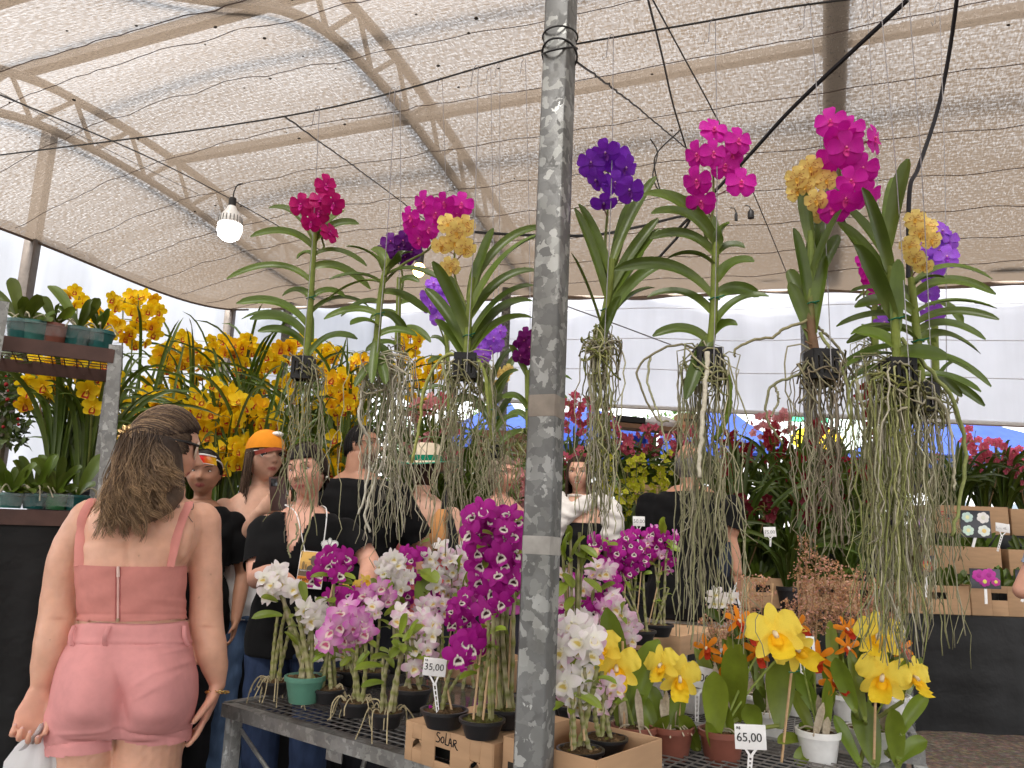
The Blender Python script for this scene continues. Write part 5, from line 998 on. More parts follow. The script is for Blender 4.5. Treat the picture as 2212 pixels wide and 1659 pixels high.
def stroke_text(par, o, ux, uy, s_, strokes, r=.0013, name='hand_lettering'):
    b = MB(); nz = np.cross(ux, uy)
    for st in strokes: q = spl([o + ux * x * s_ + uy * y * s_ + nz * .0012 for x, y in st], 4 * len(st)) if len(st) > 2 else np.array([o + ux * x * s_ + uy * y * s_ + nz * .0012 for x, y in st]); b.tube(q, r, 5, (.012, .012, .014), flat=.4, up=ux)
    return part(name, b, M_MAT, par)
SOL = [[(.55, .95), (.2, 1.0), (.08, .75), (.35, .55), (.55, .35), (.3, .08), (-.05, .12)], [(.95, .7), (.75, .55), (.72, .25), (.95, .1), (1.12, .3), (1.1, .6), (.95, .7)], [(1.45, 1.15), (1.38, .5), (1.32, .05)], [(1.32, .05), (1.75, .02)], [(1.8, 0), (2.05, .75), (2.3, -.02)], [(1.88, .3), (2.25, .28)], [(2.5, 0), (2.52, .7)], [(2.52, .7), (2.85, .68), (2.88, .45), (2.55, .35)], [(2.6, .35), (3.0, -.12), (3.15, -.15)]]
stroke_text(sb, c0 + bx * bw * .38 + ez * h_ * .66 - by * .002, bx, ez, .0215, SOL)
# second carton, mostly behind the post, and the open one right of it
q0 = G(1088, 1604, bz); c1 = np.array([q0[0], q0[1], TZ + .001]); r0 = G(1090, 1590, bz)
cb = carton('open cardboard box behind the foot of the post under the white dendrobium', c1, bx, by, .235, .24, bz - TZ + .012, hole=False)
b = MB(); b.box(c1 + bx * .035 + ez * .035 - by * .0016, (.02, .0012, .016), (bx, by, ez), (.02, .016, .012), ch=.001); part('finger_hole', b, M_MAT, cb)
letters(cb, 'AR', .034, (bx, ez, -by), c1 + bx * .15 + ez * .045 - by * .0032)
q1 = G(1395, 1400, TZ); cb2 = carton('cardboard box lid tray under the purple dendrobiums at the rear', np.array([G(1345, 1400, TZ)[0], G(1345, 1400, TZ)[1], TZ + .001]), bx, by, .30, .46, .085, hole=False, open_top=False)
carton('cardboard box hidden among the pots left of the post', np.array([*G(925, 1478, TZ)[:2], TZ + .001]), bx, by, .28, .22, .10, hole=False)
# price sign 35,00
sc_ = P(939, 1441, on_table(958, 1572, bz)[1] - .02); sx = unit(A3((1, -.06, -.05))); sz = unit(A3((-.05, -1, .1))); sy = np.cross(sz, sx)
sign('white price sign reading 35,00 standing in a dendrobium pot', sc_, m_px(50, sc_), m_px(37, sc_), (sx, sy, sz), '35,00', P(947, 1548, on_table(958, 1572, bz)[1] - .02), m_px(23, sc_), 'R$')
# ================================================================ cattleyas on the right table
B0 = A0 + te * (TL + .02); QZ = .78
qc = [G(1965, 1480, QZ), G(1330, 1540, QZ)]
tb2 = thing('display_table', 'low steel mesh table under the yellow cattleyas at the lower right', 'table', (.75, 1.6, 0))
ex = eu; ey = ev; o2 = np.array([.36, 1.17, QZ])
o2 = np.array([*(G(1975, 1600, QZ)[:2]), QZ]) - ex * 1.0 - ey * .10; W2, D2 = 1.0, 1.15
b = MB(); cs2 = [o2, o2 + ex * W2, o2 + ex * W2 + ey * D2, o2 + ey * D2]
for i in range(4): b.slab(cs2[i] - ez * .018, cs2[(i + 1) % 4] - ez * .018, .032, .036, up=ez)
part('frame', b, M_GALVF, tb2)
b = MB()
for i in range(1, 44): b.slab(o2 + ex * W2 * i / 44 - ez * .006, o2 + ex * W2 * i / 44 + ey * D2 - ez * .006, .0026, .0026, (.3, .29, .28))
for i in range(1, 46): b.slab(o2 + ey * D2 * i / 46 - ez * .003, o2 + ey * D2 * i / 46 + ex * W2 - ez * .003, .0026, .0026, (.3, .29, .28))
part('wire_mesh', b, M_WIRE, tb2)
for c in cs2:
    b = MB(); b.box(np.array([c[0], c[1], (QZ - .036) / 2]), (.018, .018, (QZ - .036) / 2), (ex, ey, ez), ch=.002); part('leg', b, M_GALVF, tb2)
ac = np.array([*G(1972, 1600, QZ)[:2], QZ]); b = MB()
st = thing('acrylic_stand', 'clear acrylic upright at the right end of the cattleya table', 'stand', ac + ey * .05)
b.box(ac + ey * .05 + ez * .13, (.008, .06, .13), (ex, ey, ez), ch=.002); part('panel', b, M_CLEAR, st)
def cattleya(label, basepx, kind, flowers, leaves, r=.055, h=.085, potcol=(.62, .62, .60), z=QZ, fd=.108, stakes=(), canes=True, group='cattleya orchids on the right table', sheaths=3, yj=.0):
    base = G(*basepx, z); Y = base[1] + yj; t = thing('cattleya_orchid', label, 'orchid', base, group); pot(t, base, r, h, potcol)
    top = base + ez * h * .9; k = m_px(1, top + ez * .15)
    for (bx_, by_, tx, ty, w) in leaves:
        a, e = P(bx_, by_, Y + rnd(-.03, .03)), P(tx, ty, Y + rnd(-.07, .05)); L = np.linalg.norm(e - a); b = MB()
        g_ = green(1.0, 1.45, .45); sd = 1 if tx > bx_ else -1
        mid = (a + e) / 2 + A3((0, .02, 0)) + (ez * L * .12 if abs(tx - bx_) > abs(ty - by_) * .7 else A3((-sd * L * .05, 0, 0)))
        blade(b, bez(a, mid, e, 14), w * k, .32, g_, unit(CAM - a) + A3((rnd(-.5, .5), 0, .15)), .5, .62, m=9); part('leaf', b, M_LEAF, t)
        if canes:
            b = MB(); q = top + A3((rnd(-.5, .5) * r, rnd(-.5, .5) * r, 0)); b.tube(bez(q, (q + a) / 2 + A3((0, .01, 0)), a + (e - a) * .05, 10), np.linspace(.006, .005, 10), 7, np.array([lerp((.42, .38, .30), (.17, .20, .04), i / 6) for i in range(10)])); part('pseudobulb', b, M_CANE, t)
    b = MB()
    for i in range(sheaths):
        q = top + A3((rnd(-.6, .6) * r, rnd(-.6, .3) * r, -.01)); e = q + A3((rnd(-.02, .02), rnd(-.02, .01), rnd(.05, .12))); blade(b, bez(q, (q + e) / 2, e, 6), .009, .5, (.42, .36, .27), unit(CAM - q), .3, .5)
    for i in range(9):
        a_ = rnd(0, 2 * pi); d = A3((cos(a_), sin(a_), 0)); q = top + d * r * rnd(.1, .5); b.tube(spl([q + ez * .01, q + d * r * .4 + ez * .012, q + d * r * .8 + ez * rnd(-.01, .01)], 7), .002, 5, (.40, .35, .26))
    part('sheath', b, M_ROOT, t)
    for (x0, y0, x1, y1) in stakes:
        b = MB(); b.tube([P(x0, y0, Y - .02), P(x1, y1, Y - .01)], .0032, 6, (.48, .32, .18)); part('bamboo_stake', b, M_STICK, t)
        q = P(x1 + (x0 - x1) * .1, y1 + (y0 - y1) * .1, Y - .012); b = MB(); b.tube([q + A3((.006 * cos(a), .006 * sin(a), .001 * sin(3 * a))) for a in np.linspace(0, 6.3, 12)] + [q + A3((.018, -.01, .006))], .0014, 4, (.01, .20, .10)); part('plant_tie', b, M_PLASTIC, t)
    for (x, y, dx, up_, s_, rl) in flowers:
        p_ = P(x, y, Y - .03 + rnd(-.02, .02)); b = MB(); b.tube(bez(top, (top + p_) / 2 + A3((0, .03, .02)), p_ + A3((0, .03, -.01)), 9), .0028, 6, (.22, .28, .06)); part('flower_stem', b, M_CANE, t)
        d = unit(unit(CAM - p_) + A3((dx, 0, up_))); put_flower(t, random.choice(KF[kind]), p_, d, fd * s_, rl)
    return t
cattleya('big yellow cattleya beside the right edge of the post, in a terracotta pot', (1370, 1640), 'yellow', [(1332, 1440, -.05, -.1, 1.12, .1), (1303, 1402, -.7, .2, .95, .5)], [(1352, 1560, 1310, 1312, 27), (1352, 1590, 1424, 1382, 32), (1345, 1600, 1335, 1490, 16), (1365, 1640, 1390, 1590, 12)], .055, .08, (.19, .065, .045), stakes=[(1350, 1640, 1345, 1385)])
cattleya('yellow cattleya with an open frilled bloom left of the 65,00 sign', (1450, 1640), 'yellow', [(1468, 1462, .1, -.2, 1.0, -.1), (1430, 1436, -.6, .1, .88, .3)], [(1430, 1590, 1402, 1480, 20), (1420, 1610, 1450, 1540, 14), (1440, 1620, 1475, 1495, 20), (1395, 1625, 1445, 1545, 13), (1510, 1625, 1465, 1548, 20), (1420, 1600, 1380, 1500, 18)], .055, .08, (.19, .065, .045), stakes=[(1468, 1560, 1472, 1500)])
cattleya('cattleya with the widest upright leaves behind the 65,00 sign', (1560, 1650), 'yellow', [(1672, 1368, .15, .1, 1.30, .2), (1712, 1398, .5, -.2, 1.05, .9)], [(1595, 1560, 1600, 1392, 32), (1545, 1600, 1543, 1450, 27), (1580, 1640, 1545, 1500, 26), (1683, 1575, 1682, 1420, 32), (1640, 1580, 1612, 1520, 22), (1560, 1660, 1525, 1560, 14)], .055, .08, (.19, .065, .045), stakes=[(1688, 1650, 1712, 1430)])
cattleya('orange cattleya with narrow petals in a white pot right of the 65,00 sign', (1770, 1655), 'orange', [(1770, 1420, -.3, .0, .75, .2), (1800, 1470, .4, -.1, .7, .6), (1724, 1352, .5, .2, .62, .3)], [(1785, 1595, 1785, 1466, 13), (1780, 1560, 1718, 1448, 18), (1758, 1590, 1712, 1490, 15), (1745, 1600, 1735, 1560, 10), (1740, 1600, 1680, 1605, 12), (1800, 1520, 1785, 1425, 13), (1760, 1610, 1725, 1655, 16), (1765, 1625, 1777, 1650, 8)], .052, .085, (.70, .70, .69), sheaths=5)
cattleya('yellow cattleya with three blooms and tall leaves at the right end of the table', (1880, 1655), 'yellow', [(1898, 1372, -.15, .1, 1.05, .0), (1907, 1460, -.1, -.1, 1.15, -.1), (1972, 1462, .7, .0, .9, -.2)], [(1850, 1540, 1805, 1420, 19), (1890, 1660, 1853, 1510, 30), (1940, 1660, 1925, 1530, 22), (1860, 1660, 1802, 1545, 14), (1945, 1590, 2005, 1498, 15), (1940, 1650, 2003, 1600, 17), (1870, 1560, 1835, 1405, 13), (1950, 1520, 1957, 1420, 12), (1925, 1640, 1880, 1550, 13)], .055, .09, (.66, .66, .65), stakes=[(1888, 1640, 1892, 1480)], yj=-.06)
# orange ones further back, on the same table
for i, (bp, fl, lv, lab) in enumerate((((1560, 1560), [(1527, 1399, -.3, .1, .8, .4), (1573, 1432, -.2, -.1, 1.0, .2)], [(1545, 1520, 1520, 1440, 12), (1560, 1520, 1500, 1400, 13), (1570, 1530, 1590, 1430, 12), (1550, 1520, 1565, 1430, 12)], 'orange cattleya with a red lip behind the cut price sign'), ((1640, 1555), [(1595, 1340, .3, .1, .85, .2), (1620, 1365, .5, 0, .85, -.3), (1635, 1408, .3, -.1, .9, .1)], [(1600, 1500, 1572, 1375, 13), (1620, 1500, 1560, 1380, 13), (1640, 1500, 1650, 1380, 13), (1650, 1510, 1625, 1420, 12), (1655, 1510, 1700, 1420, 13)], 'orange cattleya with three blooms left of the big ruffled yellow one'), ((1830, 1555), [(1828, 1358, .3, .1, .75, .3), (1830, 1398, .4, 0, .8, -.2), (1812, 1466, .2, -.3, .7, .5)], [(1800, 1500, 1792, 1340, 14), (1830, 1500, 1810, 1400, 12), (1840, 1500, 1870, 1420, 12), (1845, 1505, 1822, 1440, 13)], 'orange cattleya in front of the dried pink sprays'), ((1935, 1555), [(1950, 1400, .4, 0, .7, .2), (1898, 1430, -.2, .3, .6, .4), (1885, 1478, -.3, -.2, .6, .9)], [(1950, 1510, 1938, 1340, 14), (1955, 1520, 1990, 1420, 12), (1940, 1520, 1920, 1420, 12)], 'orange cattleya hidden behind the rightmost yellow blooms'))):
    cattleya(lab, bp, 'orange', fl, lv, .048, .075, (.68, .68, .67), fd=.105)
# white pots with leafy plants standing behind
for i, (x, y) in enumerate(((1500, 1540), (1720, 1545), (1660, 1600))):
    cattleya('leafy cattleya without flowers in a white pot, ' + ('left behind the open frilled yellow bloom', 'right behind the big ruffled yellow bloom', 'just behind the 65,00 sign')[i], (x, y), 'orange', [], [(x + rnd(-14, 14), y - 30, x + rnd(-50, 50), y - rnd(90, 130), 12) for _ in range(5)], .045, .08, (.70, .70, .69))
ax_ = (unit(A3((1, -.04, -.03))), None, unit(A3((.0, -1, .12))))
def sgn(label, x, y, wpx, hpx, Y, txt, sx, sy, ts, small=None, tilt=0.0, mat=None):
    c = P(x, y, Y); X_ = unit(A3((1, -.04, tilt))); Z_ = unit(A3((-.03, -1, .12))); Y_ = np.cross(Z_, X_); X_ = np.cross(Y_, Z_)
    return sign(label, c, m_px(wpx, c), m_px(hpx, c), (X_, Y_, Z_), txt, P(sx, sy, Y), m_px(ts, c), small, txtmat=mat)
sgn('white price sign reading 65,00, largest and nearest', 1621, 1592, 67, 50, 1.20, '65,00', 1617, 1690, 29, 'R$')
sgn('half hidden white price sign whose last figures read 00, behind the frilled yellow bloom', 1510, 1462, 58, 44, 2.45, '65,00', 1505, 1560, 26, tilt=-.2)
sgn('white price sign ending in ,00 half hidden behind the big ruffled bloom', 1731, 1398, 58, 46, 2.45, '85,00', 1735, 1490, 26)
sgn('small grey white sign reading 50.00 in front of the lime orchids', 1380, 1126, 26, 21, 4.1, '50.00', 1377, 1185, 13, mat=M_GREYINK)
sgn('small white sign reading 75.00 among the leafy orchid clumps', 1663, 1149, 26, 21, 4.3, '75.00', 1664, 1180, 12, tilt=.06, mat=M_GREYINK)
sgn('small white sign with two lines of faint writing at the right cartons', 2166, 1140, 30, 19, 5.65, 'L.--.. 45.', 2155, 1190, 8, tilt=-.12, mat=M_GREYINK)
# ---------------------------------------------------------------- dried pink sprays (twinkle orchids)
M_SPRAY = vcol('spray_flower', .7, .2, .2, 60, .2, hue=.1)
def spray(label, x, y0, tops, n, Y=2.6, yb=1480):
    base = G(x, yb, .80) if Y is None else P(x, yb, Y); t = thing('spray_orchid', label, 'orchid', base, 'sprays of tiny dried pink flowers')
    pot(t, base - ez * .07, .045, .07, (.02, .02, .022)); top0 = base; bs = MB(); bf = MB(); bl = MB()
    for (tx, ty, sp) in tops:
        e = P(tx, ty, Y + rnd(-.08, .08)); ax2 = bez(top0, (top0 + e) / 2 + A3((0, 0, .05)), e, 14); bs.tube(ax2, .0016, 4, (.30, .17, .09))
        k = m_px(1, e)
        for i in range(n):
            f = rnd(.30, 1) ** .8; q = ax2[min(13, int(f * 13))]; L = sp * k * rnd(.2, 1.0) * (1.25 - f * .8); d = unit(RNG.normal(0, 1, 3) * A3((1, .8, .6)) + ez * .35); r = q + d * L
            bs.tube([q, (q + r) / 2 + ez * .006, r], .0008, 3, (.32, .2, .1))
            for j in range(3):
                o = r + RNG.normal(0, .006, 3); s_ = rnd(.0035, .0065); c = np.array(random.choice([(.62, .33, .25), (.55, .28, .18), (.66, .42, .34), (.48, .27, .13), (.6, .36, .2)])) * rnd(.8, 1.15)
                u_ = unit(RNG.normal(0, 1, 3)); v_ = unit(np.cross(u_, RNG.normal(0, 1, 3)))
                bf.add([o - u_ * s_, o - v_ * s_ * .7, o + u_ * s_, o + v_ * s_ * .7], [(0, 1, 2, 3)], c); w_ = np.cross(u_, v_); bf.add([o - w_ * s_ * .8, o - v_ * s_ * .6, o + w_ * s_ * .8, o + v_ * s_ * .6], [(0, 1, 2, 3)], c * .95)
    for i in range(8): stand_leaf(bl, top0, top0 + A3((rnd(-.09, .09), rnd(-.06, .06), rnd(.10, .20))), .010, green(.7, 1.0), .02)
    part('spray_stem', bs, M_CANE, t); f_ = part('blossom', bf, M_SPRAY, t); f_['kind'] = 'stuff'; part('foliage', bl, M_LEAF, t)
    for dx in (-12, 14):
        b = MB(); b.tube([P(x + dx, yb, Y), P(x + dx * 1.8 + rnd(-6, 6), y0, Y)], .0028, 5, (.50, .33, .18)); part('bamboo_stake', b, M_STICK, t)
spray('tallest spray of tiny dried pink flowers, left of the yellow orchid roots', 1745, 1240, [(1740, 1150, 42), (1765, 1190, 55), (1725, 1215, 50)], 60)
spray('dense bush of tiny dried pink flowers below the yellow orchid roots', 1800, 1240, [(1790, 1205, 60), (1820, 1230, 60), (1770, 1250, 60)], 70)
spray('dense bush of tiny dried pink flowers left of the thick root curtain', 1860, 1250, [(1850, 1225, 60), (1880, 1250, 55), (1830, 1270, 60)], 70)
spray('dense bush of tiny dried pink flowers behind the thick root curtain', 1915, 1270, [(1905, 1250, 50), (1935, 1270, 45), (1890, 1290, 55)], 60)
spray('loose spray of tiny pink flowers beside the white shopping bag', 1640, 1260, [(1610, 1240, 48), (1650, 1250, 45), (1600, 1290, 50)], 36)
spray('loose spray of tiny pink flowers under the long magenta orchid roots', 1560, 1330, [(1540, 1290, 55), (1580, 1310, 45), (1520, 1330, 50)], 32)
spray('low spray of tiny dried pink flowers in front of the dense bushes', 1720, 1330, [(1700, 1290, 50), (1740, 1310, 55), (1770, 1320, 50)], 40)
b = MB(); o_ = P(1765, 1180, 2.7); zt = P(1765, 1480, 2.6)[2] - .072
o_ = P(1690, 1180, 2.7); b.box(np.array([o_[0], 2.80, zt / 2]), (.36, .16, zt / 2), None, ch=.01); solo('plant_bench', b, M_BLACK, 'black cloth covered bench under the dried pink sprays', 'bench')
wo = thing('white_orchid', 'small white orchid bloom in front of the loose pink sprays', 'orchid', P(1560, 1350, 2.2))
b = MB(); b.tube(spl([P(1560, 1350, 2.2), P(1565, 1310, 2.2), P(1550, 1285, 2.2)], 8), .002, 5, (.2, .24, .06)); part('flower_stem', b, M_CANE, wo)
for (x, y) in ((1545, 1282), (1578, 1290), (1558, 1300), (1542, 1300)): q = P(x, y, 2.18); put_flower(wo, DF['white'][0], q, to_cam(q, .3), .05, rnd(-.5, .5))
b = MB()
for i in range(4): stand_leaf(b, P(1560, 1350, 2.2), P(1560 + rnd(-40, 40), 1320 + rnd(-10, 20), 2.2), .012, green(.7, 1), .02)
part('foliage', b, M_LEAF, wo)
# ---------------------------------------------------------------- cartons on the stepped stand
fx, fy = A3((1, 0, 0)), A3((0, 1, 0))
def stepbox(label, xl, xr, Y, z, h, **k): a, c = P(xl, 1150, Y), P(xr, 1150, Y); return carton(label, np.array([a[0], Y, z + .002]), fx, fy, c[0] - a[0], .32, h, **k)
M1 = stepbox('cardboard box with red FLORA lettering on the top step', 2008, 2181, 6.22, 1.42, .22, hole=False)
letters(M1, 'FLORA', .085, (fx, ez, -fy), P(2032, 1150, 6.22) * A3((1, 1, 0)) + ez * 1.535 - fy * .004, M_REDINK)
stepbox('cardboard box at the right end of the top step', 2187, 2330, 6.22, 1.42, .21, hole=False)
stepbox('low cardboard box on the middle step under the photo sign', 2000, 2158, 5.87, 1.12, .20, hole=False)
stepbox('low cardboard box at the right end of the middle step', 2175, 2330, 5.87, 1.12, .19, hole=False)
stepbox('low cardboard box on the lowest step, left of the one with a green handle slot', 1950, 2084, 5.45, .86, .19, hole=True)
stepbox('low cardboard box with a green handle slot on the lowest step', 2087, 2208, 5.45, .86, .20, hole=True)
stepbox('low cardboard box cut by the right edge on the lowest step', 2210, 2330, 5.45, .86, .19, hole=False)
b = MB(); c = P(2145, 1150, 5.75); b.box(np.array([c[0], 5.64, .955]), (.12, .01, .06), None, (.02, .13, .05)); solo('green_liner', b, M_MAT, 'green liner showing through the carton handle slot', 'liner')
stepbox('cardboard box behind the leafy orchid clump left of the dried sprays', 1590, 1700, 5.45, .86, .20)
stepbox('cardboard box behind the dried pink sprays', 1705, 1850, 5.45, .86, .20)
stepbox('cardboard box with red letters behind the lime green orchids', 1370, 1450, 6.22, 1.42, .30, hole=False)
stepbox('cardboard box beside the post behind the smiling girl', 1200, 1290, 6.22, 1.42, .30, hole=False)
bxx = thing('cardboard_box', 'cardboard box standing high behind the roots of the tall magenta orchid', 'cardboard box', P(1492, 940, 6.6), 'cardboard boxes')
b = MB(); a, c = P(1466, 892, 6.6), P(1520, 940, 6.6); b.box(np.array([(a[0] + c[0]) / 2, 6.7, (a[2] + c[2]) / 2]), ((c[0] - a[0]) / 2, .1, (a[2] - c[2]) / 2), None, ch=.004); part('board', b, M_CARD, bxx)
b = MB(); b.box(np.array([(a[0] + c[0]) / 2, 6.597, a[2] - .06]), (.06, .002, .012), None, (.02, .015, .01)); part('handle_slot', b, M_MAT, bxx)
letters(bxx, 'FLORA', .045, (fx, ez, -fy), np.array([a[0] + .03, 6.596, c[2] + .05]), M_REDINK)
b = MB(); a, c = P(1310, 918, 6.7), P(1466, 932, 6.7); b.slab(a, c, .2, .04, (.17, .10, .06)); b.slab(P(1330, 906, 6.7), P(1390, 912, 6.7), .2, .05, (.02, .02, .02)); b.slab(P(1310, 925, 6.8) * A3((1, 1, 0)) + ez * 1.5, P(1310, 925, 6.8), .05, .05, (.1, .08, .06)); solo('wooden_shelf', b, M_MAT, 'dark wooden plank shelf left of the high cardboard box', 'shelf')
b = MB(); c = P(1425, 902, 6.7); b.ball(c - ez * .05, (.15, .08, .085), n=10, m=16); v = b.v[0]; v += .02 * np.sin(v * 31 + 1); solo('paper_bundle', b, M_BAG, 'white paper bundle lying on the dark plank shelf', 'bundle')
pb_ = MB(); c = P(1088, 985, 6.6); k = m_px(1, c); pb_.box(c - ez * 20 * k, (62 * k, .02, 75 * k), None, (.13, .06, .035), ch=.004); solo('wooden_board', pb_, plain('brown_wood', (.14, .062, .036), .5, 5, .3, aniso=(1, 1, 14)), 'brown wooden board standing behind the woman in glasses', 'board')
# small plants in the cartons, photo signs
for i, (xl, xr, Y, z, lab) in enumerate(((2020, 2150, 6.0, 1.20, 'row of small green plants in the carton under the photo sign'), (2180, 2260, 6.0, 1.20, 'small green plants in the carton at the right end of the middle step'), (1990, 2080, 5.6, .96, 'small green plants in the left carton of the lowest step'), (2090, 2205, 5.6, .96, 'small green plants in the carton with the green handle slot'), (1600, 1850, 5.6, .96, 'small green plants in the cartons behind the dried sprays'))):
    t = thing('seedling_row', lab, 'seedlings', np.array([P((xl + xr) / 2, 1150, Y)[0], Y, z]))
    for j in range(int((xr - xl) / 16)):
        q = np.array([P(xl + 8 + 16 * j + rnd(-5, 5), 1150, Y)[0], Y + rnd(-.08, .08), z + .04]); b = MB()
        for _ in range(7): stand_leaf(b, q, q + A3((rnd(-.12, .12), rnd(-.1, .06), rnd(.06, .20))), .017, green(.7, 1.2), .03)
        b.lathe([(.03, -.04), (.04, .02), (.036, .02), (0, .01)], q, 10, (.03, .03, .03)); part('seedling', b, M_LEAF, t)
def photo_sign(label, x, y, wpx, hpx, Y, flowers, sx, sy, bgc=(.012, .012, .02)):
    c = P(x, y, Y); k = m_px(1, c); t = thing('photo_sign', label, 'photo sign', P(sx, sy, Y)); b = MB(); b.box(c, (wpx / 2 * k, .002, hpx / 2 * k), None, bgc, ch=.0005); part('card', b, M_PLASTIC, t)
    b = MB(); b.slab(c - ez * hpx * .4 * k + fy * .003, P(sx, sy, Y) + fy * .003, 6 * k, .003, (.75, .75, .75), up=fy); part('stake', b, M_PLASTIC, t); b = MB()
    for (dx, dy, s_, col, ce) in flowers:
        for i in range(6):
            a = i * pi / 3 + .3; o = c + A3(((dx + cos(a) * s_ * .32) * k, -.0030 - .0002 * i, (dy + sin(a) * s_ * .28) * k)); b.ball(o, (s_ * .27 * k, .0006, s_ * .24 * k), np.array(col) * (1 - .05 * (i % 2)), 5, 10)
        b.ball(c + A3((dx * k, -.0050, dy * k)), (s_ * .2 * k, .0006, s_ * .2 * k), ce, 5, 8)
    part('printed_flowers', b, M_PLASTIC, t)['kind'] = 'stuff'
WH, PY = (.72, .78, .74), (.75, .75, .4)
photo_sign('dark photo sign with four white orchid pictures on a white stake', 2107, 1132, 66, 58, 5.62, [(-17, 14, 22, (.5, .66, .62), PY), (17, 14, 24, (.8, .78, .76), (.7, .7, .6)), (-17, -14, 22, (.55, .72, .62), PY), (17, -14, 24, WH, (.8, .6, .2))], 2102, 1182)
photo_sign('dark photo sign with a magenta orchid picture on a white stake', 2128, 1250, 66, 42, 5.3, [(-14, 6, 26, (.40, .01, .26), (.3, .0, .2)), (8, 8, 28, (.42, .01, .28), (.3, .0, .2)), (22, -6, 18, (.38, .02, .22), (.6, .6, .1)), (-2, -6, 22, (.3, .005, .2), (.6, .6, .1))], 2131, 1305)
photo_sign('photo sign with a red flower half hidden by the thick roots', 2000, 1222, 40, 44, 5.3, [(0, 0, 30, (.40, .02, .02), (.5, .3, .05))], 2000, 1290)
photo_sign('small photo sign with a pale violet flower beside the thick roots', 1990, 1125, 24, 32, 5.6, [(0, 0, 20, (.35, .2, .4), (.6, .5, .5))], 1995, 1180)
photo_sign('photo sign cut by the right edge of the picture', 2214, 1255, 40, 46, 5.3, [(0, 0, 30, (.5, .2, .14), (.5, .3, .1))], 2208, 1300)
# ---------------------------------------------------------------- tents, banner, trees and plain white buildings beyond the curtain
def tent(label, xl, xr, ypeak, yeave, yskirt, Y, xp=None, navy=False, dp=3.0):
    l, r = P(xl, yeave, Y), P(xr, yeave, Y); zE = (l[2] + r[2]) / 2; x0, x1 = l[0], r[0]; pk = P(xp if xp else (xl + xr) / 2, ypeak, Y + dp / 2); zS = P((xl + xr) / 2, yskirt, Y)[2]
    t = thing('market_tent', label, 'tent', ((x0 + x1) / 2, Y + dp / 2, 0), 'blue market tents beyond the curtain')
    c = [A3((x0, Y, zE)), A3((x1, Y, zE)), A3((x1, Y + dp, zE)), A3((x0, Y + dp, zE))]; b = MB()
    for i in range(4):
        p, q = c[i], c[(i + 1) % 4]; f = np.linspace(0, 1, 12)[:, None, None]; g = np.linspace(0, 1, 10)[None, :, None]; e = p + (q - p) * f; s_ = e * (1 - g) + pk * g; s_[..., 2] -= .10 * np.sin(g[..., 0] * pi) * (1 + 0 * f[..., 0]) - .012 * np.sin(f[..., 0] * 20) * (1 - g[..., 0]); b.grid(s_)
    part('roof', b, M_BLUE, t); b = MB()
    for i in range(4): p, q = c[i], c[(i + 1) % 4]; f = np.linspace(0, 1, 20)[:, None]; e = p + (q - p) * f; e2 = e.copy(); e2[:, 2] = zS; b.grid(np.stack([e - ez * .001, e2], 1), (.012, .02, .06))
    part('valance', b, M_MAT if navy else M_BLUE, t)
    for q in c: b = MB(); b.box(A3((q[0], q[1], zE / 2)), (.03, .03, zE / 2), None, (.5, .5, .5)); part('pole', b, M_PLASTIC, t)
tent('big blue market tent with navy valance at the right beyond the curtain', 1900, 2560, 880, 988, 1034, 11.0, 2020, True)
tent('pale blue market tent in the middle beyond the curtain', 1360, 1700, 868, 950, 975, 13.0, 1560)
tent('bright blue market tent beyond the rose orchids right of the post', 1180, 1420, 868, 912, 938, 12.0, 1260)
tent('deep blue market tent seen left of the post', 960, 1170, 850, 925, 965, 12.0, 1090)
bn = thing('banner', 'green and yellow printed banner beyond the curtain', 'banner', (P(1765, 930, 16)[0], 16, 0)); a, c = P(1668, 868, 16), P(1860, 965, 16)
b = MB(); b.box(np.array([(a[0] + c[0]) / 2, 16.03, (a[2] + c[2]) / 2]), ((c[0] - a[0]) / 2, .01, (a[2] - c[2]) / 2), None, (.60, .72, .66)); part('sheet', b, M_MAT, bn)
b = MB(); b.ball(np.array([(a[0] + c[0]) / 2, 16.015, c[2] + .12]), (.55, .008, .28), (.80, .55, .03), 8, 20); b.box(np.array([(a[0] + c[0]) / 2 - .25, 16.014, c[2] + .62]), (.50, .003, .13), None, (.06, .42, .20)); b.box(np.array([(a[0] + c[0]) / 2, 16.013, a[2] - .10]), (.75, .003, .05), None, (.05, .40, .20)); part('print', b, M_MAT, bn)
for sg in (a[0], c[0]): b = MB(); b.box(np.array([sg, 16.1, a[2] / 2]), (.03, .03, a[2] / 2), None, (.4, .4, .4)); part('pole', b, M_MAT, bn)
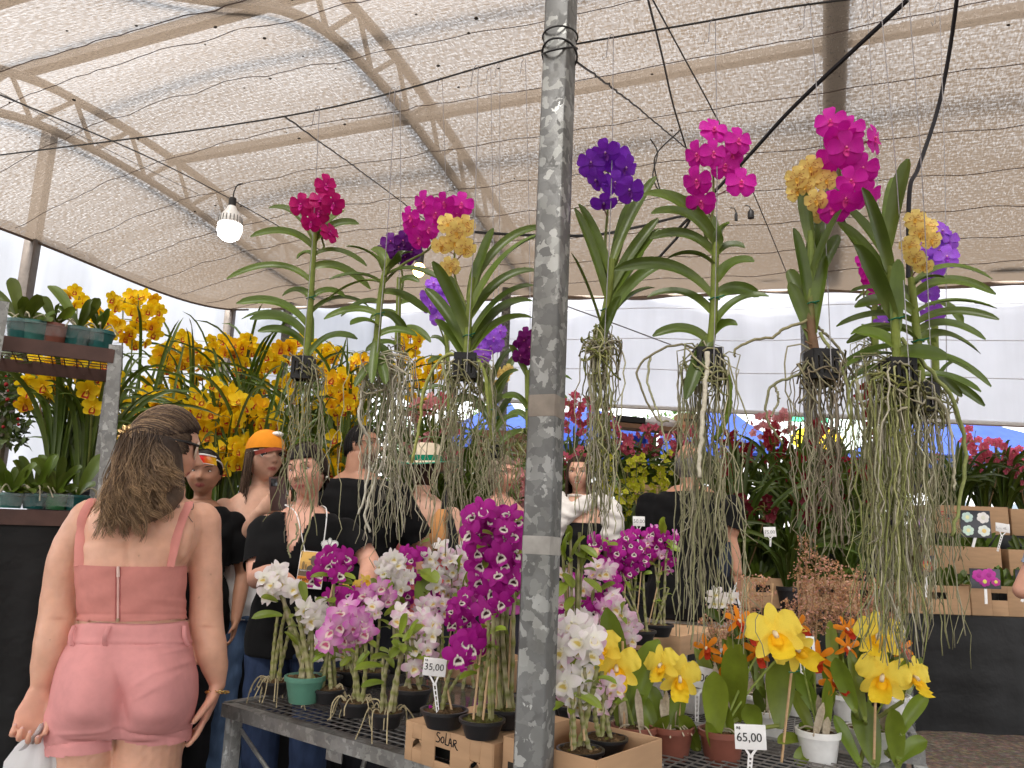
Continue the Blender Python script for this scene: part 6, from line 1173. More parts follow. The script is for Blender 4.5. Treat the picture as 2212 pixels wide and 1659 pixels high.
def tree(label, x, ytop, Y, w, seed):
    top = P(x, ytop, Y); t = thing('tree', label, 'tree', (top[0], Y, 0)); R_ = np.random.default_rng(seed); b = MB(); H = top[2]
    b.tube(spl([(top[0], Y, 0), (top[0] + .15, Y, H * .35), (top[0] - .1, Y, H * .65)], 10), np.linspace(.16, .07, 10), 8, (.11, .08, .055))
    for i in range(6): a_ = i * 1.05; b.tube([(top[0], Y, H * .4), (top[0] + w * .3 * cos(a_), Y + w * .3 * sin(a_), H * .7)], .05, 6, (.11, .08, .055))
    part('trunk', b, M_CANE, t); b = MB(); n = 26; cc = [(top + A3((R_.uniform(-w, w) * .6, R_.uniform(-1, 1), -R_.uniform(.1, .75) * H * .6 - .2))) for _ in range(n)]
    V = []; C_ = []
    for c_ in cc:
        s_ = R_.uniform(.35, .8); g_ = np.array((.055, .11, .022)) * R_.uniform(.6, 1.5)
        for _ in range(170):
            d = R_.normal(0, 1, 3); d /= np.linalg.norm(d); o = c_ + d * s_ * R_.uniform(.5, 1.05); u_ = unit(R_.normal(0, 1, 3)); v_ = unit(np.cross(u_, d + .3)); l = R_.uniform(.05, .10)
            V += [o - u_ * l, o - v_ * l * .5, o + u_ * l, o + v_ * l * .5]; C_ += [g_ * R_.uniform(.8, 1.2)] * 4
    b.add(np.array(V), np.arange(len(V)).reshape(-1, 4), np.array(C_)); part('crown', b, M_LEAF, t)
tree('green tree beyond the curtain right of the deep purple orchid roots', 1420, 872, 22, 2.6, 3); tree('green tree beyond the tents left of the post', 960, 850, 24, 2.6, 4); tree('green tree glimpsed behind the leftmost orchid roots', 660, 800, 20, 1.6, 5)
tree('dark tree at the far right beyond the blue tent', 2300, 850, 26, 2.6, 6)
for (x0, x1, yt, Y, lab) in ((700, 1260, 935, 30, 'pale building far beyond the tents left of the post'), (1500, 2500, 975, 34, 'long pale building far beyond the right blue tent')):
    a, c = P(x0, yt, Y), P(x1, yt, Y); t = thing('pale_building', lab, 'building', ((a[0] + c[0]) / 2, Y + 2, 0)); b = MB(); b.box(A3(((a[0] + c[0]) / 2, Y + 2, a[2] / 2)), ((c[0] - a[0]) / 2, 2, a[2] / 2), None, (.50, .51, .53)); part('wall', b, M_MAT, t)
    for i in range(8): x_ = a[0] + (c[0] - a[0]) * (i + .5) / 8; b = MB(); b.box(A3((x_, Y - .01, a[2] * .55)), (.4, .02, .45), None, (.12, .15, .18)); part('window', b, M_GLOSS, t)
# ================================================================ left rack with pots, cloth, small plants
rk = thing('shelf_rack', 'grey slotted angle shelf rack at the left edge', 'shelf rack', P(228, 1100, 2.5) * A3((1, 1, 0)))
ru = P(250, 745, 2.5); rl = P(228, 1030, 2.5); rd_ = unit(ru - rl); rb = rl - rd_ * (rl[2] / rd_[2])
b = MB(); fx2 = unit(A3((1, .45, 0))); fy2 = A3((-fx2[1], fx2[0], 0))
b.slab(rb, ru, .040, .003, (.30, .31, .32), up=-fy2); b.slab(rb + fx2 * .0205 + fy2 * .012, ru + fx2 * .0205 + fy2 * .012, .003, .024, (.14, .15, .16), up=-fy2)
part('upright', b, M_GALVF, rk)
b = MB()
for i in range(34): q = rb + (ru - rb) * (i + .5) / 34; b.slab(q - rd_ * .012 + fx2 * .0225 + fy2 * .012, q + rd_ * .012 + fx2 * .0225 + fy2 * .012, .0012, .012, (.03, .03, .03), up=-fy2)
part('slot', b, M_MAT, rk)['kind'] = 'stuff'
zs = ru[2] - .02; sv = fx2; sw = unit(A3((-.45, 1, 0)))
sd_ = unit(P(0, 690, 2.35) - P(240, 757, 2.5)) * A3((1, 1, 0)); sd_ = unit(sd_); sw = np.array([-sd_[1], sd_[0], 0]) * -1
sw = sw if sw[1] > 0 else -sw
L_s = 1.0
for (pz, nm) in ((zs, 'shelf'), (P(225, 1110, 2.5)[2], 'shelf')):
    o = np.array([ru[0], ru[1], pz]); b = MB()
    b.slab(o - ez * .02, o + sd_ * L_s - ez * .02, .012, .045, up=ez); b.slab(o + sw * .42 - ez * .02, o + sw * .42 + sd_ * L_s - ez * .02, .012, .045, up=ez); b.slab(o - ez * .02, o + sw * .42 - ez * .02, .012, .045, up=ez)
    for i in range(26): f = i / 26; b.slab(o + sd_ * L_s * f, o + sd_ * L_s * f + sw * .42, .003, .003, up=ez)
    for i in range(8): f = i / 8; b.slab(o + sw * .42 * f + ez * .003, o + sw * .42 * f + sd_ * L_s + ez * .003, .003, .003, up=ez)
    part(nm, b, M_BROWNST, rk)
b = MB(); o = np.array([ru[0], ru[1], 0]) + sw * .42; b.slab(o, o + ez * ru[2], .036, .003, (.3, .3, .31), up=-fy2); o = P(2, 690, 2.3) * A3((1, 1, 0)); b.slab(o, o + ez * (zs + .10), .03, .003, (.3, .3, .31), up=-fy2); part('upright', b, M_GALVF, rk)
POTC = {'teal': (.012, .105, .10), 'terracotta': (.22, .075, .05), 'green': (.03, .20, .06), 'sea': (.03, .14, .12)}
def rackpot(label, xpx, ypx, rpx, hpx, col, z, Y=None, leafspec=(), group='leafy orchids on the left rack'):
    p = P(xpx, ypx, 2.35) if Y is None else P(xpx, ypx, Y); p = np.array([p[0], p[1], z]); k = m_px(1, p); t = thing('leafy_orchid', label, 'orchid', p, group); pot(t, p, rpx * k, hpx * k, POTC[col])
    top = p + ez * hpx * k * .9; b = MB()
    for (dx, dy, tx, ty, w) in leafspec:
        a = P(dx, dy, p[1]); e = P(tx, ty, p[1] + rnd(-.08, .02)); L = np.linalg.norm(e - a); a = top * .85 + a * .15
        blade(b, bez(a, a * .45 + e * .55 + ez * L * .22, e, 12), w * k, .28, green(.65, 1.15, .25), unit(CAM - a) + ez * .6 + RNG.normal(0, .2, 3), .5, .6, m=7)
    part('leaf_tuft', b, M_LEAF, t)
    b = MB()
    for i in range(5): a_ = rnd(0, 6.28); d = A3((cos(a_), sin(a_), 0)); b.tube(spl([top, top + d * .04 + ez * .03, top + d * .07 + ez * rnd(-.02, .02)], 8), .0022, 5, (.45, .42, .30))
    part('roots', b, M_ROOT, t)
zt = zs + .006
def at_shelf(x): q = G(x, 725, zt + .03); return q
rows = ((45, 'teal', 'leafy orchid in a teal pot at the left end of the upper shelf', [(20, 690, 22, 600, 13), (40, 690, -20, 655, 14), (60, 690, 92, 640, 14), (30, 690, 60, 655, 12), (50, 690, 48, 640, 12), (20, 700, -30, 625, 12), (60, 700, 75, 660, 11)]), (75, 'sea', 'leafy orchid with drooping leaves in a blue green pot on the upper shelf', [(80, 680, 62, 705, 11), (80, 690, 40, 668, 12), (90, 690, 130, 675, 13), (85, 690, 110, 695, 11)]), (115, 'terracotta', 'leafy orchid in the terracotta pot on the upper shelf', [(110, 690, 65, 685, 12), (120, 690, 165, 670, 11), (115, 690, 90, 640, 11), (130, 690, 128, 655, 11), (120, 690, 145, 690, 10)]), (168, 'green', 'leafy orchid with one long leaf in a dark green pot on the upper shelf', [(165, 690, 105, 617, 15), (175, 690, 200, 650, 11), (160, 690, 120, 660, 12), (180, 690, 216, 645, 12), (170, 695, 140, 668, 11)]), (216, 'teal', 'leafy orchid in a teal pot at the right end of the upper shelf', [(215, 700, 238, 668, 8), (212, 700, 192, 660, 9), (218, 700, 215, 672, 9), (220, 705, 205, 680, 8)]))
for x, col, lab, ls in rows:
    p = P(x, 720, 2.42) if x > 60 else P(x, 715, 2.38); o = ru + sd_ * ((ru[0] - p[0]) / -sd_[0] if abs(sd_[0]) > .1 else .1); q = np.array([p[0], o[1] + .07, zt]); t_Y = q[1]
    rackpot(lab, x, 720, 30, 46, 'teal' if col == 'green' else col, zt, t_Y, ls)
o = np.array([ru[0], ru[1], zt]); tray('clear plastic pot tray on the upper shelf of the left rack', o + sd_ * .04 + sw * .005, sd_, sw, .68, .16, .055, M_CLEAR, 6, 1)
zl = P(225, 1110, 2.5)[2] + .006; o = np.array([ru[0], ru[1], zl]); tray('clear plastic pot tray on the lower shelf of the left rack', o + sd_ * .06 + sw * .005, sd_, sw, .68, .16, .045, M_CLEAR, 6, 1)
low = ((20, 'sea', 'leafy orchid in a blue green pot at the left end of the lower shelf'), (70, 'teal', 'bushy leafy orchid in a teal pot on the lower shelf'), (118, 'green', 'bushy leafy orchid in a bright green pot on the lower shelf'), (160, 'teal', 'leafy orchid in a teal pot beside the shoulder of the blonde woman'))
for i, (x, col, lab) in enumerate(low):
    o = ru + sd_ * ((P(x, 1110, 2.42)[0] - ru[0]) / sd_[0]); ls = [(x + rnd(-10, 10), 1075, x + rnd(-60, 60), 1075 - rnd(-10, 95), rnd(9, 13)) for _ in range(14)]
    if i == 3: ls = [(175, 1070, 228, 985, 16), (165, 1075, 140, 1060, 10), (170, 1075, 205, 1050, 10)]
    rackpot(lab, x, 1110, 26, 34, col, zl, o[1] + .07, ls)
# black cloth below the rack, plants and a carton on the ground at the far left
b = MB(); xs = np.linspace(-.02, .95, 50); z_ = np.linspace(.02, zl - .045, 20); o = np.array([ru[0], ru[1], 0])
b.grid(np.array([[o + sd_ * x + sw * (.03 + .012 * sin(x * 40) * (1 - z / 1.4)) + ez * z for z in z_] for x in xs])); solo('black_drape', b, M_BLACK, 'black plastic drape hanging below the left rack', 'drape')
for i, (x, y, lab) in enumerate(((20, 1560, 'leafy orchid in a teal pot low at the left edge'), (62, 1545, 'leafy orchid with upright leaves low behind the white bag'))):
    q = P(x, y, 2.75); ls = [(x, y - 30, x + rnd(-45, 45), y - 30 - rnd(20, 120), 13) for _ in range(8)]; rackpot(lab, x, y, 28, 40, 'teal', q[2], 2.75, ls, 'leafy orchids on the floor at the left')
b = MB(); q = P(40, 1545, 2.75); b.box(np.array([q[0] - .12, 2.83, P(40, 1563, 2.75)[2] / 2]), (.32, .14, P(40, 1563, 2.75)[2] / 2), None, ch=.006); solo('plant_bench', b, M_BLACK, 'low dark bench at the left edge behind the white bag', 'bench')
c0_ = P(-60, 1640, 2.45); cx0 = np.array([c0_[0], 2.45, .35]); t = carton('brown cardboard carton behind the white bag at the lower left', cx0, unit(A3((1, .25, 0))), unit(A3((-.25, 1, 0))), .26, .22, P(30, 1590, 2.45)[2] - .35, hole=False)
b = MB(); b.box(np.array([c0_[0] + .10, 2.59, .174]), (.2, .13, .174), None, ch=.006); solo('crate', b, M_DUSTY, 'dark crate under the brown carton at the lower left', 'crate')
# dark shrub with small red flowers behind the rack
t = thing('flowering_shrub', 'dark leafy shrub with small red flowers behind the rack at the left edge', 'shrub', P(20, 1100, 3.9) * A3((1, 1, 0))); b = MB(); b2 = MB(); b3 = MB(); V = []
for i in range(700):
    p = P(rnd(-40, 62), rnd(755, 960), 3.9 + rnd(-.2, .2)); u_ = unit(RNG.normal(0, 1, 3)); blade(b, np.array([p, p + u_ * .025, p + u_ * .05]), .014, .2, green(.35, .7), RNG.normal(0, 1, 3), .6, .8, m=3)
for i in range(14): p = P(rnd(-20, 60), rnd(770, 950), 3.68); b2.ball(p, rnd(.006, .011), (.28, .015, .02), 5, 6)
b3.tube([P(15, 1100, 3.9) * A3((1, 1, 0)), P(15, 860, 3.9)], .02, 6, (.1, .08, .05)); part('foliage', b, M_LEAF, t); part('blossom', b2, M_PETAL, t); part('trunk', b3, M_CANE, t)
# ================================================================ people: one continuous body each, clothing and hair as parts
def organic(name, mb, vox, smooth, colfn, mat, parent, keep=None, disp=None, label=None, extra=None):
    """joins the pieces of mb into one continuous surface, colours it by position"""
    me0 = mb.mesh('tmp', M_MAT); ob = bpy.data.objects.new('tmp', me0); S.collection.objects.link(ob)
    m = ob.modifiers.new('r', 'REMESH'); m.mode = 'VOXEL'; m.voxel_size = vox; m.adaptivity = 0
    m2 = ob.modifiers.new('s', 'SMOOTH'); m2.factor = .5; m2.iterations = smooth
    ev_ = ob.evaluated_get(bpy.context.evaluated_depsgraph_get()); me = ev_.to_mesh()
    n = len(me.vertices); v = np.zeros(n * 3, np.float32); me.vertices.foreach_get('co', v); v = v.reshape(-1, 3).astype(float)
    nrm = np.zeros(n * 3, np.float32); me.vertices.foreach_get('normal', nrm); nrm = nrm.reshape(-1, 3).astype(float)
    lt = np.zeros(len(me.polygons), np.int32); me.polygons.foreach_get('loop_total', lt); li = np.zeros(len(me.loops), np.int32); me.loops.foreach_get('vertex_index', li)
    if (lt == 4).all(): q = li.reshape(-1, 4)
    else:
        st = np.concatenate([[0], np.cumsum(lt)[:-1]]); q = np.array([[li[s_], li[s_ + 1], li[s_ + 2], li[s_ + (3 if k > 3 else 2)]] for s_, k in zip(st, lt)]); q = q[lt == 4]
    ev_.to_mesh_clear(); bpy.data.objects.remove(ob); bpy.data.meshes.remove(me0)
    c = colfn(v) if callable(colfn) else np.tile(A3(colfn), (n, 1))
    if keep is not None: ok = keep(v); q = q[ok[q].all(1)]
    if disp is not None: v = v + nrm * disp(v)[:, None]
    used = np.unique(q); rm = np.full(n, -1); rm[used] = np.arange(len(used))
    o = MB(); o.add(v[used], rm[q], c[used])
    if extra: extra(o)
    return part(name, o, mat, parent, label)
def loft(mb, st, n=28, sup=2.3):
    """st: (centre, half width vector, half depth vector) rings, closed at both ends"""
    th = np.arange(n) * 2 * pi / n; c_, s_ = np.cos(th), np.sin(th); c_ = np.sign(c_) * np.abs(c_) ** (2 / sup); s_ = np.sign(s_) * np.abs(s_) ** (2 / sup)
    st = [tuple(map(A3, x)) for x in st]; R = [a + c_[:, None] * b + s_[:, None] * c for a, b, c in st]
    R = [np.repeat(st[0][0][None], n, 0)] + R + [np.repeat(st[-1][0][None], n, 0)]
    mb.grid(np.array(R), cv=True)
def limb(mb, pts, r, n=14, k=16): p = spl(pts, k); rr = np.interp(np.linspace(0, 1, k), np.linspace(0, 1, len(r)), r); mb.tube(p, rr, n); mb.ball(p[0], rr[0], n=8, m=14); mb.ball(p[-1], rr[-1], n=8, m=14)
def hand(mb, w, d, nrm, side, sc=1.0, curl=(.4, .4, .45, .5, .5), spread=1.0, thumb=.6, nails=None):
    """w wrist, d towards the fingers, nrm out of the palm; side: +1 puts the thumb on cross(d, nrm)"""
    d = unit(d); nrm = unit(nrm - d * (nrm @ d)); s_ = np.cross(d, nrm) * side; u = .01 * sc
    loft(mb, [(w, s_ * 2.5 * u, nrm * 1.9 * u), (w + d * 2.5 * u, s_ * 3.0 * u, nrm * 1.7 * u), (w + d * 6 * u, s_ * 4.0 * u, nrm * 1.5 * u), (w + d * 9 * u, s_ * 3.9 * u, nrm * 1.15 * u), (w + d * 9.8 * u, s_ * 3.4 * u, nrm * .8 * u)], 20)
    tips = []
    for i, (off, L) in enumerate(((2.9, 7.2), (1.0, 8.0), (-1.0, 7.5), (-2.8, 6.0))):
        p = w + d * (8.8 - abs(off) * .12) * u + s_ * off * u; a = curl[i + 1] * .5; pts = [p - d * 1.5 * u, p]; dd = unit(d + s_ * off * .03 * spread)
        for f in (.46, .30, .24): q = dd * cos(a) + nrm * sin(a); p = p + q * L * f * u; pts.append(p); a += curl[i + 1]
        mb.tube(spl(pts, 14), np.linspace(.92, .66, 14) * u, 10); mb.ball(p, .66 * u, n=6, m=10); tips.append((p, q))
    p = w + d * 2.8 * u + s_ * 2.6 * u; a = curl[0] * .3; pts = [w + d * 1.5 * u + s_ * 1.2 * u, p]
    for f in (3.2, 2.9, 2.2): q = unit(d * (.75 + a * .3) + s_ * thumb * (1 - a * .8) + nrm * (.25 + a * .5)); p = p + q * f * u; pts.append(p); a += curl[0] * .6
    mb.tube(spl(pts, 14), np.linspace(1.5, .78, 14) * u, 10); mb.ball(p, .78 * u, n=6, m=10); tips.append((p, q)); return tips
class Head:
    def __init__(s, c, H, d, roll=0.0, wide=1.0, age=0):
        s.c = A3(c); s.k = H / .23; y = unit(d); x = unit(np.cross(y, ez)); z = np.cross(x, y)
        s.x, s.y, s.z = cos(roll) * x + sin(roll) * z, y, cos(roll) * z - sin(roll) * x; s.wide = wide; s.age = age; s.ax = np.array([s.x, s.y, s.z])
    def W(s, p): return s.c + (np.asarray(p, float) * s.k) @ s.ax            # head space -> world
    def L(s, v): return ((v - s.c) @ s.ax.T) / s.k
    def shape(s, X, Y, Z):
        g = lambda x0, z0, sx, sz: np.exp(-((X - x0) / sx) ** 2 - ((Z - z0) / sz) ** 2)
        gs = lambda x0, z0, sx, sz: g(x0, z0, sx, sz) + g(-x0, z0, sx, sz)
        jaw = np.clip((-.015 - Z) / .10, 0, 1); ch = s.age
        X2 = X * (1 - (.42 - .12 * ch) * jaw ** 1.5) * s.wide; fr = np.clip(Y / .05, 0, 1)
        Y2 = np.where(Y > 0, Y * .93, Y * 1.03); Y2 = Y2 + (.012 * jaw) * fr; Y2 = np.where(Y < 0, Y2 * (1 - .35 * jaw), Y2)
        d = .030 * g(0, -.024, .0125, .014) + .016 * g(0, -.004, .0095, .022) + .008 * gs(.013, -.027, .008, .008)
        d += -.013 * gs(.032, .010, .018, .011) + .006 * gs(.030, .031, .024, .008) + .004 * g(0, .04, .05, .03)
        d += (.006 + .004 * ch) * gs(.044, -.026, .022, .024) + .009 * g(0, -.0555, .024, .0075) + .007 * g(0, -.066, .019, .006) - .009 * g(0, -.0605, .026, .0022) - .004 * g(0, -.077, .02, .005) + .009 * g(0, -.094, .018, .014)
        return X2, Y2 + d * fr, Z
    def build(s, mb):
        n, m = 60, 84; ph = np.linspace(0, pi, n); th = np.arange(m) * 2 * pi / m
        X = .078 * np.sin(ph)[:, None] * np.cos(th); Y = .097 * np.sin(ph)[:, None] * np.sin(th); Z = np.repeat(.115 * np.cos(ph)[:, None], m, 1)
        mb.grid(s.W(np.stack(s.shape(X, Y, Z), -1)), cv=True)
        for sg in (-1, 1):
            for (dy, dz, ry, rz) in ((0, .006, .016, .022), (.002, -.018, .011, .012)): mb.ball(s.W((sg * .078 * s.wide, -.008 + dy, dz)), (s.k * .007, s.k * ry, s.k * rz), n=8, m=14, axes=np.array([unit(s.x + s.y * -sg * .35), unit(s.y + s.x * sg * .35), s.z]))
    def paint(s, v, skin, lip=(.42, .13, .11), blush=.16, beard=None, mouth_w=.024):
        l = s.L(v); c = np.tile(A3(skin), (len(v), 1)); f = (l[:, 1] > .045) & (np.abs(l[:, 2]) < .115) & (np.abs(l[:, 0]) < .07)
        w = np.exp(-((np.abs(l[:, 0]) - .044) / .02) ** 2 - ((l[:, 2] + .026) / .022) ** 2) * f * blush; c = c * (1 - w[:, None]) + A3((skin[0], skin[1] * .55, skin[2] * .5)) * w[:, None]
        d = (np.abs(l[:, 0]) / mouth_w) ** 2 + ((l[:, 2] + .061) / .0095) ** 2; w = np.clip((1.25 - d) / .5, 0, 1) * f; c = c * (1 - w[:, None]) + A3(lip) * w[:, None]
        d = (np.abs(l[:, 0]) / mouth_w) ** 2 + ((l[:, 2] + .0605) / .0016) ** 2; w = np.clip(1.2 - d, 0, 1) * f * .75; c = c * (1 - w[:, None]) + A3((.10, .02, .02)) * w[:, None]
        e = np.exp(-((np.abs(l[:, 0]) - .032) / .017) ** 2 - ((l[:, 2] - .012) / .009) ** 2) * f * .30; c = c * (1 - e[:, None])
        d = np.exp(-((np.abs(l[:, 0]) - .008) / .004) ** 2 - ((l[:, 2] + .0345) / .003) ** 2) * f * .7; c = c * (1 - d[:, None])
        if beard is not None:
            w = np.clip((-.035 - l[:, 2]) / .02, 0, 1) * (l[:, 1] > -.03) * (l[:, 2] > -.125) * (np.abs(l[:, 0]) < .075) * .75; c = c * (1 - w[:, None]) + A3(beard) * w[:, None]
        return c
    def front(s, x, z): X, Y, Z = s.shape(np.array([x]), np.array([.097 * math.sqrt(max(0, 1 - (x / .078) ** 2 - (z / .115) ** 2))]), np.array([z])); return float(Y[0])
    def eyes(s, par, iris=(.05, .025, .012), brow=(.03, .018, .012), look=(0, 0), open_=1.0, thick=.0022):
        b = MB(); b2 = MB()
        for sg in (-1, 1):
            c = (sg * .032 * s.wide, s.front(.032, .010) - .0065, .0105); r = .0118
            b.ball(s.W(c), (r * s.k * 1.15, r * s.k, r * s.k * .62 * open_), (.70, .68, .66), 10, 16, axes=s.ax)
            q = A3((c[0] + look[0] * .004, c[1] + r * .86, c[2] + look[1] * .003)); b.ball(s.W(q), (.0052 * s.k, .0022 * s.k, .0052 * s.k * min(1, open_)), iris, 6, 12, axes=s.ax); b.ball(s.W(q + A3((0, .0017, 0))), (.0024 * s.k, .001 * s.k, .0024 * s.k), (.004, .004, .004), 5, 8, axes=s.ax)
            b2.tube([s.W((c[0] + sg * x_, c[1] + r * (1.0 - abs(x_) * 22), c[2] + .0072 * open_ - 22 * x_ * x_)) for x_ in np.linspace(-.0135, .0135, 9)], .0013 * s.k, 5, (.02, .012, .01))
            b2.tube([s.W((sg * (.016 + .034 * t) * s.wide, s.front(.016 + .03 * t, .031) + .0008, .029 + .009 * sin(t * 2.2) - .003 * t)) for t in np.linspace(0, 1, 9)], np.array([.5, .9, 1, 1, 1, .9, .8, .6, .3]) * thick * s.k, 6, brow, flat=.5)
        part('eyes', b, M_GLOSS, par); part('eyebrows', b2, M_HAIR, par)
    def cap(s, par, col, hairline=.062, back=-.075, side=-.02, puff=1.07, streaks=(), name='hair', strands=160, length=0.0, spread=.0, wave=.0, lift=0.0, sideburn=.02, cols=None, thick=.0022, drop_front=False, endz=None):
        n, m = 40, 64; ph = np.linspace(0, pi * .80, n); th = np.arange(m) * 2 * pi / m; b = MB(); cols = cols or [np.array(col) * f for f in (.7, 1, 1.35)]
        X = .078 * np.sin(ph)[:, None] * np.cos(th) * s.wide; Y = .097 * np.sin(ph)[:, None] * np.sin(th) * np.where(np.sin(th) < 0, 1.03, .95); Z = np.repeat(.115 * np.cos(ph)[:, None], m, 1)
        low = np.where(np.sin(th) > .35, hairline - .012 * np.cos(th * 2 - pi) * 0, np.where(np.sin(th) > -.15, side, back)); low = np.convolve(np.r_[low[-3:], low, low[:3]], np.ones(7) / 7, 'valid')
        Zc = np.maximum(Z, low[None] + 0 * Z); edge = (Z < low[None])
        tt = np.clip(1 - (Zc / .115) ** 2, 0, 1) ** .5; X = .078 * tt * np.cos(th) * s.wide; Y = .097 * tt * np.sin(th) * np.where(np.sin(th) < 0, 1.03, .95)
        pf = np.where(edge, puff - .05, puff) + .012 * np.sin(th * 23)[None] * np.sin(ph)[:, None]
        b.grid(s.W(np.stack([X * pf, Y * pf, Zc * (puff if not drop_front else puff) + lift], -1)), np.array(col) * .8, cv=True)
        for i in range(strands):
            a = rnd(-pi * 1.12, pi * .12) if not drop_front else rnd(-pi * 1.22, pi * .22); c0 = np.array(random.choice(cols)) * rnd(.75, 1.25)
            pts = []; r_ = puff + rnd(.0, .05)
            p0 = rnd(.02, .5)
            for f in np.linspace(p0, 1, 6):
                pz = pi * .5 * f * 1.0; pts.append((.078 * sin(pz) * cos(a) * r_ * s.wide, .097 * sin(pz) * sin(a) * r_, .115 * cos(pz) * r_ + lift))
            if length:
                L = length * rnd(.75, 1.05); ph_ = rnd(0, 6.28)
                for f in np.linspace(.15, 1, 8): pts.append((pts[5][0] * (1 + spread * f) + wave * sin(f * 9 + ph_) * f, pts[5][1] * (1 + .1 * f) - .02 * f + wave * cos(f * 8 + ph_) * f, pts[5][2] - L * f))
            else: pts.append((pts[-1][0] * .97, pts[-1][1] * .97, max(back, pts[-1][2] - rnd(.02, .06)) if sin(a) < .0 else side))
            q = spl(s.W(np.array(pts)), 18 if length else 10); b.tube(q, np.linspace(1, .35, len(q)) * thick * rnd(.8, 1.5) * s.k, 5, c0)
        return part(name, b, M_HAIR, par)
    def glasses(s, par, frame, lens, w=.026, h=.020, z=.010, name='glasses', lens_mat=None, r=.0016, temple=None, yo=.010, round_=2.5):
        b = MB(); bl = MB(); yf = s.front(.032, .01) + yo
        for sg in (-1, 1):
            a = np.linspace(0, 2 * pi, 25); ca, sa = np.cos(a), np.sin(a); px = sg * .034 * s.wide + w * np.sign(ca) * np.abs(ca) ** (2 / round_); pz = z + h * np.sign(sa) * np.abs(sa) ** (2 / round_)
            pts = s.W(np.stack([px, yf - (px / .078) ** 2 * .022, pz], -1)); b.tube(pts, r * s.k, 6, frame); ce = pts.mean(0)
            bl.grid(np.stack([np.repeat(ce[None], 25, 0), pts]), lens)
            b.tube(spl(s.W(np.array([(sg * (.034 * s.wide + w), yf - .012, z + h * .5), (sg * .080 * s.wide, .03, z + h * .5), (sg * .083 * s.wide, -.02, z + h * .3)])), 8), r * s.k * 1.3, 6, temple or frame)
        b.tube(s.W(np.array([(-.010, yf, z + h * .3), (0, yf + .003, z + h * .45), (.010, yf, z + h * .3)])), r * s.k, 6, frame)
        o = part(name, b, M_PLASTIC, par)
        if lens is not None: part('lens', bl, lens_mat or M_GLOSS, o)
        return o
def wrinkle(a=.004, f=26): return lambda v: a * (np.sin(v[:, 0] * f + 3 * np.sin(v[:, 2] * f * .7)) * np.sin(v[:, 2] * f * 1.3 + 2 * np.sin(v[:, 1] * f)) + .5 * np.sin(v[:, 2] * f * 2.1 + v[:, 0] * f))
GZ = .12                                                               # ground level at the stall
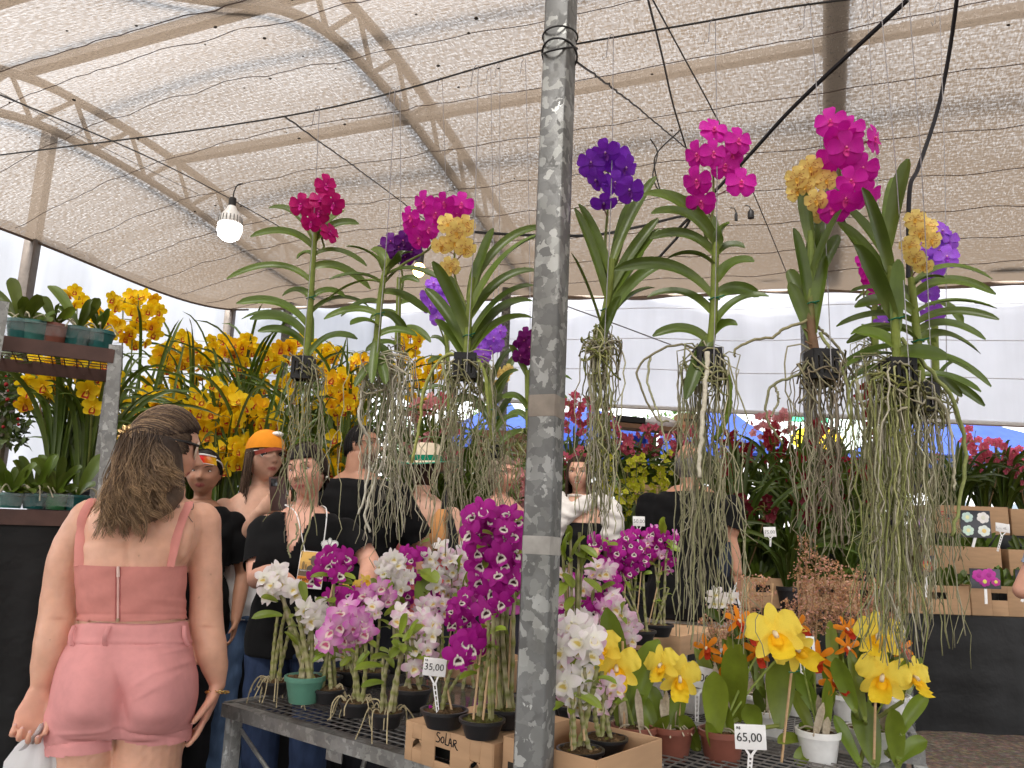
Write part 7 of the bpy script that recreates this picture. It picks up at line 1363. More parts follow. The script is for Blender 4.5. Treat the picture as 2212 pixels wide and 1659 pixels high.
def figure(label, hp, Hpx, Y, face, front, height, skin, top, trousers=None, arms=((None, None), (None, None)), build=1.0, sleeve='short', hairf=None, neck_cut=None, shoe=(.02, .02, .022), sh=None, roll=0.0, wide=1.0, age=0, vox=.0065, lean=(0, 0), hands=None, lip=(.42, .13, .11), beard=None, topcol=None, strap=False, neck_r=1.0, mouth_w=.024, topcut=None):
    c = P(*hp, Y); H = m_px(Hpx, c); hd = Head(c, H, face, roll, wide, age); crown = c[2] + H / 2; k = height / 1.65
    t = thing('person', label, 'person', (c[0], c[1], GZ)); f = unit(A3((front[0], front[1], 0))); s_ = np.cross(f, ez)      # s_: the person's own right
    if s_[0] < 0: s_i = -s_
    else: s_i = s_                                                     # s_i points to the right of the picture
    nb = c - ez * H * .66 - f * .02 + A3((lean[0] * .3, lean[1] * .3, 0)); sc = nb - ez * .045 * k + A3((lean[0], lean[1], 0)); zf = GZ + .02; hipz = zf + (crown - zf) * .50; hip = np.array([sc[0] + lean[0], sc[1] + lean[1], hipz])
    B = build; body = MB(); hd.build(body)
    r = .047 * k * neck_r; body.tube([c - ez * H * .22 - f * .015, (c + nb) / 2 - ez * .04 - f * .02, nb - ez * .04], np.array([r, r * .95, r * 1.2]), 16)
    w = lambda a, b_, f_: sc + (hip - sc) * a, 
    def ring(fr, hw, hd_, ad=0.0): return (sc + (hip - sc) * fr + f * ad, s_i * hw * k * B, f * hd_ * k * B)
    rings = [ring(-.11, .065, .05), ring(-.05, .10, .065), ring(.02, .142, .082), ring(.11, .168, .098), ring(.22, .168, .114, .01), ring(.38, .152, .118, .015), ring(.62, .138, .105, .01), ring(.85, .162, .118), ring(1.0, .175, .125, -.01), ring(1.14, .165, .115, -.01)]
    loft(body, rings)
    sw = (sh if sh else .165) * k * B; shp = [sc - s_i * sw - ez * .050 * k, sc + s_i * sw - ez * .050 * k]; J = []
    for i, (e, h_) in enumerate(arms):
        a = shp[i]; sg = -1 if i == 0 else 1
        e = (a + s_i * sg * .06 - ez * .27 * k - f * .03) if e is None else P(e[0], e[1], Y + e[2]); h_ = (e + s_i * sg * .0 - ez * .22 * k + f * .08) if h_ is None else P(h_[0], h_[1], Y + h_[2])
        limb(body, [a, (a + e) / 2 + s_i * sg * .008, e], [.046 * k * B, .046 * k * B, .038 * k * B]); limb(body, [e, (e + h_) / 2, h_], [.038 * k * B, .036 * k * B, .025 * k * B]); J.append((a, e, h_))
        d = unit(h_ - e); nr = -s_i * sg * .9 + f * .3; cu = (.35, .45, .5, .5, .55)
        if hands and hands[i]: d, nr, cu = unit(hands[i][0]), A3(hands[i][1]), hands[i][2]
        hand(body, h_, d, nr, 1 if np.cross(d, nr) @ f > 0 else -1, .95 * k, cu)
    L = []
    for sg in (-1, 1):
        h0 = hip + s_i * sg * .09 * k * B; kn = np.array([h0[0], h0[1], zf + (hipz - zf) * .52]) + f * .02; an = np.array([h0[0], h0[1], zf + .07]) - f * .01; L.append((h0, kn, an))
        limb(body, [h0, (h0 + kn) / 2, kn], [.085 * k * B, .072 * k * B, .052 * k * B]); limb(body, [kn, kn * .65 + an * .35 - f * .012, an], [.052 * k * B, .052 * k * B, .032 * k * B])
        loft(body, [(an - f * .05 - ez * .035, s_i * .028, ez * .035), (an - ez * .025, s_i * .036, ez * .045), (an + f * .09 - ez * .045, s_i * .042, ez * .026), (an + f * .15 - ez * .052, s_i * .035, ez * .016)], 16)
    organic('body', body, vox, 3, lambda v: hd.paint(v, skin, lip, beard=beard, mouth_w=mouth_w), M_SKIN, t)
    if top is not None:
        m = MB(); g = .010; rr = rings[1:-1] if sleeve != 'none' else rings[4:-1]
        loft(m, [(a, b_ * (1 + g / max(.02, np.linalg.norm(b_)) * 1.6), c_ * (1 + g / max(.02, np.linalg.norm(c_)) * 1.8)) for a, b_, c_ in rr] + [(rings[-1][0], rings[-1][1] * 1.1, rings[-1][2] * 1.12)])
        if sleeve in ('short', 'long'):
            for (a, e, h_) in J:
                e2 = a + (e - a) * (.78 if sleeve == 'short' else 1); limb(m, [a, (a + e2) / 2, e2], np.array([.055, .058, .060]) * k * B)
                if sleeve == 'long': limb(m, [e, h_], np.array([.052, .036]) * k * B)
        nz = nb - ez * .012 - f * .0
        def keep(v):
            d = v - nz; q = np.hypot(d @ s_i, (d @ f) * .9); ok = ~((q < .062 * k) & (d[:, 2] > -.03)); fr = d @ f
            if neck_cut: ok &= ~((fr > .02) & (np.abs(d @ s_i) < .062 * k * (1 + d[:, 2] / neck_cut)) & (d[:, 2] > -neck_cut))
            for (a, e, h_) in J:
                if sleeve == 'short': e2 = a + (e - a) * .76; ok &= ~(((v - e2) @ unit(e - a) > 0) & (np.linalg.norm(v - e2, axis=1) < .11 * k) & (np.abs((v - sc) @ s_i) > .13 * k * B))
            if topcut is not None: ok &= topcut(v, sc, k)
            return ok
        organic('top', m, vox, 4, topcol or top, M_CLOTH, t, keep=keep, disp=wrinkle(.0045, 24))
    if trousers is not None:
        m = MB(); loft(m, [(a, b_ * 1.03, c_ * 1.03) for a, b_, c_ in rings[-3:-1]] + [(rings[-1][0], rings[-1][1] * 1.07, rings[-1][2] * 1.07)])
        for (h0, kn, an) in L: limb(m, [h0, (h0 + kn) / 2, kn, kn * .5 + an * .5, an + ez * .0], np.array([.095, .086, .070, .066, .066]) * k * B)
        organic('trousers', m, vox * 1.15, 4, trousers, M_DENIM if trousers[2] > trousers[0] * 1.5 else M_CLOTH, t, disp=wrinkle(.005, 20))
    for (h0, kn, an) in L:
        b = MB(); loft(b, [(an - f * .075 - ez * .045, s_i * .03, ez * .035), (an - f * .02 - ez * .03, s_i * .042, ez * .058), (an + f * .09 - ez * .05, s_i * .049, ez * .036), (an + f * .17 - ez * .064, s_i * .036, ez * .022)], 18); b.box(an + f * .045 - ez * .082, (.125, .048, .011), (f, s_i, ez), (.55, .52, .48), ch=.008); b.c[0][:] = shoe; part('shoe', b, M_DUSTY, t)
    if hairf: hairf(hd, t)
    return t, hd, J, dict(nb=nb, sc=sc, hip=hip, f=f, s=s_i, k=k, rings=rings)
M_DENIM = vcol('denim', .85, 0, .35, 30, .1, bmp=.3, aniso=(1, 1, .35))
SK = {'fair': (.60, .35, .25), 'tan': (.40, .20, .125), 'olive': (.46, .25, .17), 'brown': (.37, .185, .115), 'rosy': (.58, .31, .225)}
# ---- boy with mirrored sunglasses on his forehead
def hair_boy(h, t): h.cap(t, (.012, .009, .008), .05, -.06, -.005, 1.06, strands=220, thick=.0016); h.eyes(t, look=(.2, 0), brow=(.035, .02, .012))
t, h, J, g = figure('boy in black with red mirrored sunglasses pushed up on his forehead', (440, 1022), 96, 3.55, (.22, -1, -.05), (.15, -1), 1.42, SK['brown'], (.006, .006, .0065), (.012, .012, .014), hairf=hair_boy, age=1, wide=1.06, build=1.05, lip=(.36, .10, .09))
def lens_col(l): x = (l[:, 0] + .065) / .13; return np.stack([.85 + 0 * x, np.where(x < .5, .55 * np.clip(1 - x * 2.2, .03, 1), .55 * np.clip((x - .62) * 2.6, .02, 1)), .02 + 0 * x], -1)
gl = thing('sunglasses', 'white framed sunglasses with red and yellow mirror lens on the boy\'s forehead', 'sunglasses', h.W((0, .1, .06)))
a = np.linspace(-1, 1, 33); gr = []
for z0 in (.040, .052, .066, .082): gr.append(np.stack([a * .066 * (1 - .06 * (z0 - .06) / .02), .112 - (a * .95) ** 2 * .062 + (.004 if z0 > .05 else 0), z0 + .010 * (1 - a ** 2) - (np.where(np.abs(a) < .13, -.012 * (1 - np.abs(a) / .13), 0) if z0 < .045 else 0)], -1))
b = MB(); gr = np.array(gr); b.grid(h.W(gr), lens_col(gr.reshape(-1, 3))); part('lens', b, M_GLOSS, gl)
b = MB(); b.tube(h.W(gr[-1] + A3((0, .001, .001))), .0042 * h.k, 6, (.78, .78, .78)); b.tube(h.W(gr[0][3:30] + A3((0, .001, -.001))), .0016 * h.k, 6, (.75, .75, .75)); b.tube(h.W(np.array([(0, .118, .046), (0, .120, .054)])), .004 * h.k, 6, (.7, .7, .75))
for sg in (-1, 1): b.tube(spl(h.W(np.array([(sg * .066, .052, .070), (sg * .084, .02, .055), (sg * .086, -.03, .03)])), 8), .0042 * h.k, 6, (.78, .78, .78))
part('frame', b, M_PLASTIC, gl)
# ---- woman in the orange cap holding a phone
def hair_cap(h, t): h.cap(t, (.055, .032, .022), .03, -.075, -.05, 1.07, strands=190, length=.30, spread=.12, wave=.006, cols=[(.05, .028, .018), (.09, .055, .035), (.14, .09, .06)])
wr = (598, 1075, -.16)
t, h, J, g = figure('woman in an orange cap and white sleeveless top raising her phone', (572, 988), 104, 3.75, (.75, -.75, .06), (.55, -.85), 1.62, SK['fair'], (.75, .74, .73), (.10, .16, .28), arms=(((512, 1185, -.10), (560, 1105, -.20)), ((640, 1190, -.05), (612, 1110, -.22))), sleeve='none', hairf=hair_cap, hands=((A3((.75, -.1, .65)), A3((.2, .8, .3)), (.3, .7, .75, .8, .8)), (A3((-.3, -.2, .9)), A3((-.3, .7, .1)), (.4, .8, .8, .8, .8))))
b = MB(); n = 40; ph = np.linspace(0, pi / 2, 16); th = np.arange(n) * 2 * pi / n
q = np.stack([.0865 * np.sin(ph)[:, None] * np.cos(th), .106 * np.sin(ph)[:, None] * np.sin(th), np.repeat((.10 * np.cos(ph) + .035)[:, None], n, 1)], -1); b.grid(h.W(q), (.72, .26, .022), cv=True)
bx_ = np.linspace(-1, 1, 15); br = [np.stack([bx_ * .078, .070 * np.sqrt(np.clip(1 - bx_ ** 2, 0, 1)) + .045 + f_ * .055 * np.sqrt(np.clip(1.02 - bx_ ** 2, 0, 1)), .036 - f_ * .02 - .018 * bx_ ** 2], -1) for f_ in (0, .5, 1)]; b.grid(h.W(np.array(br)), (.16, .03, .02)); 
cp = part('cap', b, M_CLOTH, t); b = MB(); b.ball(h.W((-.02, .072, .105)), (.028 * h.k, .028 * h.k, .014 * h.k), (.78, .78, .78), 8, 14); part('cap_patch', b, M_CLOTH, cp)
h.eyes(t); h.glasses(t, (.72, .70, .66), (.04, .045, .05), .027, .022, .010, 'sunglasses', r=.0018, round_=2)
w1 = P(590, 1085, 3.47); phn = thing('phone', 'dark phone in a brown case held up by the woman in the cap', 'phone', w1)
pc_ = P(601, 1066, 3.46); b = MB(); px_, pz_ = unit(A3((.85, .45, .1))), unit(A3((-.12, -.1, 1))); py_ = np.cross(pz_, px_); b.box(pc_, (.036, .0045, .075), (px_, py_, pz_), (.05, .02, .016), ch=.003); part('case', b, M_PLASTIC, phn); b = MB(); b.box(pc_ - py_ * .0047 * np.sign((py_ @ (CAM - pc_)) * -1) + pz_ * .05 - px_ * .016, (.014, .001, .017), (px_, py_, pz_), (.012, .012, .014), ch=.0005); part('camera_bump', b, M_GLOSS, phn)
# ---- exhibitor in black with the badge
def hair_ex(h, t):
    h.cap(t, (.012, .008, .007), .050, -.08, -.02, 1.08, strands=260, cols=[(.012, .008, .007), (.03, .02, .016), (.045, .028, .02)]); b = MB()
    for i in range(70):
        p = h.W((.052 + rnd(-.02, .03), -.085 + rnd(-.02, .03), -.01 + rnd(-.05, .03))); L = rnd(.10, .20); q = [p + A3((.02 * (s / 5) + .012 * sin(s * 1.6 + i), .010 * cos(s * 1.9 + i), -L * s / 8)) for s in range(9)]; b.tube(spl(q, 18), .0028, 5, np.array((.02, .013, .011)) * rnd(.6, 1.8))
    part('ponytail', b, M_HAIR, t); h.eyes(t, open_=.75, look=(-.3, -.4))
    b = MB(); b.ball(h.W((.083, -.006, -.032)), .0065 * h.k, (.75, .72, .66), 8, 10); b.ball(h.W((-.083, -.006, -.032)), .0065 * h.k, (.75, .72, .66), 8, 10); part('earrings', b, M_GLOSS, t)
t, h, J, g = figure('dark haired woman exhibitor in a black shirt wearing a badge on a white lanyard', (664, 1020), 116, 3.1, (-.22, -1, -.06), (-.05, -1), 1.55, SK['rosy'], (.006, .006, .0065), (.022, .035, .075), arms=(((556, 1250, -.12), (600, 1232, -.34)), ((800, 1215, -.05), (790, 1290, -.30))), neck_cut=.16, hairf=hair_ex, roll=-.14, build=1.08, hands=((A3((.5, -.5, -.2)), A3((.0, -.4, -1)), (.3, .6, .6, .6, .6)), None), lip=(.50, .14, .13))
bd_ = thing('badge', 'orange exhibitor badge with a hat wearing profile on a white lanyard', 'badge', P(670, 1270, 2.86)); bc = P(672, 1231, 2.86); k = m_px(1, bc); X_, Z_ = unit(A3((1, 0, -.06))), unit(A3((.06, .06, 1))); Y_ = np.cross(Z_, X_)
def bpt(x, y, o=0): return bc + X_ * x * k + Z_ * y * k - Y_ * o
b = MB(); b.box(bc, (28 * k, .0015, 39 * k), (X_, Y_, Z_), (.80, .78, .80), ch=.0008); part('card', b, M_PLASTIC, bd_)
b = MB(); b.box(bpt(0, 12, .0018), (26.5 * k, .0004, 26 * k), (X_, Y_, Z_), (.62, .36, .10)); b.box(bpt(0, 26, .0021), (26.5 * k, .0003, 10 * k), (X_, Y_, Z_), (.72, .45, .12)); b.box(bpt(0, -7, .0021), (26.5 * k, .0003, 7 * k), (X_, Y_, Z_), (.16, .12, .08)); b.box(bpt(0, -21, .0022), (26.8 * k, .0003, 6.5 * k), (X_, Y_, Z_), (.68, .23, .03))
for (x, y, rx, ry, c_) in ((4, 2, 14, 9, (.10, .08, .06)), (8, 14, 8.5, 10, (.45, .24, .14)), (4, 18, 7, 9, (.12, .08, .06)), (6, 25, 9, 6, (.14, .10, .08)), (8, 22, 17, 2.6, (.13, .09, .07)), (-18, 8, 3, 9, (.25, .16, .06)), (-12, 6, 2, 6, (.25, .16, .06))): b.ball(bpt(x, y, .0026 + .0001 * y), (rx * k, .0003, ry * k), c_, 6, 16, axes=np.array([X_, Y_, Z_]))
for (x, w_, c_) in ((-17, 7, (.05, .05, .05)), (-1, 3, (.45, .12, .1))): b.box(bpt(x, -33, .0019), (w_ * k, .0003, 2.2 * k), (X_, Y_, Z_), c_)
part('print', b, M_PLASTIC, bd_)
letters(bd_, 'EXPOSITOR', 8.2 * k, (X_, Z_, -Y_), bpt(-21, -24, .0030)); letters(bd_, 'MUNDO ESTE UMA NATA', 4.2 * k, (X_, Z_, -Y_), bpt(-24, -4, .0032), M_WHITEINK)
b = MB(); nk = g['nb']
for sx_, px1, xx in ((-1, 640, -19), (1, 706, 19)):
    e = bpt(xx, 36, .001); m_ = P(px1, 1120, 2.98) + A3((0, -.10, 0)) * 0; sh_ = nk + g['s'] * sx_ * .075 * 1 + ez * .01 - g['f'] * -.03; b.tube(spl([nk - g['f'] * .07 + g['s'] * sx_ * .02, sh_, P(px1, 1110, 2.90), e], 20), .0022, 5, (.72, .72, .72))
part('lanyard', b, M_CLOTH, bd_)
lg = P(712, 1178, 2.87); k = m_px(1, lg); lo = MB()
for (x, y, rx, ry) in ((0, 8, 5, 8), (-10, 3, 9, 8), (10, 3, 9, 8), (-8, -9, 6, 5), (8, -9, 6, 5), (0, -12, 4, 6)):
    lo.ball(lg + A3((x * k, 0, y * k)), (rx * k, .0012, ry * k), (.78, .78, .78), 6, 16); a = np.linspace(0, 2 * pi, 20); lo.tube([lg + A3((x * k + rx * k * .82 * cos(i), -.0012, y * k + ry * k * .82 * sin(i))) for i in a], .0007, 4, (.05, .05, .05))
part('shirt_logo', lo, M_MAT, t); letters(t, 'SOLAR', 8 * k, (A3((1, 0, 0)), ez, A3((0, -1, 0))), lg + A3((-13 * k, -.001, -26 * k)), M_WHITEINK)
# ---- man in black with dark sunglasses, seen from behind with his face to the right
def hair_m(h, t): h.cap(t, (.010, .008, .008), .07, -.045, .0, 1.045, strands=200, thick=.0014); h.eyes(t); h.glasses(t, (.012, .012, .014), (.03, .04, .06), .027, .022, .010, 'sunglasses')
figure('tall man in a black shirt and dark sunglasses looking to the right', (783, 966), 92, 3.75, (.93, -.30, .10), (.35, .9), 1.78, SK['brown'], (.006, .006, .0065), (.015, .016, .02), arms=(((720, 1200, .0), (760, 1290, -.1)), ((912, 1190, .0), (915, 1300, -.05))), hairf=hair_m, build=1.22, beard=(.03, .02, .016), neck_r=1.25)
# ---- woman in the straw hat and pink top, from behind
def hair_h(h, t): h.cap(t, (.045, .022, .016), .05, -.09, -.04, 1.04, strands=120, thick=.002)
t, h, J, g = figure('woman in a straw hat with green band and pink top, seen from behind', (918, 1018), 84, 4.1, (.25, 1, -.05), (.2, 1), 1.6, SK['fair'], (.80, .20, .20), (.02, .022, .03), sleeve='none', hairf=hair_h, build=1.05)
b = MB(); a = np.arange(48) * 2 * pi / 48; brim = lambda r_, z_: np.stack([r_ * np.cos(a), r_ * 1.08 * np.sin(a), z_ + .018 * np.cos(a * 2) * (r_ / .19) ** 2 + 0 * a], -1)
pr_ = [(.088, .055), (.19, .030), (.192, .027), (.088, .048)]; q = np.array([brim(r_, z_) for r_, z_ in ((.092, .055), (.14, .045), (.195, .038), (.197, .032), (.14, .039), (.090, .048))]); ht = thing('straw_hat', 'cream straw hat with green ribbon on the woman in pink', 'hat', h.W((0, 0, .05)))
col = np.array([[(.66, .56, .42)] * 48, [(.66, .56, .42)] * 48, [(.05, .26, .17)] * 48, [(.05, .26, .17)] * 48, [(.6, .5, .38)] * 48, [(.6, .5, .38)] * 48]); b.grid(h.W(q), col, cv=True); part('brim', b, M_CLOTH, ht)
b = MB(); q = np.array([brim(r_, z_) for r_, z_ in ((.094, .050), (.092, .09), (.086, .13), (.074, .160), (.05, .165), (.025, .150), (.0, .148))]); b.grid(h.W(q), (.68, .58, .44), cv=True); part('crown', b, M_CLOTH, ht); b = MB(); b.grid(h.W(np.array([brim(.0965, .052), brim(.0955, .088)])), (.006, .17, .10), cv=True); part('ribbon', b, M_CLOTH, ht)
bg_ = thing('shoulder_bag', 'tan and black bag on the back of the woman in pink', 'bag', P(958, 1170, 3.95)); b = MB(); k = m_px(1, P(958, 1140, 3.95)); loft(b, [(P(960, 1200, 3.92), A3((30 * k, 0, 0)), A3((0, .06, 0))), (P(958, 1160, 3.92), A3((32 * k, 0, 0)), A3((0, .07, 0))), (P(956, 1120, 3.93), A3((24 * k, 0, 0)), A3((0, .06, 0))), (P(957, 1100, 3.95), A3((10 * k, 0, 0)), A3((0, .03, 0)))], 20, 3)
for c_, v_ in zip(b.c, b.v): c_[:] = np.where((v_[:, 0] < P(962, 1140, 3.92)[0])[:, None] & (v_[:, 2] > P(958, 1168, 3.92)[2])[:, None], (.50, .24, .09), (.015, .015, .016))
part('pouch', b, M_CLOTH, bg_); b = MB(); b.tube(spl([P(958, 1105, 3.95), P(962, 1075, 3.96), P(965, 1050, 4.0), P(967, 1040, 4.08)], 12), .013, 6, (.02, .02, .02), flat=.3); part('strap', b, M_CLOTH, bg_)
# ---- woman in glasses with a magenta off-shoulder blouse
def hair_g(h, t): h.cap(t, (.22, .16, .11), .06, -.095, -.03, 1.08, strands=220, length=.05, spread=.1, wave=.01, cols=[(.20, .14, .10), (.34, .27, .20), (.12, .08, .06), (.40, .33, .26)]); h.eyes(t); h.glasses(t, (.015, .013, .013), (.3, .22, .22), .024, .017, .010, lens_mat=M_CLEAR, r=.0026)
t, h, J, g = figure('woman in dark glasses and a magenta off-shoulder blouse looking right', (1085, 1025), 78, 4.45, (.72, -.70, -.04), (.25, -1), 1.58, SK['rosy'], (.46, .10, .36), (.03, .03, .04), hairf=hair_g, lip=(.45, .06, .08), topcut=lambda v, sc, k: v[:, 2] < sc[2] - .065)
b = MB(); k0 = g['nb']
for sg in (-1, 1): b.tube(spl([k0 + g['s'] * sg * .05, k0 + g['s'] * sg * .045 + g['f'] * .10 - ez * .10, k0 + g['s'] * sg * .02 + g['f'] * .13 - ez * .24], 12), .002, 4, (.7, .7, .7))
part('lanyard', b, M_CLOTH, t)
# ---- smiling girl with a white sweater over her shoulders
def hair_s(h, t): h.cap(t, (.045, .026, .020), .075, -.08, -.06, 1.06, strands=260, length=.40, spread=.16, wave=.003, cols=[(.03, .017, .013), (.055, .03, .022), (.075, .042, .03)], drop_front=True); h.eyes(t, brow=(.05, .03, .02)); h.glasses(t, (.35, .30, .26), (.5, .5, .5), .023, .020, .009, lens_mat=M_CLEAR, r=.0012, round_=2)
t, h, J, g = figure('smiling long haired girl in glasses with a white sweater over her shoulders', (1250, 1024), 72, 4.85, (-.22, -1, .02), (-.35, -1), 1.66, SK['fair'], (.012, .012, .013), (.03, .04, .07), hairf=hair_s, lip=(.55, .16, .15), mouth_w=.030, sleeve='none', arms=((None, None), ((1297, 1120, -.02), (1290, 1190, -.12))))
b = MB(); b.tube([h.W((x, h.front(x, -.0605) + .0015, -.0605 - .010 * (1 - (x / .024) ** 2) * .6 + .002)) for x in np.linspace(-.022, .022, 11)], np.array([.2, .6, .8, .95, 1, 1, 1, .95, .8, .6, .2]) * .0055 * h.k, 6, (.78, .76, .72), flat=.35, up=h.z); part('teeth', b, M_GLOSS, t)
m = MB(); s0 = g['sc']; s_, f = g['s'], g['f']; A_ = lambda x, y, z: s0 + s_ * x + f * y + ez * z
loft(m, [(A_(0, -.10, -.10), s_ * .20, f * .03), (A_(0, -.06, .0), s_ * .215, f * .06), (A_(0, 0, .055), s_ * .10, f * .075)], 24)
for sg in (-1, 1): limb(m, [A_(sg * .13, .0, .02), A_(sg * .195, .01, -.04), A_(sg * .21, .015, -.13), A_(sg * .205, .02, -.19)], [.055, .078, .082, .078])
limb(m, [A_(.10, .06, .02), A_(-.02, .125, -.06), A_(-.10, .135, -.18), A_(-.13, .12, -.34)], [.045, .05, .05, .045]); limb(m, [A_(-.11, .05, .03), A_(-.06, .12, -.05), A_(-.12, .13, -.16), A_(-.17, .11, -.30)], [.045, .05, .048, .042])
organic('sweater', m, .008, 4, (.68, .65, .62), M_CLOTH, t, disp=wrinkle(.005, 38))
hb = thing('shoulder_bag', 'brown leather bag on the arm of the smiling girl', 'bag', P(1322, 1190, 4.8)); b = MB(); k = m_px(1, P(1320, 1150, 4.8)); loft(b, [(P(1325, 1205, 4.8), A3((24 * k, 0, 0)), A3((0, .06, 0))), (P(1325, 1160, 4.8), A3((26 * k, 0, 0)), A3((0, .06, 0))), (P(1318, 1125, 4.8), A3((18 * k, 0, 0)), A3((0, .04, 0)))], 20, 3.2); b.c[0][:] = (.085, .05, .038); part('pouch', b, M_CLOTH, hb)
b = MB(); b.tube(spl([P(1318, 1130, 4.8), P(1312, 1105, 4.85), P(1298, 1080, 4.9)], 10), .011, 6, (.07, .04, .03), flat=.3); part('strap', b, M_CLOTH, hb)
# ---- man in black from behind with a white bag
def hair_o(h, t): h.cap(t, (.16, .15, .145), .09, -.075, -.02, 1.03, strands=260, thick=.0012, cols=[(.16, .15, .14), (.26, .25, .24), (.09, .085, .08)], lift=-.022)
t, h, J, g = figure('grey haired man in a black shirt and light trousers, seen from behind', (1489, 1000), 84, 4.2, (.15, 1, -.12), (.05, 1), 1.68, SK['tan'], (.0065, .0065, .007), (.50, .48, .45), arms=(((1410, 1185, -.05), (1440, 1250, .15)), ((1570, 1160, -.05), (1590, 1235, -.10))), build=1.30, hairf=hair_o, neck_r=1.2, hands=(None, (A3((.1, .1, -1)), A3((-.8, .6, 0)), (.7, .9, .9, .9, .9))))
b = MB(); k = m_px(1, P(1560, 1220, 4.1)); loft(b, [(P(1560, 1170, 4.12), A3((16 * k, 0, 0)), A3((0, .05, 0))), (P(1556, 1210, 4.1), A3((24 * k, 0, 0)), A3((0, .06, 0))), (P(1548, 1245, 4.1), A3((26 * k, 0, 0)), A3((0, .05, 0))), (P(1545, 1262, 4.1), A3((18 * k, 0, 0)), A3((0, .03, 0)))], 20, 2.6); b.c[0][:] = (.022, .028, .045); solo('folded_jacket', b, M_CLOTH, 'dark blue jacket folded over the arm of the man in black', 'jacket')
def bag(label, hx, hy, Y, rings, hpts):
    t = thing('plastic_bag', label, 'plastic bag', P(rings[-1][0], rings[-1][1], Y), 'white plastic shopping bags'); b = MB(); n = 48; th = np.arange(n) * 2 * pi / n; R = []
    for i, (x, y, rx) in enumerate(rings): c = P(x, y, Y); k = m_px(1, c); cr = 1 + .07 * np.sin(th * 7 + i * .7) + .05 * np.sin(th * 13 + i * 1.3); R.append(c + np.stack([np.cos(th) * rx * k * cr, np.sin(th) * rx * k * .55 * cr, np.sin(th * 5 + i) * 2.5 * k], -1))
    R.append(np.repeat(P(rings[-1][0], rings[-1][1] + 4, Y)[None], n, 0)); b.grid(np.array(R), (.8, .8, .8), cv=True); part('film', b, M_BAG, t)
    for hp_ in hpts: b = MB(); p = spl([P(x, y, Y + dy) for x, y, dy in hp_], 14); k = m_px(1, p[0]); b.tube(p, np.linspace(5, 12, 14) * k, 8, (.8, .8, .8), flat=.35, up=(0, 1, 0)); part('handle', b, M_BAG, t)
bag('thin white plastic bag carried by the man in black', 1594, 1250, 4.1, [(1582, 1285, 10), (1576, 1305, 22), (1572, 1330, 30), (1570, 1370, 32), (1570, 1410, 26)], [[(1592, 1250, 0), (1586, 1270, -.02), (1572, 1300, -.03)], [(1594, 1250, .0), (1592, 1275, .02), (1590, 1300, .03)]])
# ---- visitor whose elbow enters the picture at the right edge
figure('visitor of whom only a bare elbow enters at the right edge', (2330, 960), 110, 3.4, (-.6, .7, -.2), (-.5, .8), 1.66, SK['rosy'], (.25, .3, .4), (.05, .06, .09), arms=(((2208, 1275, .0), (2250, 1225, .22)), (None, None)), build=1.0, hairf=lambda h, t: h.cap(t, (.05, .03, .02), .06, -.08, -.02, 1.06))
# ================================================================ woman in pink in the foreground, seen from behind
def PX(v): d = np.asarray(v) - CAM; k = d @ _F; return 1106 + FPX * (d @ _R) / k, 829.5 - FPX * (d @ _U) / k, k
WY = 2.15; wc = P(356, 966, WY + .03); WH_ = m_px(168, wc); wh = Head(wc, WH_, (.74, .66, -.16), .0)
wt = thing('person', 'blonde woman in pink crop top and pink shorts seen from behind, holding a white bag', 'person', (P(260, 1500, WY)[0], WY, GZ))
kk = m_px(1, P(265, 1400, WY)); BK = unit((CAM - P(265, 1400, WY)) * A3((1, 1, 0))); XR = A3((-BK[1], BK[0], 0)); WC = P(265, 1400, WY)      # BK points to the camera
def PW(x, y, Y): d = ray(x, y); return CAM + d * (((WC - CAM) @ BK - (Y - WY)) / (d @ BK))
def wst(y, xl, xr, dp, yo=0.0): a, b_ = PW(xl, y, WY), PW(xr, y, WY); return ((a + b_) / 2 + BK * yo, (b_ - a) / 2, BK * dp)
sk = (.66, .37, .26); body = MB(); wh.build(body)
nk = PW(352, 1062, WY + .01); body.tube([wh.W((0, -.02, -.06)), nk, PW(335, 1110, WY + .02)], [.056, .060, .075], 18)
loft(body, [wst(1070, 300, 392, .055), wst(1090, 245, 425, .075), wst(1110, 205, 450, .088), wst(1140, 178, 450, .105), wst(1180, 168, 425, .125, .01), wst(1220, 166, 401, .128, .015), wst(1280, 168, 397, .125, .01), wst(1330, 171, 399, .125, .0), wst(1370, 162, 406, .13), wst(1410, 138, 416, .14), wst(1450, 122, 424, .145), wst(1530, 108, 418, .14), wst(1560, 112, 410, .12)], 36, 2.2)
for sg, x in ((-1, 190), (1, 430)): body.ball(PW(245 if sg < 0 else 360, 1150, WY - .075), (.075, .04, .10), n=10, m=16)     # shoulder blades
for pts, r in ((((196, 1122), (150, 1190), (131, 1260), (124, 1330), (112, 1390), (99, 1440), (86, 1492)), (44, 38, 34, 37, 35, 29, 18)), (((432, 1128), (441, 1200), (445, 1270), (446, 1345), (455, 1400), (464, 1440), (470, 1478)), (46, 38, 35, 37, 35, 29, 18))):
    limb(body, [PW(x, y, WY - .015 * (i > 3)) for i, (x, y) in enumerate(pts)], np.array(r) * kk, 20, 30)
lt_ = hand(body, PW(86, 1488, WY - .02), A3((-.10, -.10, -1)), A3((.35, -.9, -.15)), -1, .98, (.9, .95, 1.15, 1.25, 1.3), thumb=.55)
rt_ = hand(body, PW(470, 1476, WY - .015), A3((-.26, -.05, -1)), A3((-.85, -.25, .1)), 1 if np.cross(A3((-.26, -.05, -1)), A3((-.85, -.25, .1))) @ A3((0, -1, 0)) > 0 else -1, 1.0, (.15, .16, .18, .2, .24), thumb=.75)
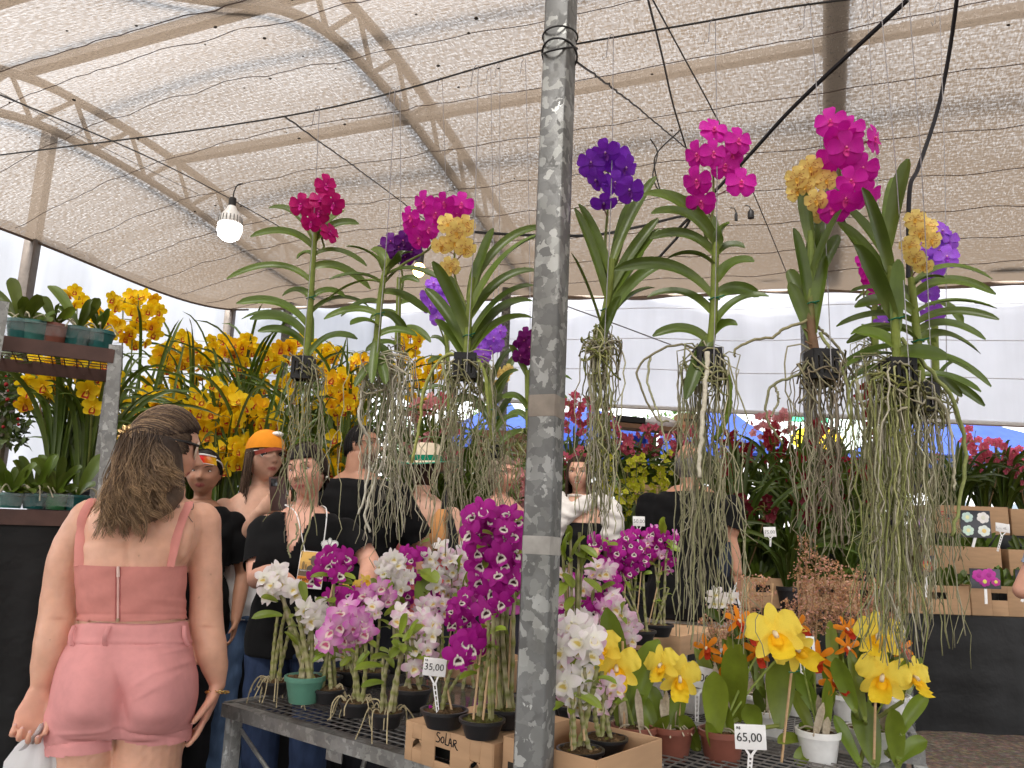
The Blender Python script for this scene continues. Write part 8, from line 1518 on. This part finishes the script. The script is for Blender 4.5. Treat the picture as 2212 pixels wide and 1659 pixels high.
for xt, xm, xb, rs in ((188, 185, 178, (66, 57, 54, 48, 30)), (332, 316, 312, (78, 72, 62, 50, 30))): limb(body, [PW(xt, 1500, WY), PW(xm, 1640, WY), PW(xb, 1800, WY), PW(xb + 5, 1980, WY + .02), PW(xb + 4, 2240, WY + .03)], np.array(rs) * kk, 24, 26)
def wpaint(v):
    c = wh.paint(v, sk); x, y, k = PX(v); r = np.exp(-((y - 1530) / 60) ** 2) * ((x < 118) | (x > 428)) * .35; c = c * (1 - r[:, None]) + A3((.60, .25, .19)) * r[:, None]
    for (mx, my) in ((108, 1382), (375, 1262), (300, 1200), (430, 1290), (205, 1140), (455, 1240)): w = np.exp(-((x - mx) ** 2 + (y - my) ** 2) / 1.6); c = c * (1 - .6 * w[:, None])
    e = np.exp(-((x - 128) / 15) ** 2 - ((y - 1336) / 3) ** 2) + np.exp(-((x - 447) / 16) ** 2 - ((y - 1354) / 3) ** 2); c = c * (1 - e[:, None] * A3((.18, .30, .32)))
    n_ = .05 * np.sin(v[:, 0] * 31 + v[:, 2] * 17) * np.sin(v[:, 2] * 23 + v[:, 0] * 9); return c * (1 + n_[:, None])
def bdisp(v):
    x, y, k = PX(v); bk = np.clip(((v - WC) @ BK) / .06, 0, 1); g = lambda x0, y0, sx, sy: np.exp(-((x - x0) / sx) ** 2 - ((y - y0) / sy) ** 2)
    d = -.0035 * g(128, 1336 , 15, 3) - .002 * g(120, 1328, 10, 3) - .0035 * g(447, 1354, 16, 3) - .002 * g(455, 1346, 10, 3) - .006 * g(276, 1165, 9, 60) * bk + .004 * g(232, 1150, 26, 40) * bk + .004 * g(335, 1150, 26, 40) * bk
    return d + np.where(y > 1590, .0007 * np.sin(x * .21 + 2 * np.sin(y * .05)) * np.sin(y * .16 + x * .05), .0006 * np.sin(x * .13) * np.sin(y * .11))
bo = organic('body', body, .0042, 3, wpaint, M_SKIN, wt, disp=bdisp)
BV = np.array([tuple(q.co) for q in bo.data.vertices]) + ploc(wt); BX, BYp, BKd = PX(BV)
def surf(x, y, off=.001, VV=None):
    V_, X_, Y_, K_ = (BV, BX, BYp, BKd) if VV is None else VV
    m = np.hypot(X_ - x, Y_ - y) < 7; i = np.where(m)[0]
    if len(i) == 0: return PW(x, y, WY - .13)
    p = PW(x, y, 1.0); d = unit(p - CAM); near = i[np.argsort(K_[i])[:5]]; return CAM + d * ((V_[near] - CAM) @ d).mean() - d * off
PINK = (.60, .245, .215)
m = MB(); loft(m, [wst(1190, 160, 412, .138, .012), wst(1220, 160, 405, .138, .016), wst(1280, 163, 401, .133, .012), wst(1325, 166, 403, .132, .002), wst(1360, 160, 408, .138)], 40, 2.2)
def keep_top(v): x, y, k = PX(v); return (y > 1216 + .022 * (x - 160) + 3 * np.sin((x - 160) / 245 * pi)) & (y < 1341 + 6 * np.sin((x - 150) / 250 * pi) - .012 * (x - 160))
def dtop(v): x, y, k = PX(v); return .0016 * np.exp(-((y - 1295 - (x - 340) * .06) / 4) ** 2) * np.clip((x - 300) / 60, 0, 1) - .002 * np.exp(-((y - 1310 - (x - 360) * .12) / 5) ** 2) * np.clip((x - 320) / 50, 0, 1) + .0012 * np.exp(-((y - 1336) / 3) ** 2) - .0016 * np.exp(-((y - 1327) / 2.5) ** 2) + .0012 * np.exp(-((y - 1221) / 3) ** 2) + .0010 * np.sin(x * .05 + y * .11)
tp = organic('crop_top', m, .0040, 3, PINK, M_CLOTH, wt, keep=keep_top, disp=dtop)
TV = np.array([tuple(q.co) for q in tp.data.vertices]) + ploc(wt); TVV = (TV, *PX(TV))
for path in (((171, 1222), (171, 1190), (174, 1150), (178, 1118), (190, 1092), (200, 1078)), ((366, 1224), (374, 1190), (384, 1150), (396, 1115), (405, 1095), (408, 1085))):
    b = MB(); q = spl([surf(x, y, .0025) for x, y in path], 20); b.tube(q, .0125, 8, np.array(PINK) * 1.02, flat=.22, up=(1, 0, 0)); part('shoulder_strap', b, M_CLOTH, wt)
b = MB(); q = np.array([surf(255 - .006 * (y - 1220), y, .0022, TVV) for y in np.linspace(1226, 1340, 24)]); b.tube(q, .0028, 6, (.70, .42, .38), flat=.6)
for sg in (-1, 1): b.tube(q + XR * sg * .0052, .0012, 5, (.46, .15, .14))
b.tube([surf(255, 1224, .005, TVV), surf(255, 1246, .006, TVV)], [.0035, .0045], 6, (.75, .55, .50)); b.tube([surf(254, 1336, .004, TVV), surf(254, 1343, .004, TVV)], .0045, 6, (.35, .25, .16)); part('zip', b, M_CLOTH, tp)
PK2 = (.66, .295, .29)
m = MB(); loft(m, [wst(1335, 163, 404, .137), wst(1360, 156, 409, .14), wst(1384, 146, 413, .142), wst(1410, 131, 419, .152), wst(1450, 117, 428, .158), wst(1500, 105, 427, .158), wst(1540, 102, 420, .150), wst(1575, 104, 410, .13)], 44, 2.25)
for pts, r in ((((184, 1530), (180, 1580), (177, 1655)), (76, 71, 69)), (((332, 1525), (326, 1575), (322, 1640)), (86, 84, 83))): limb(m, [PW(x, y, WY - .01) for x, y in pts], np.array(r) * kk, 30, 14)
def keep_sh(v):
    x, y, k = PX(v); hem = np.where(x < 243, 1638 + 4 * np.sin((x - 110) / 130 * pi) - .10 * (x - 108), 1598 + .02 * (x - 240) + 14 * np.sin((x - 243) / 170 * pi)); return (y > 1346 - .02 * (x - 160)) & (y < hem)
def dsh(v):
    x, y, k = PX(v); bk = np.clip(((v - WC) @ BK) / .10, 0, 1); ga = lambda x0, y0, sx, sy: np.exp(-((x - x0) / sx) ** 2 - ((y - y0) / sy) ** 2)
    d = bk * (.040 * ga(192, 1492, 52, 66) + .042 * ga(338, 1486, 58, 68) - .020 * ga(262, 1530, 16, 60) + .012 * ga(200, 1540, 60, 30) + .012 * ga(325, 1540, 60, 30)) - .006 * np.exp(-((x - 262 - (y - 1500) * .22) / 5) ** 2) * np.clip((y - 1420) / 60, 0, 1) * np.clip((1575 - y) / 30, 0, 1)
    d += -.0025 * np.exp(-((y - 1392) / 2.2) ** 2) + .002 * np.exp(-((y - 1386) / 5) ** 2)
    for (x0, y0, sl, w, a, xa, xb) in ((360, 1410, -.22, 5, .0030, 320, 425), (370, 1440, -.28, 6, .0032, 310, 425), (345, 1395, -.12, 4, .002, 290, 420), (330, 1478, -.45, 7, .002, 290, 400), (340, 1590, .12, 5, -.004, 270, 420), (180, 1580, -.10, 6, .003, 110, 250), (190, 1600, -.12, 5, -.003, 120, 250), (300, 1470, -.7, 5, .0022, 268, 340), (300, 1500, -.7, 5, .002, 268, 340), (200, 1455, .3, 9, .0015, 140, 250)):
        yy = y0 + sl * (x - x0); d += a * np.exp(-((y - yy) / w) ** 2) * np.clip((x - xa) / 25, 0, 1) * np.clip((xb - x) / 25, 0, 1)
    hem = np.where(x < 243, 1630 - .10 * (x - 108), 1592 + 14 * np.sin((x - 243) / 170 * pi)); return d + .0012 * np.sin(x * .031 + y * .047) - .0025 * np.exp(-((y - hem + 18) / 2) ** 2)
sh_ = organic('shorts', m, .0044, 16, PK2, M_CLOTH, wt, keep=keep_sh, disp=dsh); SV = np.array([tuple(q.co) for q in sh_.data.vertices]) + ploc(wt); SVV = (SV, *PX(SV))
for (x0, x1) in ((236, 226), (398, 404), (160, 154)):
    b = MB(); a, c = surf(x0, 1352, .003, SVV), surf(x1, 1392, .004, SVV); b.tube(spl([a, (a + c) / 2 + BK * .012 - XR * .004, c, c + XR * .006], 12), .0052, 6, np.array(PK2) * .95, flat=.35, up=XR); part('belt_loop', b, M_CLOTH, sh_)
# hair
DK, MD, BL = np.array((.040, .027, .022)), np.array((.16, .105, .070)), np.array((.46, .31, .175))
wh.cap(wt, (.05, .033, .026), .055, -.06, .012, 1.045, strands=0, name='hair_base')
hm = MB(); loft(hm, [(PW(x, y, WY - d), XR * w * kk, BK * t_) for x, y, w, d, t_ in ((345, 940, 46, .03, .04), (338, 985, 54, .05, .045), (325, 1030, 70, .075, .04), (312, 1070, 80, .095, .035), (300, 1100, 72, .105, .028), (288, 1120, 52, .105, .02), (280, 1132, 30, .105, .014))], 30, 2.2)
organic('hair_volume', hm, .006, 4, lambda v: np.clip((PX(v)[1] - 960) / 190, 0, 1)[:, None] * A3((.13, .085, .055)) + A3((.035, .024, .019)), M_HAIR, wt)
hb_ = MB(); cl = unit(A3((-.26, -.90, .10))); EL = A3((.078, .097, .115))
cp_w = wh.W(cl * EL * 1.12)
def hl(i):                                                             # a start on the hairline, in head space
    f = rnd(-1, 1); a = f * 1.9; z = .072 - .055 * abs(f) ** 1.6; r = math.sqrt(max(.05, 1 - (z / .115) ** 2)); return unit(A3((sin(a) * r, cos(a) * r, z / .115)))
for i in range(900):
    s0 = hl(i); top = rnd() < .5
    if top: s0 = unit(s0 + A3((rnd(-.3, .3), rnd(-.6, .1), rnd(0, .9))))
    q = []; off = rnd(1.055, 1.10); e = cl + RNG.normal(0, .06, 3)
    mid = unit(s0 + e + ez * .25)
    for f in np.linspace(0, 1, 12): p = unit((1 - f) ** 2 * s0 + 2 * f * (1 - f) * mid + f * f * e); q.append(p * EL * (off + .05 * f * f))
    k = rnd(); c0 = DK * (1 - k) + MD * k if rnd() < .52 else MD * (1 - k) + BL * k; g_ = np.linspace(0, 1, 12)[:, None]; colr = DK * (1 - g_) ** 2 * 1.1 + c0 * (1 - (1 - g_) ** 2)
    hb_.tube(wh.W(np.array(q)), rnd(.0010, .0019), 5, colr * rnd(.8, 1.2))
def fall(st, ends, n, dark, r0=.00095, clumps=40):
    CL = [(ends(0), rnd(0, 6.28), rnd(.005, .013), rnd(9, 15), rnd(), rnd(), st(0)) for _ in range(clumps)]
    for i in range(n):
        (ex, ey), ph_, am, fr, k, cu, a0 = CL[i % clumps]; a = a0 * .8 + st(i) * .2; e = PW(ex + rnd(-7, 7), ey + rnd(-12, 8), WY - .15 + rnd(-.02, .015)); m1 = a * .62 + e * .38 + BK * .03 + XR * rnd(-.012, .012); m2 = a * .28 + e * .72 + BK * .022
        q = spl([a, m1, m2, e], 24); f = np.linspace(0, 1, 24); ph_ = ph_ + rnd(-.35, .35); q = q + XR * (am * np.sin(f * fr + ph_) * f)[:, None] + BK * (am * .8 * np.cos(f * fr + ph_) * f)[:, None]
        if cu < .4: th = np.linspace(0, 2.2 + cu * 3, 7); q[-7:] += XR * (.007 * np.sin(th))[:, None] * (1 if cu < .2 else -1) + BK * (.006 * np.sin(th))[:, None] + ez * (.005 * (1 - np.cos(th)))[:, None]
        k = min(1, max(0, k + rnd(-.25, .25))); tip = MD * (1 - k) + BL * k; b0 = DK * (.7 + .7 * k) if dark else (DK * .6 + MD * .6 * k); g_ = np.clip(f[:, None] * 1.25 - .05, 0, 1) ** .75; colr = b0 * (1 - g_) + tip * g_; hb_.tube(q, np.linspace(1.15, .35, 24) * r0 * rnd(.8, 1.5), 5, colr * rnd(.7, 1.2))
fall(lambda i: wh.W(unit(A3((rnd(-.9, .8), -1 + rnd(0, .6), rnd(-.8, -.05)))) * EL * rnd(1.0, 1.05)), lambda i: (rnd(222, 366), rnd(1060, 1140)), 1000, True, clumps=60)
fall(lambda i: wh.W(unit(A3((.9, -.3 + rnd(-.4, .25), rnd(-.55, .1)))) * EL * 1.06), lambda i: (rnd(335, 392), rnd(1020, 1078)), 380, True, clumps=24)
fall(lambda i: cp_w + RNG.normal(0, .010, 3), lambda i: (rnd(200, 325), rnd(1080, 1168)), 900, False, clumps=60)
for i in range(260):
    s0 = unit(A3((.88, rnd(-.1, .45), rnd(-.12, .35)))); e = cl + RNG.normal(0, .08, 3); k = rnd(); q = [unit(s0 * (1 - f) + e * f) * EL * (1.07 + .03 * f) for f in np.linspace(0, 1, 12)]; g_ = np.linspace(0, 1, 12)[:, None]
    hb_.tube(wh.W(np.array(q)), rnd(.0012, .0022), 5, (DK * (1 - g_) + (MD * (1 - k) + BL * k) * g_) * rnd(.7, 1.15))
for i in range(160):
    a = wh.W(unit(A3((rnd(-.2, 1), -1 + rnd(0, .7), rnd(-.1, .25)))) * EL * rnd(1.06, 1.11)); e = PW(rnd(250, 365), rnd(1030, 1120), WY - .13 + rnd(-.02, .01)); f = np.linspace(0, 1, 16)[:, None]; k = rnd(); q = spl([a, (a + e) / 2 + BK * .022, e], 16) + XR * (.004 * np.sin(f * 8 + rnd(0, 6))); hb_.tube(q, np.linspace(1.1, .4, 16) * .0011, 5, (DK * (1 - f) + (MD * (1 - k) + BL * k) * f) * rnd(.7, 1.3))
part('hair', hb_, M_HAIR, wt)
b = MB()
for i in range(9): a = i * .7; d = XR * cos(a) + ez * sin(a); o = cp_w + BK * .012; blade(b, bez(o, o + d * .012 + BK * .010, o + d * .026 + BK * .004, 6), .0062, .4, (.75, .52, .25), BK, .5, .8)
b.ball(cp_w + BK * .014, .008, (.7, .45, .18)); b.tube([cp_w + BK * .004 - ez * .012, cp_w - ez * .032 + BK * .004], .006, 6, (.35, .12, .05)); part('hair_clip', b, M_GOLD, wt)
b = MB(); wh.glasses(wt, (.62, .50, .40), (.012, .008, .008), .030, .026, .006, 'sunglasses', r=.0032, temple=(.012, .010, .010), yo=.014)
b = MB(); b.tube([wh.W((.080 + .004 * cos(a), -.006 + .009 * sin(a), -.040 + .010 * cos(a))) for a in np.linspace(0, 6.3, 14)], .0016, 5, (.7, .45, .15)); part('earring', b, M_GOLD, wt)
# tattoo lettering on the shoulder, bracelet, nails
b = MB()
for (x0, y0, n, s_) in ((345, 1078, 7, 5.5), (352, 1098, 7, 5.5)):
    q = [(x0 + i * .9, y0 - .10 * i + s_ * .5 * sin(i * 1.25 + x0) * (1 + .5 * sin(i * .37))) for i in range(n * 6)]; b.tube([surf(x, y, .0003) for x, y in q], .0007, 4, (.085, .08, .085))
q = [(412 + 6 * cos(a * 2.1), 1092 + 9 * sin(a * 3.2)) for a in np.linspace(0, 6, 40)]; b.tube([surf(x, y, .0003) for x, y in q], .0008, 4, (.085, .08, .085)); b.tube([surf(404, 1112, .0003), surf(416, 1128, .0003)], .0009, 4, (.09, .085, .09)); part('tattoo', b, M_MAT, wt)
b = MB(); wcen = PW(469, 1495, WY - .015); wd = unit(PW(470, 1478, WY) - PW(463, 1520, WY)); X2 = unit(np.cross(wd, BK)); Y2 = np.cross(wd, X2)
for i in range(26): a = i * 2 * pi / 26; o = wcen + (X2 * cos(a) + Y2 * sin(a)) * .0285 - wd * .006 * sin(a); td = -X2 * sin(a) + Y2 * cos(a); rd2 = (X2 * cos(a) + Y2 * sin(a)) if i % 2 else wd; b.tube([o + td * .0045 * cos(t) + rd2 * .0036 * sin(t) for t in np.linspace(0, 6.283, 9)], .0013, 5, (.83, .60, .22))
part('bracelet', b, M_GOLD, wt)
b = MB()
for (p, d) in lt_ + rt_: b.ball(p + d * .002, (.0045, .0045, .0045), (.66, .40, .36), 5, 8)
part('nails', b, M_GLOSS, wt)
bag('white plastic shopping bag held by the blonde woman at the lower left', 95, 1560, PW(85, 1560, WY)[1], [(84, 1588, 20), (76, 1612, 40), (70, 1645, 56), (66, 1720, 62), (68, 1800, 60), (70, 1840, 40)], [[(96, 1562, -.02), (84, 1580, -.04), (66, 1606, -.05)], [(98, 1562, .0), (104, 1590, -.02), (112, 1616, -.01)], [(92, 1562, -.02), (74, 1590, -.05), (50, 1616, -.04)]])
